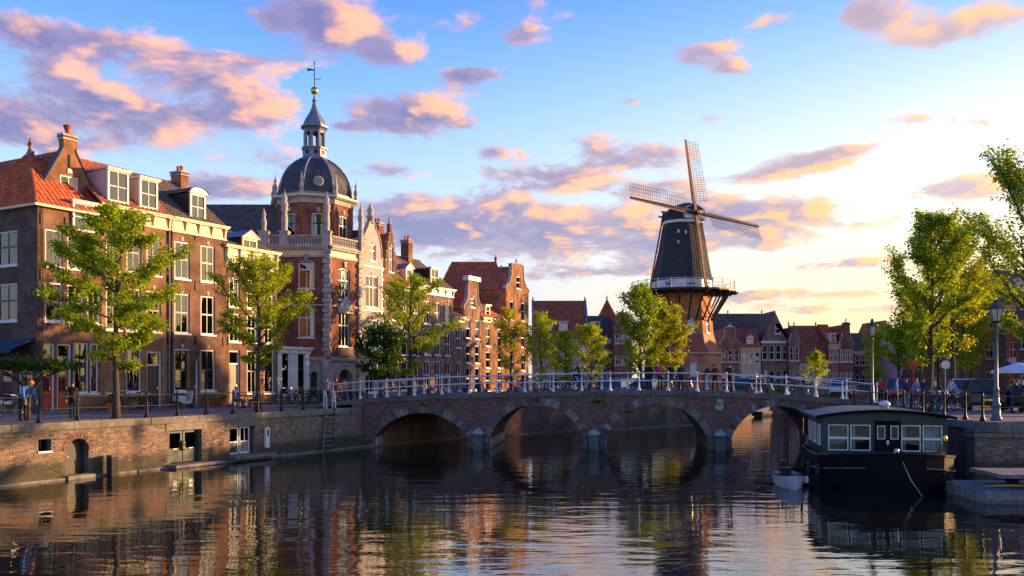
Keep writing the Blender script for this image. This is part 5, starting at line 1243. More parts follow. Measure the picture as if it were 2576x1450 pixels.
# ---------------------------------------------------------------- trees
def tree(label, loc, H, zb, rx, n_leaf, ls, mat, seed, trunk_r=.16, limbs=13, peak=.45, group=None, lean=(0, 0), blossom=0, name='street_tree', up=.35, droop=0., narrow=.25, cat='tree', shape=1.):
    """tapered trunk with limbs and twigs; leaves sit along the twigs in clumps with gaps between"""
    r = random.Random(seed); t = thing(name, label, cat, loc, 0, group)
    wood = MB(); tips = []
    tp = []; n = 9
    wob = [(r.gauss(0, .05), r.gauss(0, .05)) for _ in range(n + 1)]
    cx = cy = 0
    for i in range(n + 1):
        f = i / n; cx += wob[i][0] * (.3 + f); cy += wob[i][1] * (.3 + f)
        tp.append(Vector((cx + lean[0] * f, cy + lean[1] * f, H * .97 * f)))
    rad = [trunk_r * (1.35 if i == 0 else 1) * (1 - .93 * (i / n) ** 1.1) + .008 for i in range(n + 1)]
    wood.tube(tp, rad, 8)
    def trunk_at(z):
        f = min(max(z / (H * .97), 0), .999) * n; i = int(f); return tp[i].lerp(tp[i + 1], f - i)
    def branch(p, d, L, r0, lev):
        pts = [p]; q = p.copy(); dd = d.copy(); k = 5 if lev == 0 else 4
        for i in range(k):
            dd = (dd + Vector((r.gauss(0, .16), r.gauss(0, .16), r.gauss(0, .1) + (.10 if lev == 0 else .03) * up * 2 - droop * .1))).normalized()
            q = q + dd * (L / k); pts.append(q.copy())
        wood.tube(pts, [r0 * (1 - .85 * i / k) + .004 for i in range(k + 1)], 6 if lev == 0 else 4, 0, False)
        return pts, dd
    ga = r.uniform(0, 6); limbs = int(limbs * 1.5)
    for i in range(limbs):
        f = (i + r.uniform(0, .7)) / limbs
        z = zb + (H * .93 - zb) * f; ga += 2.4 + r.gauss(0, .25)
        g = (math.sin(math.pi * min(1, (f / peak) * .5)) if f < peak else math.cos(math.pi / 2 * (f - peak) / (1 - peak))) ** shape
        L = rx * (narrow + (1 - narrow) * g) * r.uniform(.78, 1.12)
        el_ = up + .5 * f + r.gauss(0, .1)
        d = Vector((math.cos(ga) * math.cos(el_), math.sin(ga) * math.cos(el_), math.sin(el_)))
        pts, dd = branch(trunk_at(z), d, L, trunk_r * (.42 - .25 * f), 0)
        m = max(5, int(L * 5.2))
        for j in range(m):
            s = .25 + .75 * (j + r.random()) / m; k = min(int(s * 5), 4); p = pts[k].lerp(pts[k + 1], s * 5 - k)
            ang = r.choice((-1, 1)) * r.uniform(.4, 1.2); d2 = (pts[k + 1] - pts[k]).normalized()
            d2 = Vector((d2.x * math.cos(ang) - d2.y * math.sin(ang), d2.x * math.sin(ang) + d2.y * math.cos(ang), d2.z + r.gauss(.05, .3))).normalized()
            p2, _ = branch(p, d2, L * r.uniform(.22, .48) * (1.15 - .5 * s), .016, 1); tips.append(p2)
        tips.append(pts[2:])
    tips.append([trunk_at(H * .9), trunk_at(H * .95), trunk_at(H * .965), trunk_at(H * .969) + Vector((0, 0, .15))])
    wood.build('trunk', M['bark'], t, True, fix=False)
    lf = MB(); per = max(1, int(n_leaf * 1.75) // len(tips))
    for tw in tips:
        if r.random() < .10: continue
        dens_ = r.choice((.25, .6, .9, 1.2, 1.6))
        for _ in range(int(per * dens_)):
            s = r.random() ** .7 * (len(tw) - 1.001); k = int(s); p = tw[k].lerp(tw[k + 1], s - k)
            c = p + Vector((r.gauss(0, ls * 1.1), r.gauss(0, ls * 1.1), r.gauss(-ls * .15, ls * .6)))
            a = r.uniform(0, 6.283); tlt = r.gauss(.35, .45); l = ls * r.uniform(.6, 1.25); wdt = l * .42
            dv = Vector((math.cos(a) * math.cos(tlt), math.sin(a) * math.cos(tlt), -math.sin(tlt))); sv = dv.cross(Vector((r.gauss(0, .5), r.gauss(0, .5), 1))).normalized(); nv = sv.cross(dv)
            lf.face([c, c + dv * l * .5 + sv * wdt + nv * l * .1, c + dv * l, c + dv * l * .5 - sv * wdt + nv * l * .1])
    tag(lf.build('crown', M[mat], t, fix=False), kind='stuff')
    if blossom:
        bl = MB()
        for _ in range(blossom):
            tw = r.choice(tips); p = tw[-1] + Vector((r.gauss(0, .15), r.gauss(0, .15), r.uniform(0, .15)))
            bl.lathe([(.07, 0), (.06, .1), (.03, .2), (.0, .27)], 5).xf(Matrix.Translation(p), len(bl.v) - 20)
        tag(bl.build('blossom', M['blossom'], t, fix=False), kind='stuff')
    return t
tree('lime green street tree with layered branches on the quay before the brick row', onfloor(291, 36.6), 9.1, 2.2, 3.05, 19000, .13, 'leaf_green', 23, .14, 21, .36, up=.18, narrow=.16)
tree('smaller yellow green street tree beside the quay railing and the two seated people', onfloor(650, 46.4), 8.1, 2.3, 2.95, 12000, .13, 'leaf_lime', 5, .14, 18, .4, up=.3, narrow=.2)
tree('spreading lime green tree beside the bridge end in front of the gabled row', onfloor(1030, 64), 9.4, 2.0, 3.5, 8000, .165, 'leaf_green', 8, .17, 15, .4, up=.25, narrow=.18)
tree('dark green chestnut tree with white blossoms at the bridge end', onfloor(958, 61), 4.9, 1.3, 2.1, 4200, .24, 'leaf_dark', 14, .13, 12, .45, blossom=80, narrow=.5)
tree('sparse orange tinted young tree before the sunlit end house', onfloor(1285, 74), 7.6, 1.5, 2.3, 3200, .17, 'leaf_gold', 31, .11, 14, .4, up=.45, narrow=.25)
tree('light green young tree between the end house and the white plastered house', onfloor(1362, 76), 7.4, 1.4, 2.1, 3800, .19, 'leaf_lime', 33, .12, 14, .4, up=.4)
tree('small round light green tree before the white plastered house', onfloor(1424, 80), 5.8, 1.3, 1.9, 2800, .19, 'leaf_lime', 35, .1, 12, .45)
tree('slim pointed light green tree before the house with tall dormer', onfloor(1486, 77), 6.5, 1.3, 2.2, 3800, .19, 'leaf_lime', 36, .12, 14, .38, up=.3, narrow=.12)
tree('big dense golden green tree left of the windmill', onfloor(1612, 82), 9.6, 1.7, 3.1, 7400, .22, 'leaf_green', 41, .24, 16, .55, up=.5, narrow=.5)
tree('golden green tree in front of the windmill base', onfloor(1682, 84), 8.4, 1.4, 2.7, 6600, .2, 'leaf_gold', 42, .18, 15, .5, up=.45, narrow=.45)
tree('small pointed tree before the low white house with red roof', onfloor(2050, 92), 4.6, .9, 1.3, 1600, .2, 'leaf_lime', 51, .08, 11, .3, narrow=.1)
tree('young yellow green tree behind the slim lamp post', onfloor(2198, 78), 5.6, 1.2, 1.7, 2600, .2, 'leaf_gold', 52, .09, 12, .45, up=.45)
tree('tall upright lime tree with stout trunk beside the houseboat quay', onfloor(2340, 46.0), 10.3, 2.4, 3.5, 13000, .145, 'leaf_green', 64, .2, 17, .36, up=.42, narrow=.2)
tree('golden backlit tree behind the tall upright lime tree', onfloor(2398, 58), 11.8, 2.9, 3.5, 7600, .19, 'leaf_gold', 65, .19, 15, .42, up=.5, narrow=.25)
tree('large spreading tree over the lamp at the right edge of the quay', onfloor(2606, 40.5), 11.2, 2.8, 4.5, 15000, .15, 'leaf_green', 63, .24, 20, .45, up=.45, narrow=.4)
for i, (x, d, Hh, lab) in enumerate(((2312, 62, 8.0, 'dark trunked lime tree left of the stout trunk on the right bank'), (2418, 70, 9.0, 'golden lime tree standing behind the parked dark car'), (2442, 80, 8.6, 'distant golden tree beside the dark red brick house'), (2262, 86, 6.5, 'distant green tree behind the people on the right bank'), (2360, 84, 7.5, 'distant green tree filling the gap behind the stout trunk'))):
    tree(lab, onfloor(x, d), Hh, 2.2, 2.6, 3000, .24, 'leaf_gold' if i in (1, 2) else 'leaf_lime', 70 + i, .15, 13, .45, up=.5, narrow=.4)
# flat clipped tree in front of the corner house
fx = onfloor(70, 36.0); ft = thing('clipped_tree', 'flat topped clipped dark green tree shading the corner house door', 'tree', fx, 0)
w_ = MB().tube([(0, 0, 0), (.05, 0, 1.0), (.2, .05, 1.6)], [.1, .07, .06], 7); r = random.Random(4); lf = MB()
for i in range(9):
    a = i * .7; w_.tube([(.05, 0, 1.0 + .05 * i), (.6 * math.cos(a), .35 * math.sin(a), 1.75), (1.7 * math.cos(a), .8 * math.sin(a), 2.15)], [.05, .035, .012], 5, 0, False)
w_.build('trunk', M['bark'], ft, True, fix=False)
for _ in range(4200):
    a = r.uniform(0, 6.283); q_ = math.sqrt(r.random()); x, y = 1.95 * q_ * math.cos(a), 1.1 * q_ * math.sin(a); z = 2.35 + .33 * (1 - q_ * q_) * r.uniform(-1, 1) + r.gauss(0, .09) - .12 * q_
    l = .13 * r.uniform(.6, 1.2); b = r.uniform(0, 6.28); dv = Vector((math.cos(b), math.sin(b), r.gauss(-.1, .4))).normalized(); sv = dv.cross(Vector((r.gauss(0, .4), r.gauss(0, .4), 1))).normalized()
    c = Vector((x, y, z)); lf.face([c, c + dv * l * .5 + sv * l * .4, c + dv * l, c + dv * l * .5 - sv * l * .4])
tag(lf.build('crown', M['leaf_dark'], ft, fix=False), kind='stuff')
# shrubs on the far bank seen through the right arch
sh = thing('shrub', 'low green shrub on the far canal bank seen through the right arch', 'shrub', (28.2, 98.0, 2.2), 0); lf = MB()
MB().tube([(0, 0, 0), (.1, 0, .6)], [.05, .02], 6).build('stem', M['bark'], sh)
for _ in range(900):
    c = Vector((r.gauss(0, .9), r.gauss(0, .4), abs(r.gauss(.1, .35)))); l = .22; b = r.uniform(0, 6.28); dv = Vector((math.cos(b), math.sin(b), r.gauss(0, .5))).normalized(); sv = dv.cross(Vector((0, .3, 1))).normalized()
    lf.face([c, c + dv * l * .5 + sv * l * .4, c + dv * l, c + dv * l * .5 - sv * l * .4])
tag(lf.build('leaves', M['grass'], sh, fix=False), kind='stuff')
# ---------------------------------------------------------------- houseboat, dinghy, jetty
hbA = math.atan2(-.21, .978)
hbt = thing('houseboat', 'black hulled houseboat with dark green cabin moored at the right quay', 'boat', (13.2, 30.35, 0), hbA)
M['hull'] = pm('black hull paint', (.005, .005, .006), .65, .3, 3, bump=.1, dirt=(.012, .010, .009), spec=.1)
M['cabin'] = pm('dark green cabin paint', (.008, .042, .032), .45, .2, 2, dirt=(.006, .022, .02))
def hull(stations, mat, parent, name='hull', n=6):
    mb = MB(); secs = []
    for y, hw, zt_, zb_, fl in stations:
        s = []
        for k in range(n + 1):
            f = k / n; s.append((hw * (fl + (1 - fl) * math.sin(f * math.pi / 2) ** .8), y + (-.0), zb_ + (zt_ - zb_) * f))
        secs.append([(-x, y_, z) for x, y_, z in reversed(s)] + s)
    for a, b in zip(secs, secs[1:]):
        for k in range(len(a) - 1): mb.face([a[k], a[k + 1], b[k + 1], b[k]])
    mb.face(secs[0]); mb.face(secs[-1])
    # closed deck a little below the rim
    for a, b in zip(secs, secs[1:]):
        mb.face([(a[0][0] * .98, a[0][1], a[0][2] - .12), (a[-1][0] * .98, a[-1][1], a[-1][2] - .12), (b[-1][0] * .98, b[-1][1], b[-1][2] - .12), (b[0][0] * .98, b[0][1], b[0][2] - .12)])
    return mb.build(name, mat, parent, False), secs
st_ = [(-.1, .12, 1.40, -.4, .8), (.2, .95, 1.34, -.5, .8), (.65, 1.65, 1.26, -.5, .85), (1.3, 2.1, 1.18, -.5, .9), (2.2, 2.36, 1.1, -.5, .92), (4.5, 2.42, 1.05, -.5, .93), (7.0, 2.36, 1.05, -.5, .92), (8.4, 2.0, 1.12, -.5, .85), (9.2, 1.2, 1.2, -.4, .7)]
_, secs = hull(st_, M['hull'], hbt)
for side in (0, -1):
    MB().tube([s[side] for s in secs], .05, 6).build('gunwale', M['iron'], hbt)
    MB().tube([(s[side][0] * 1.015, s[side][1], s[side][2] - .5) for s in secs[1:-1]], .035, 6).build('rub_rail', M['lamp_dark'], hbt)
cw, c0, c1, zc0, zc1 = 2.16, 2.35, 7.0, .95, 2.44
crown = lambda x: zc1 + .26 * (1 - (x / 2.5) ** 2)
wo_h = [(-1.92, -1.12), (-1.05, -.25 - .02), (.92 - .02, 1.38 + .22), (1.67, 2.12)]
fw_ = [(-1.95, -1.24), (-1.17, -.46), (.60, 1.26), (1.33, 1.99)]
drs = [(-.32, .1), (.14, .56)]
outl = [(cw, zc0), (-cw, zc0)] + [(-cw + 2 * cw * i / 12, crown(-cw + 2 * cw * i / 12)) for i in range(13)]
fx0 = Matrix.Translation((0, c0, 0))
o = facade_mesh(outl, [rect(a, b, 1.26, 2.22) for a, b in fw_], .08, .06).build('cabin_front', M['cabin'], hbt); o.matrix_basis = fx0
mb = MB()
for x in (-cw, cw): mb.face([(x, c0 + .08, zc0), (x, c1, zc0), (x, c1, crown(cw)), (x, c0 + .08, crown(cw))])
mb.face([(-cw, c1, zc0), (cw, c1, zc0), (cw, c1, crown(0)), (-cw, c1, crown(0))]); mb.build('cabin_side', M['cabin'], hbt)
MB().face([(-cw + .05, c0 + .7, zc0), (cw - .05, c0 + .7, zc0), (cw - .05, c0 + .7, crown(cw)), (-cw + .05, c0 + .7, crown(cw))]).build('cabin_partition', M['room'], hbt)
rf = MB()
xs_ = [-2.42 + 4.84 * i / 14 for i in range(15)]
for a, b in zip(xs_, xs_[1:]):
    rf.hexa([(a, c0 - .22, crown(a) + .0), (b, c0 - .22, crown(b)), (b, c1 + .3, crown(b)), (a, c1 + .3, crown(a)), (a, c0 - .22, crown(a) + .09), (b, c0 - .22, crown(b) + .09), (b, c1 + .3, crown(b) + .09), (a, c1 + .3, crown(a) + .09)])
M['boat_roof'] = pm('grey roofing felt', (.07, .073, .08), .6, .2, 2, dirt=(.05, .05, .05))
rf.build('cabin_roof', M['boat_roof'], hbt)
for a, b in zip(xs_, xs_[1:]): pass
MB().tube([(x, c0 - .235, crown(x) + .04) for x in xs_], .055, 6).build('roof_edge', M['hull'], hbt)
_gl = M['glass']; M['glass'] = M['glass_clear']
for i, (a, b) in enumerate(fw_):
    wo_ = window(hbt, 0, 0, b - a, .96, 1, (.48,), 'white', fw=.036, curtain='full' if i in (0, 3) else 'half', sill=False); wo_.matrix_basis = fx0 @ Matrix.Translation(((a + b) / 2, .0, 1.26))
for a, b in drs:
    d = MB().box(a, b, c0 - .05, c0 - .002, 1.05, 2.38).build('cabin_door', M['hull'], hbt)
    fr_ = MB()
    for q_ in ((a + .07, a + .1, 1.7, 2.2), (b - .1, b - .07, 1.7, 2.2), (a + .1, b - .1, 1.7, 1.73), (a + .1, b - .1, 2.17, 2.2)): fr_.box(q_[0], q_[1], c0 - .075, c0 - .05, q_[2], q_[3])
    fr_.build('door_window_frame', M['white'], d); MB().box(a + .1, b - .1, c0 - .06, c0 - .052, 1.73, 2.17).build('pane', M['glass'], d)
MB().box(.08, .16, c0 - .09, c0 - .055, 1.5, 1.66).build('notice', M['white'], hbt)
MB().lathe([(.0, -.12), (.07, -.08), (.09, 0), (.05, .1), (0, .14)], 8).xf(Matrix.Translation((2.08, c0 - .03, 1.75)) @ Matrix.Scale(.4, 4, (0, 1, 0))).build('ornament', M['gold'], hbt)
MB().lathe([(.16, 0), (.16, .1), (.22, .12), (.2, .2), (.1, .28), (0, .3)], 10).build('roof_vent', M['white'], hbt, True, (.3, c0 + 1.5, crown(.3) + .09))
MB().lathe([(.09, 0), (.06, .12), (.09, .2), (.0, .24)], 8).build('bow_bollard', M['chrome'], hbt, True, (0, .15, 1.3))
for k in range(4):
    x = -2.5; y = c1 + .2 + k * .0
for k, yy in enumerate((3.2, 4.6, 6.0)):
    wo_ = window(hbt, 0, 0, .8, .8, 2, (), 'white', fw=.05, sill=False, curtain='none'); wo_.matrix_basis = Matrix.Translation((-cw - .012, yy, 1.4)) @ Matrix.Rotation(R(-90), 4, 'Z') @ Matrix.Translation((0, -.03, 0))
for yy in (7.4, 8.0, 8.5): MB().tube([(-1.9, yy, 1.0), (-1.9, yy, 1.95)], .03, 6).build('stern_post', M['iron'], hbt)
MB().tube([(-1.9, 7.2, 1.95), (-1.9, 8.6, 1.95)], .025, 6).build('stern_rail', M['iron'], hbt)
MB().tube([(-2.3, 7.9, 1.0), (-2.3, 7.9, 2.2)], [.05, .07], 8).build('stove_pipe', M['iron'], hbt)
MB().tube([(.1, -.05, 1.2), (.35, -.35, .5), (.62, -.7, .02)], .010, 5).build('mooring_rope', M['rope'], hbt)

for k, (yy, zz) in enumerate(((1.9, .55), (3.6, .5), (5.6, .5))):
    MB().lathe([(.14, -.07), (.24, -.08), (.27, 0), (.24, .08), (.14, .07)], 12).xf(Matrix.Translation((-2.47 if yy > 2 else -2.36, yy, zz)) @ Matrix.Rotation(R(90), 4, 'Y')).build('tyre_fender', M['rubber'], hbt, True)
for k, (xx, yy, ww_, hh) in enumerate(((-2.0, 7.5, .3, .45), (-1.6, 7.9, .35, .3), (-1.5, 8.4, .25, .5))): MB().box(xx - ww_ / 2, xx + ww_ / 2, yy - .2, yy + .2, 1.0, 1.0 + hh).build('deck_crate', M[('wood', 'mill_blue', 'wood_dark')[k]], hbt)
MB().lathe([(.12, 0), (.17, .25), (.19, .25)], 10).build('flower_tub', M['tile_red'], hbt, False, (1.75, 1.75, 1.06)); MB().tube([(1.75, 1.75, 1.3), (1.8, 1.7, 1.6)], [.09, .02], 6).build('tub_plant', M['leaf_dark'], hbt)
M['glass'] = _gl
dg = thing('dinghy', 'small white dinghy with dark gear tied beside the houseboat', 'boat', onfloor(2003, 31.2, 0), R(-6))
M['dinghy'] = pm('white dinghy paint', (.42, .43, .45), .4, .08, 3, dirt=(.25, .24, .22))
_, s2 = hull([(0, .03, .62, -.1, .3), (.25, .3, .58, -.15, .35), (.8, .5, .52, -.18, .5), (1.7, .58, .48, -.18, .6), (2.7, .5, .5, -.15, .6)], M['dinghy'], dg)
for side in (0, -1): MB().tube([s[side] for s in s2], .03, 6).build('gunwale', M['wood_dark'], dg)
MB().box(-.36, .36, 1.0, 1.3, .42, .47).build('thwart', M['wood'], dg); MB().box(-.4, .4, 1.9, 2.2, .42, .47).build('thwart', M['wood'], dg)
ob = MB().box(-.12, .12, 2.6, 2.85, .45, .95).box(-.05, .05, 2.65, 2.8, -.2, .45).build('outboard_motor', M['iron'], dg); MB().tube([(0, 2.6, .85), (0, 2.2, .9)], .02, 5).build('tiller', M['iron'], ob)
MB().box(-.3, .1, 1.4, 1.75, .42, .78).build('gear_box', M['iron'], dg); MB().tube([(-.28, 1.3, .45), (-.28, 1.3, 1.0)], .025, 6).build('gear_pole', M['iron'], dg)
MB().lathe([(.04, -.16), (.09, -.1), (.1, 0), (.09, .1), (.04, .16)], 8).build('fender', M['white'], dg, True, (.66, 1.2, .3))

dg.scale = (.86, .86, .86)
jt = thing('jetty', 'grey concrete floating landing stage with raised plank table top', 'jetty', (14.9, 27.9, 0), R(-3))
def jb(name, mat, *q_): return MB().box(*q_).build(name, mat, jt)
for i in range(7): jb('float_plank', M['wood'], i * .98 + .005, i * .98 + .97, 0, 3.4, -.25, .36 + rnd.uniform(-.006, .006))
jb('float_edge', M['stone_grey'], -.04, 6.95, -.06, -.004, -.3, .12)
for i in range(6): jb('table_plank', M['wood'], 0.75, 8.5, .55 + i * .37, .55 + i * .37 + .355, .74, .86 + rnd.uniform(-.008, .008))
for x, y in ((2.05, .7), (2.05, 2.5), (4.6, .7), (4.6, 2.5)): jb('table_leg', M['wood_dark'], x - .16, x + .16, y - .15, y + .15, .37, .74)

# boats and shrubs far up the canal
for px, d, ln, lab, mt in ((1872, 88, 3.4, 'small dark rowing boat moored far up the canal under the right arch', 'iron'), (1985, 94, 4.2, 'grey covered boat moored far up the canal beside the far bank', 'boat_roof')):
    bt = thing('moored_boat', lab, 'boat', onfloor(px, d, 0), R(-55))
    hull([(0, .05, .7, -.1, .3), (.5, .6, .6, -.2, .5), (ln * .5, .9, .5, -.2, .7), (ln, .7, .55, -.2, .7)], M[mt], bt); MB().prism([(-.6, .5), (.6, .5), (.3, .95), (-.3, .95)], .8, ln - .4).build('boat_cover', M['mill_blue'], bt)

# ---------------------------------------------------------------- lamps
def lantern_lamp(label, loc, H, mcol):
    t = thing('street_lamp', label, 'lamp', loc, R(15))
    MB().lathe([(.22, 0), (.22, .14), (.17, .18), (.16, .62), (.19, .66), (.125, .74), (.11, 1.25), (.13, 1.28), (.08, 1.36), (.06, H - .95), (.085, H - .93), (.06, H - .88)], 12).build('column', M[mcol], t, True)
    MB().lathe([(.07, H - .88), (.18, H - .82), (.16, H - .78)], 6).build('cradle', M['iron'], t)
    MB().lathe([(.14, H - .775), (.27, H - .28)], 6).build('lantern_glass', M['lamp_glass'], t)
    for i in range(6):
        a = R(60) * i; MB().tube([(.145 * math.cos(a), .145 * math.sin(a), H - .78), (.275 * math.cos(a), .275 * math.sin(a), H - .27)], .014, 5).build('lantern_bar', M['iron'], t)
    MB().lathe([(.36, H - .28), (.37, H - .25), (.2, H - .12), (.14, H - .08), (.12, H + .02), (.16, H + .04), (.0, H + .1)], 6).build('lantern_roof', M['lamp_dark'], t)
    return t
lantern_lamp('grey green cast iron street lamp with hexagonal lantern on the houseboat quay', onfloor(2506, 36.2), 4.85, 'lamp_grey')
t = thing('street_lamp', 'slim pale grey lamp post with crown shaped holder at the bridge end', 'lamp', onfloor(2194, 50.5, 2.5), 0)
MB().lathe([(.16, 0), (.16, .1), (.12, .2), (.11, .9), (.08, 1.0), (.055, 3.6), (.08, 3.65), (.05, 3.75)], 10).build('column', M['lamp_grey'], t, True)
for i in range(4):
    a = R(90) * i + .6; MB().tube([(.04 * math.cos(a), .04 * math.sin(a), 3.72), (.2 * math.cos(a), .2 * math.sin(a), 3.86), (.22 * math.cos(a), .22 * math.sin(a), 4.4)], .018, 5).build('holder_arm', M['lamp_dark'], t)
MB().lathe([(.12, 3.85), (.19, 4.38)], 8).build('lantern_glass', M['lamp_glass'], t)
MB().lathe([(.34, 4.4), (.34, 4.44), (.12, 4.5), (.09, 4.7), (.05, 4.8), (0, 4.82)], 10).build('lantern_roof', M['lamp_dark'], t, True)

# ---------------------------------------------------------------- bicycles
def bicycle():
    t = thing('bicycle', 'parked bicycle', 'bicycle', (0, 0, 0))
    wm_ = MB()
    for k in range(20):
        a, b = 2 * math.pi * k / 20, 2 * math.pi * (k + 1) / 20
        for y0, y1, r0, r1, mi in ((-.02, .02, .31, .35, 0),):
            wm_.hexa([(r0 * math.cos(a), y0, r0 * math.sin(a)), (r1 * math.cos(a), y0, r1 * math.sin(a)), (r1 * math.cos(a), y1, r1 * math.sin(a)), (r0 * math.cos(a), y1, r0 * math.sin(a)),
                      (r0 * math.cos(b), y0, r0 * math.sin(b)), (r1 * math.cos(b), y0, r1 * math.sin(b)), (r1 * math.cos(b), y1, r1 * math.sin(b)), (r0 * math.cos(b), y1, r0 * math.sin(b))])
    for k in range(10):
        a = math.pi * k / 5 + .1; wm_.tube([(0, 0, 0), (.31 * math.cos(a), 0, .31 * math.sin(a))], .004, 3, 1, False)
    wm_.lathe([(.04, -.05), (.04, .05)], 6, 0, 0, 1)
    me = wm_.mesh('wheel', [M['rubber'], M['chrome']], False, False)
    link('wheel', me, t, (-.52, 0, .35)); link('wheel', me, t, (.52, 0, .35))
    f = MB()
    for a, b in (((-.52, 0, .35), (-.12, 0, .3)), ((-.12, 0, .3), (-.25, 0, .85)), ((-.52, 0, .35), (-.22, 0, .75)), ((-.12, 0, .3), (.36, 0, .72)), ((-.23, 0, .8), (.35, 0, .85)), ((.34, 0, .95), (.52, 0, .35))): f.tube([a, b], .02, 6)
    f.build('frame', M['iron'], t)
    MB().tube([(-.08, -.27, 1.08), (.14, -.22, 1.06), (.3, 0, 1.0), (.14, .22, 1.06), (-.08, .27, 1.08)], .015, 6).tube([(.32, 0, .92), (.3, 0, 1.02)], .018, 6).build('handlebar', M['chrome'], t)
    MB().hexa([(-.42, -.1, .9), (-.12, -.03, .92), (-.12, .03, .92), (-.42, .1, .9), (-.42, -.1, .97), (-.12, -.03, .96), (-.12, .03, .96), (-.42, .1, .97)]).tube([(-.25, 0, .8), (-.27, 0, .92)], .018, 6).build('saddle', M['rubber'], t)
    MB().box(-.75, -.35, -.07, .07, .72, .735).tube([(-.7, 0, .72), (-.52, 0, .35)], .01, 4).build('rack', M['iron'], t)
    MB().lathe([(.0, 0), (.05, .02), (.05, .06), (0, .07)], 8).build('lamp', M['white'], t, False, (.42, 0, .85)); MB().tube([(-.12, -.1, .2), (-.12, .0, .3), (-.12, .1, .4)], .015, 5).build('pedals', M['chrome'], t)
    return t
_bk = [None]
def bike(loc, rz, label, group=None, color=None):
    if _bk[0] is None: _bk[0] = bicycle(); o = _bk[0]
    else: o = copy_tree(_bk[0])
    o.location = loc; o.rotation_euler = (R(rnd.uniform(-4, 4)), 0, rz); o['label'] = label
    if group: o['group'] = group
    elif 'group' in o: del o['group']
    if color:
        for c in o.children:
            if c.name.startswith('frame'):
                c.data = c.data.copy(); c.data.materials[0] = color
    return o
for i in range(13):
    p = O_ROW + UL * (T(676) + i * .62) - NL * (1.4 + .1 * (i % 2)); bike((p.x, p.y, ST), ANG + R(90 + rnd.uniform(-14, 14)), 'black bicycle parked in the row in front of the shop front and church', 'bicycles parked before the church')
def deck(s, y): 
    p = B + EB * s + Vector((-EB.y, EB.x, 0)) * y; return Vector((p.x, p.y, zt(s) - .06))
for s in (8.6, 9.5, 10.6, 11.4, 12.6, 18.0, 22.3, 23.4, 24.2): bike(deck(s, .62), BANG + R(rnd.uniform(-6, 6) + (180 if rnd.random() < .5 else 0)), 'black bicycle leaning along the white bridge railing', 'bicycles leaning on the bridge railing')
M['paint_blue'] = pm('blue bicycle paint', (.03, .1, .35), .4, .1); M['paint_teal'] = pm('teal bicycle paint', (.02, .22, .24), .4, .1)
for x, d, c in ((1085, 59, 'paint_blue'), (1120, 59.5, 'paint_blue'), (1175, 60.5, 'paint_blue'), (1215, 61.5, 'paint_teal'), (1255, 63, 'paint_teal')): bike(onfloor(x, d + 1.), R(rnd.uniform(40, 80)), ('blue' if c == 'paint_blue' else 'teal') + ' bicycle parked on the street just past the bridge', ('blue' if c == 'paint_blue' else 'teal') + ' bicycles past the bridge', M[c])
for x, d in ((2352, 44.5), (2372, 45.2), (2385, 46.5), (2330, 50), (2410, 49)): bike(onfloor(x, d), R(rnd.uniform(-30, 30)), 'black bicycle standing by the tree trunks on the right quay', 'bicycles on the right quay')
bike(onfloor(22, 36.2), R(55), 'black bicycle beside the person in the blue jacket', None)
for x in (300, 345): 
    p = O_ROW + UL * T(x) - NL * .5; bike((p.x, p.y, ST), ANG + R(8), 'black bicycle against the house with two dormers', 'bicycles against the brick row')

# white scooter parked by the row
p = O_ROW + UL * T(432) - NL * 1.1; scs = thing('scooter', 'white motor scooter parked before the house with arched dormer', 'scooter', (p.x, p.y, ST), ANG + R(10))
for x in (-.55, .6): MB().lathe([(.1, -.05), (.22, -.06), (.25, 0), (.22, .06), (.1, .05)], 14).xf(Matrix.Translation((x, 0, .25)) @ Matrix.Rotation(R(90), 4, 'X')).build('wheel', M['rubber'], scs, True)
MB().prism([(-.85, .45), (-.3, .3), (.2, .28), (.38, .35), (.5, .95), (.42, 1.0), (.22, .42), (-.1, .42), (-.2, .72), (-.85, .75)], -.17, .17).build('body', M['dinghy'], scs)
MB().prism([(-.85, .76), (-.2, .74), (-.2, .84), (-.8, .9)], -.15, .15).build('seat', M['rubber'], scs); MB().tube([(.38, -.3, 1.1), (.46, 0, 1.05), (.38, .3, 1.1)], .02, 6).build('handlebar', M['iron'], scs); MB().lathe([(.0, 0), (.08, .02), (.08, .06)], 8).build('headlight', M['lamp_glass'], scs, False, (.5, 0, .95))

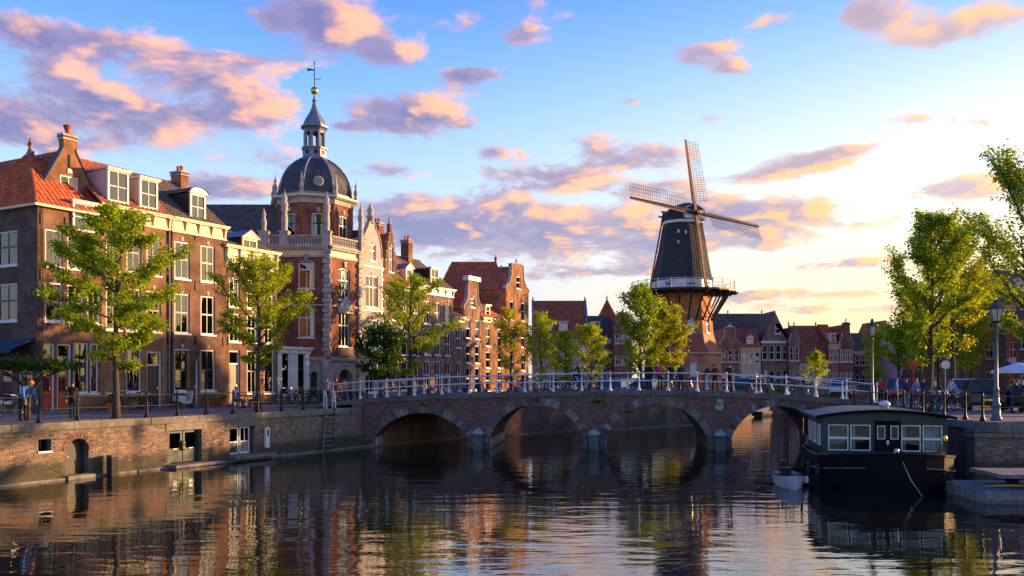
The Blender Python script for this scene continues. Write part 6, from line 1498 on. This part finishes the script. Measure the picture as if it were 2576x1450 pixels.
# ---------------------------------------------------------------- cars
def car(label, loc, rz, paint, suv=True, L=4.5, Wd=1.8, Hh=1.65, group=None):
    t = thing('parked_car', label, 'car', loc, rz, group); hl_ = L / 2; hw = Wd / 2
    pr = [(-hl_, .35), (-hl_ + .05, .85), (-hl_ + .15, .98), (hl_ - 1.35, 1.0), (hl_ - .3, .88), (hl_, .7), (hl_ + .02, .35), (hl_ - .25, .25), (-hl_ + .25, .25)]
    mb = MB(); n = len(pr); ys = [(-hw, .93), (-hw + .06, 1.0), (hw - .06, 1.0), (hw, .93)]
    cz = .6
    for j, (y, s) in enumerate(ys): mb.v += [(x * (s if j in (0, 3) else 1), y, cz + (z - cz) * s) for x, z in pr]
    for j in range(3):
        for k in range(n): mb.f.append((j * n + k, j * n + (k + 1) % n, (j + 1) * n + (k + 1) % n, (j + 1) * n + k)); mb.mi.append(0)
    mb.f.append(tuple(range(n))); mb.mi.append(0); mb.f.append(tuple(range(3 * n, 4 * n))); mb.mi.append(0)
    mb.build('body', paint, t, False)
    x0, x1 = -hl_ + .12, hl_ - 1.2; i0, i1 = -hl_ + .4, hl_ - 1.95; a, b = hw - .06, hw - .22
    bot = [(x0, -a, .98), (x1, -a, .98), (x1, a, .98), (x0, a, .98)]; top = [(i0, -b, Hh - .05), (i1, -b, Hh - .05), (i1, b, Hh - .05), (i0, b, Hh - .05)]
    MB().hexa(bot + top).build('greenhouse', M['car_glass'], t)
    MB().hexa([(i0 - .04, -b - .02, Hh - .05), (i1 + .05, -b - .02, Hh - .05), (i1 + .05, b + .02, Hh - .05), (i0 - .04, b + .02, Hh - .05), (i0 + .1, -b + .1, Hh + .02), (i1 - .1, -b + .1, Hh + .02), (i1 - .1, b - .1, Hh + .02), (i0 + .1, b - .1, Hh + .02)]).build('roof', paint, t)
    for s in (-1, 1):
        for f in (0., .36, .68, 1.):
            q0 = Vector(bot[0 if s < 0 else 3]).lerp(Vector(bot[1 if s < 0 else 2]), f); q1 = Vector(top[0 if s < 0 else 3]).lerp(Vector(top[1 if s < 0 else 2]), f); MB().tube([q0, q1], .035, 5).build('pillar', paint, t)
        for x in (-hl_ + .85, hl_ - .85):
            w_o = MB().lathe([(.2, -.1), (.31, -.11), (.33, 0), (.31, .11), (.2, .1)], 16).xf(Matrix.Rotation(R(90), 4, 'X')).build('wheel', M['rubber'], t, True, (x, s * (hw - .12), .33)); MB().lathe([(.03, -.115), (.19, -.11), (.19, .11), (.03, .115)], 10).xf(Matrix.Rotation(R(90), 4, 'X')).build('rim', M['chrome'], w_o)
        MB().box(-hl_ - .01, -hl_ + .12, *sorted((s * (hw - .1), s * (hw - .32))), .72, .88).build('tail_light', M['door_red'], t); MB().box(hl_ - .15, hl_ + .005, *sorted((s * (hw - .12), s * (hw - .42))), .62, .75).build('headlight', M['lamp_glass'], t)
        MB().box(x1 - .35, x1 - .2, *sorted((s * a, s * (a + .18))), .98, 1.1).build('mirror', paint, t)
    MB().box(-hl_ - .03, -hl_ + .03, -.26, .26, .52, .62).build('number_plate', M['gold'], t); MB().box(-hl_ - .06, -hl_ + .1, -hw + .1, hw - .1, .3, .46).build('bumper', M['iron'], t); MB().box(hl_ - .1, hl_ + .06, -hw + .1, hw - .1, .28, .45).build('bumper', M['iron'], t)
M['car_glass'] = pm('tinted car glass', (.02, .045, .055), .08, .2, 2, spec=.7)
def cp(n, c): return pm(n, c, .25, .06, 3, spec=.6)
car('dark blue green estate car parked behind the lamp on the right quay', onfloor(2470, 49), R(70), cp('dark car paint', (.012, .02, .028)))
car('black hatchback parked beside the dark estate car', onfloor(2592, 46), R(75), cp('black car paint', (.012, .012, .014)))
car('silver car parked behind the tree trunks on the right bank', onfloor(2425, 58), R(60), cp('silver car paint', (.4, .41, .43)))
car('white car parked behind the bridge railing on the far street', onfloor(2122, 80), R(62), cp('white car paint', (.5, .5, .5)))
car('red car parked near the people on the right bank', onfloor(2268, 68), R(60), cp('red car paint', (.35, .03, .02)))
car('dark car parked on the far street behind the bridge', onfloor(1890, 76), R(50), cp('navy car paint', (.015, .02, .04)))
car('grey car parked beyond the bridge before the windmill tree', onfloor(1570, 72), R(55), cp('grey car paint', (.15, .16, .17)))
car('dark red car parked beside the group on the bridge', onfloor(1640, 74), R(60), cp('wine car paint', (.12, .015, .015)))

# ---------------------------------------------------------------- parasol, signs, bollards, cafe sets
t = thing('parasol', 'white square terrace parasol at the right edge', 'parasol', onfloor(2562, 52), 0)
MB().tube([(0, 0, 0), (0, 0, 2.6)], .03, 8).build('pole', M['wood'], t); mb = MB()
for i in range(8):
    a, b = R(45) * i, R(45) * (i + 1); mb.face([(0, 0, 2.65), (1.5 * math.cos(a), 1.5 * math.sin(a), 2.15), (1.5 * math.cos(b), 1.5 * math.sin(b), 2.15)]).face([(1.5 * math.cos(a), 1.5 * math.sin(a), 2.15), (1.5 * math.cos(b), 1.5 * math.sin(b), 2.15), (1.5 * math.cos(b), 1.5 * math.sin(b), 2.0), (1.5 * math.cos(a), 1.5 * math.sin(a), 2.0)])
mb.build('canopy', M['canvas'], t); MB().lathe([(.3, 0), (.3, .08), (.05, .1)], 12).build('base', M['stone_grey'], t)
t = thing('traffic_sign', 'red sign post among the tree trunks on the right bank', 'sign', onfloor(2297, 55), 0)
MB().tube([(0, 0, 0), (0, 0, 2.9)], .035, 8).build('post', M['door_red'], t); MB().lathe([(.02, -.02), (.3, -.02), (.3, .02), (.02, .02)], 16).xf(Matrix.Translation((0, -.05, 2.6)) @ Matrix.Rotation(R(90), 4, 'X')).build('plate', M['door_red'], t)
t = thing('traffic_sign', 'round white sign on a thin post behind the stout trunk', 'sign', onfloor(2378, 60), 0)
MB().tube([(0, 0, 0), (0, 0, 2.9)], .03, 8).build('post', M['chrome'], t); MB().lathe([(.02, -.02), (.3, -.02), (.3, .02), (.02, .02)], 16).xf(Matrix.Translation((0, -.05, 2.6)) @ Matrix.Rotation(R(90), 4, 'X')).build('plate', M['white'], t)
bl_m = MB().lathe([(.09, 0), (.07, .1), (.06, .8), (.08, .84), (.07, .95), (0, 1.0)], 10)
for i, (x, d) in enumerate(((2228, 48.2), (2246, 47.4), (2212, 49.3), (2292, 45.6))):
    t = thing('bollard', 'black iron bollard at the right end of the bridge', 'bollard', onfloor(x, d), 0, 'bollards at the bridge end'); link('shaft', cached('blm', lambda: bl_m.mesh('shaft', M['iron'], True)), t); MB().lathe([(.12, 0), (.12, .06), (.1, .07)], 10).build('foot', M['iron'], t)
def chair(loc, rz, label, group, col_):
    t = thing('cafe_chair', label, 'chair', loc, rz, group)
    MB().box(-.21, .21, -.21, .21, .43, .46).build('seat', M[col_], t); MB().box(-.2, .2, .18, .21, .6, .88).build('backrest', M[col_], t)
    for x in (-.19, .19):
        for y in (-.19, .19): MB().tube([(x, y, 0), (x, y, .86 if y > 0 else .43)], .014, 5).build('leg', M['iron'], t)
def table(loc, label, group):
    t = thing('cafe_table', label, 'table', loc, 0, group); MB().lathe([(.38, .71), (.39, .73), (.38, .75)], 16).build('table_top', M['wood'], t); MB().tube([(0, 0, 0), (0, 0, .71)], .03, 6).build('column', M['iron'], t); MB().lathe([(.24, 0), (.24, .03), (.05, .05)], 10).build('base', M['iron'], t)
for x, d in ((1075, 66), (1150, 68), (1225, 70), (1300, 72)):
    p = onfloor(x, d); table(p, 'round wooden terrace table under the trees past the bridge', 'terrace tables past the bridge')
    for k in range(3):
        a = k * 2.1 + .4; chair(p + Vector((math.cos(a) * .65, math.sin(a) * .65, 0)), a - R(90), 'blue terrace chair around a round table past the bridge', 'terrace chairs past the bridge', 'paint_blue')
p = onfloor(616, 51.2); table(p, 'round table between the two people seated at the brick row', None)
for sx_ in (-1, 1): chair(p + Vector((sx_ * .62, .25, 0)), R(-90) * sx_ * -1, 'dark chair under a seated person at the brick row', 'chairs of the two seated people', 'iron')
# potted plants and boxes along the row
for i, (x, lab) in enumerate(((262, 'clay flower pot with small green plant by the corner house'), (352, 'clay flower pot with leafy plant by the big doorway'), (505, 'clay flower pot beside the arched dormer house door'), (548, 'clay flower pot at the edge of the frieze house'))):
    p = O_ROW + UL * T(x) - NL * .45; t = thing('flower_pot', lab, 'plant', (p.x, p.y, ST), 0); MB().lathe([(.16, 0), (.22, .34), (.24, .34), (.24, .4), (.2, .4)], 10).build('pot', M['tile_red'], t); lf = MB(); r = random.Random(i)
    for _ in range(110):
        c = Vector((r.gauss(0, .16), r.gauss(0, .16), .4 + abs(r.gauss(.15, .2)))); b = r.uniform(0, 6.28); dv = Vector((math.cos(b), math.sin(b), r.gauss(.2, .5))).normalized() * .13; sv = dv.cross(Vector((0, .2, 1))) * .4; lf.face([c, c + dv * .5 + sv, c + dv, c + dv * .5 - sv])
    tag(lf.build('leaves', M['leaf_dark'], t, fix=False), kind='stuff')
# ---------------------------------------------------------------- people: one continuous skinned body per pose
def pose_mesh(J, E, seg):
    """J joint -> (pos, radius); E edges; seg edge -> material slot (0 skin, 1 top, 2 trousers, 3 shoes)"""
    names = list(J); me = bpy.data.meshes.new('body'); me.from_pydata([J[k][0] for k in names], [(names.index(a), names.index(b)) for a, b in E], [])
    o = bpy.data.objects.new('body_tmp', me); col.objects.link(o)
    o.modifiers.new('Skin', 'SKIN').use_smooth_shade = True
    for i, k in enumerate(names):
        sv = me.skin_vertices[0].data[i]; r_ = J[k][1]; sv.radius = (r_, r_) if not hasattr(r_, '__len__') else r_; sv.use_root = (k == 'pelvis')
    o.modifiers.new('Sub', 'SUBSURF').levels = 1
    dgp = bpy.context.evaluated_depsgraph_get(); dgp.update(); out = bpy.data.meshes.new_from_object(o.evaluated_get(dgp))
    bpy.data.objects.remove(o)
    sg = [(Vector(J[a][0]), Vector(J[b][0]), seg[(a, b)]) for a, b in E]
    hd = Vector(J['head'][0])
    bm = bmesh.new(); bm.from_mesh(out)
    def near(c):
        best = (9, 0)
        for a, b, s in sg:
            ab = b - a; t_ = max(0, min(1, (c - a).dot(ab) / max(ab.length_squared, 1e-9))); d = (c - (a + ab * t_)).length
            if d < best[0]: best = (d, s)
        return best[1]
    for f in bm.faces:
        c = f.calc_center_median(); s = near(c)
        if s == 0 and (c - hd).length < .16 and (c.z > hd.z + .035 or (c.y > hd.y + .02 and c.z > hd.z - .06)): s = 4
        f.material_index = s; f.smooth = True
    # face, ears, fingers welded into the same mesh
    x = MB()
    x.lathe([(.018, 0), (.014, .02), (.004, .045)], 5).xf(Matrix.Translation(hd + Vector((0, -.085, -.01))) @ Matrix.Rotation(R(100), 4, 'X'))
    for s in (-1, 1):
        n0_ = len(x.v); x.lathe([(.013, 0), (.013, .008)], 6, 0, 0, 5).xf(Matrix.Translation(hd + Vector((s * .034, -.084, .012))) @ Matrix.Rotation(R(90), 4, 'X'), n0_)
        n0_ = len(x.v); x.lathe([(.025, -.01), (.03, 0), (.02, .012)], 6).xf(Matrix.Translation(hd + Vector((s * .085, .005, -.005))) @ Matrix.Rotation(R(90), 4, 'Y'), n0_)
    x.box(hd.x - .025, hd.x + .025, hd.y - .088, hd.y - .07, hd.z - .056, hd.z - .046, 6)
    for s in 'LR':
        h_, w_ = Vector(J['hand' + s][0]), Vector(J['wrist' + s][0]); d = (h_ - w_).normalized(); sd = d.cross(Vector((0, 0, 1))); sd = sd.normalized() if sd.length > .1 else Vector((0, 1, 0)); dn = d.cross(sd)
        for k in range(4):
            b_ = h_ + sd * (.012 * (k - 1.5)) * 1.6; l = (.07, .08, .075, .058)[k]
            x.tube([b_, b_ + d * l * .55 + dn * .008, b_ + d * l * .95 + dn * .03], [.0095, .0085, .006], 5)
        x.tube([h_ - d * .02 + sd * .03, h_ + sd * .055 + d * .02, h_ + sd * .055 + d * .05 + dn * .015], [.011, .01, .007], 5)
    m2 = x.mesh('x', [M['iron']], True); bm.from_mesh(m2); bm.to_mesh(out); bm.free()
    while len(out.materials) < 7: out.materials.append(M['iron'])
    return out
def joints(hip=.92, lean=0., sit=0., armL=None, armR=None, stride=.0, tuck=0.):
    s = math.sin(lean); c = math.cos(lean); up = lambda h, x=0., y=0.: (x, y - s * h, hip + c * h)
    J = {'pelvis': ((0, 0, hip), (.15, .11)), 'belly': (up(.2), (.145, .10)), 'chest': (up(.42), (.165, .11)), 'neck': (up(.56), .052), 'jaw': (up(.62, 0, -.015), .066), 'head': (up(.71, 0, -.015), .092), 'crown': (up(.79, 0, -.01), .06)}
    for sd, sg in (('L', 1), ('R', -1)):
        st = stride * sg
        J['hip' + sd] = ((sg * .09, 0, hip - .04), .10)
        if sit:
            J['knee' + sd] = ((sg * .11, -.42, hip + .0), .07); J['ankle' + sd] = ((sg * .11, -.40 + tuck, hip - .42), .045); J['toe' + sd] = ((sg * .12, -.54 + tuck, hip - .45), .04)
        else:
            J['knee' + sd] = ((sg * .095, -st * .55 - .02, hip * .54), .066); J['ankle' + sd] = ((sg * .1, -st + .02, .085), .045); J['toe' + sd] = ((sg * .11, -st - .13, .04), .042)
        J['sh' + sd] = (up(.47, sg * .185), .065)
        a = (armL if sd == 'L' else armR) or ((.06, .03, -.28), (.0, -.08, -.25))
        b0 = Vector(J['sh' + sd][0]); e = b0 + Vector((sg * a[0][0], a[0][1], a[0][2])); w_ = e + Vector((sg * a[1][0], a[1][1], a[1][2])); h_ = w_ + (w_ - e).normalized() * .08
        J['elbow' + sd] = (tuple(e), .048); J['wrist' + sd] = (tuple(w_), .034); J['hand' + sd] = (tuple(h_), (.04, .022))
    E = [('pelvis', 'belly'), ('belly', 'chest'), ('chest', 'neck'), ('neck', 'jaw'), ('jaw', 'head'), ('head', 'crown')]; sl = {E[0]: 1, E[1]: 1, E[2]: 1, E[3]: 0, E[4]: 0, E[5]: 0}
    for sd in 'LR':
        for a, b, m in (('pelvis', 'hip', 2), ('hip', 'knee', 2), ('knee', 'ankle', 2), ('ankle', 'toe', 3), ('chest', 'sh', 1), ('sh', 'elbow', 1), ('elbow', 'wrist', 1), ('wrist', 'hand', 0)):
            k = (a if a in ('pelvis', 'chest') else a + sd, b + sd); E.append(k); sl[k] = m
    return J, E, sl
POSE = {'stand': pose_mesh(*joints()), 'walk': pose_mesh(*joints(stride=.24, armL=((.05, .1, -.26), (0, .02, -.25)), armR=((.05, -.12, -.25), (0, -.14, -.2)))),
        'lean': pose_mesh(*joints(lean=.35, armL=((.05, -.16, -.22), (-.02, -.22, .0)), armR=((.05, -.16, -.22), (-.02, -.22, .0)))),
        'sit': pose_mesh(*joints(hip=.52, sit=1, armL=((.05, -.08, -.26), (-.05, -.24, .02)), armR=((.05, -.08, -.26), (-.05, -.24, .02)))),
        'bend': pose_mesh(*joints(lean=.75, armL=((.04, -.1, -.27), (0, -.12, -.22)), armR=((.04, -.1, -.27), (0, -.12, -.22)))),
        'ride': pose_mesh(*joints(hip=.98, lean=.2, sit=1, tuck=.25, armL=((.06, -.2, -.2), (-.02, -.25, .02)), armR=((.06, -.2, -.2), (-.02, -.25, .02))))}
_pc = {}
def cloth(c):
    if c not in _pc: _pc[c] = pm('cloth %.2f %.2f %.2f' % c, c, .85, .15, 12, bump=.2, bscale=60)
    return _pc[c]
SK = pm('skin', (.45, .25, .17), .55, .08, 10)
NAVY, BLACK, WHITE, RED, PINK, BLUE, GREY, BROWN, DRED, JEAN, BEIGE = (.02, .03, .08), (.014, .014, .016), (.6, .6, .62), (.4, .03, .03), (.5, .06, .12), (.08, .2, .5), (.18, .18, .19), (.1, .05, .03), (.16, .02, .02), (.06, .09, .17), (.35, .28, .2)
def person(loc, face, pose, top, legs, hair, label, s=1., group=None, hat=None, bag=None):
    me = POSE[pose].copy()
    for i, m in enumerate((SK, cloth(top), cloth(legs), cloth(BLACK), cloth(hair), cloth(BLACK), cloth((.3, .08, .06)))): me.materials[i] = m
    t = thing('person', label, 'person', loc, R(face), group); o = link('body', me, t)
    hz = max(v.co.z for v in me.vertices); hp = max((v.co for v in me.vertices), key=lambda c: c.z)
    if hat: MB().lathe([(.105, -.12), (.11, -.06), (.09, .0), (.03, .03)], 10).build('cap', cloth(hat), t, True, (hp.x, hp.y, hp.z))
    if bag: MB().box(-.15, .15, .1, .27, .98, 1.4).build('backpack', cloth(bag), t)
    t.scale = (s, s, s); return t
person(onfloor(57, 35.6), 60, 'bend', BLUE, BLACK, (.3, .12, .03), 'person in blue jacket and orange cap bending over a bicycle', 1.08, hat=(.6, .2, .03))
person(onfloor(182, 37.6), 200, 'walk', BLACK, BLACK, DRED, 'person in black coat walking past the red doors', .93)
p = onfloor(616, 51.2)
person(p + Vector((-.62, .25, -.06)), 90, 'sit', (.5, .5, .66), JEAN, BROWN, 'person in pale lilac shirt seated at the table by the brick row')
person(p + Vector((.62, .25, -.06)), -90, 'sit', WHITE, JEAN, (.06, .03, .02), 'person in white shirt seated at the table by the brick row')
person(onfloor(822, 56.5), 20, 'stand', GREY, BLACK, BLACK, 'person in grey top standing among the parked bicycles')
person(onfloor(845, 58), 150, 'walk', RED, BLACK, BROWN, 'person in red top walking before the church door')
person(onfloor(868, 59.2), 190, 'walk', BEIGE, JEAN, BROWN, 'person in beige top heading for the church door')
person(deck(-.6, 3.2), 100, 'stand', BLACK, BLACK, BLACK, 'person in black standing where the bridge begins')
person(onfloor(1080, 66.6), 30, 'sit', DRED, BLACK, BROWN, 'person in dark red seated at the first terrace table'); person(onfloor(1170, 68.4), 220, 'sit', NAVY, BLACK, BROWN, 'person in navy seated at a terrace table')
person(onfloor(1205, 62), 160, 'walk', NAVY, NAVY, (.2, .08, .03), 'person in navy walking past the blue bicycles')
s0 = 12.0
rb = bike(deck(s0, 3.6), BANG + R(180), 'black bicycle ridden across the bridge by a person in dark red', None); person(deck(s0, 3.6) + EB * .22, -90 + math.degrees(BANG), 'ride', DRED, BLACK, BLACK, 'person in dark red cycling across the bridge')
for s, y, f, po, tp, lg, hr_c, lab, bg_ in ((16.35, 5.2, 170, 'stand', BLACK, BLACK, BLACK, 'person in black coat at the left of the group on the bridge', None), (17.0, 4.9, 10, 'stand', PINK, BLACK, (.4, .2, .06), 'person in pink jacket with red bag on the bridge', RED), (17.65, 5.3, 200, 'stand', BLACK, JEAN, BLACK, 'person in black jacket and jeans on the bridge', None),
                        (18.25, 5.0, 20, 'stand', NAVY, BLACK, BROWN, 'person in navy jacket among the group on the bridge', None), (19.6, 4.6, 90, 'lean', BLACK, JEAN, BROWN, 'person leaning forward in black and jeans on the bridge', None), (20.3, 5.3, 180, 'walk', DRED, BLACK, BROWN, 'person in wine red walking on the bridge', None), (20.75, 2.2, 185, 'walk', BLACK, BLACK, BLACK, 'person in long black coat nearest the bridge railing', None)):
    person(deck(s, y), f, po, tp, lg, hr_c, lab, .97, None, None, bg_)
for x, d, f, po, tp, lg, hc, lab in ((2255, 52, 60, 'stand', BLUE, BLACK, BLACK, 'person in light blue top on the right quay'), (2280, 49.5, 200, 'walk', NAVY, GREY, BROWN, 'person in navy coat walking on the right quay'), (2305, 51, 20, 'stand', (.2, .2, .4), JEAN, BEIGE, 'person in violet jacket beside the tree trunks'), (2322, 53.5, 150, 'walk', NAVY, BLACK, BLACK, 'person in dark clothes behind the stout trunk'), (2545, 43.5, 80, 'lean', NAVY, NAVY, RED, 'person in navy jacket leaning by the parked cars'), (2215, 58, 10, 'stand', RED, BLACK, BLACK, 'person in red behind the slim lamp post'), (2395, 56, 90, 'walk', WHITE, BLACK, BROWN, 'person in white top walking behind the bicycles')):
    person(onfloor(x, d), f, po, tp, lg, hc, lab, 1.0)
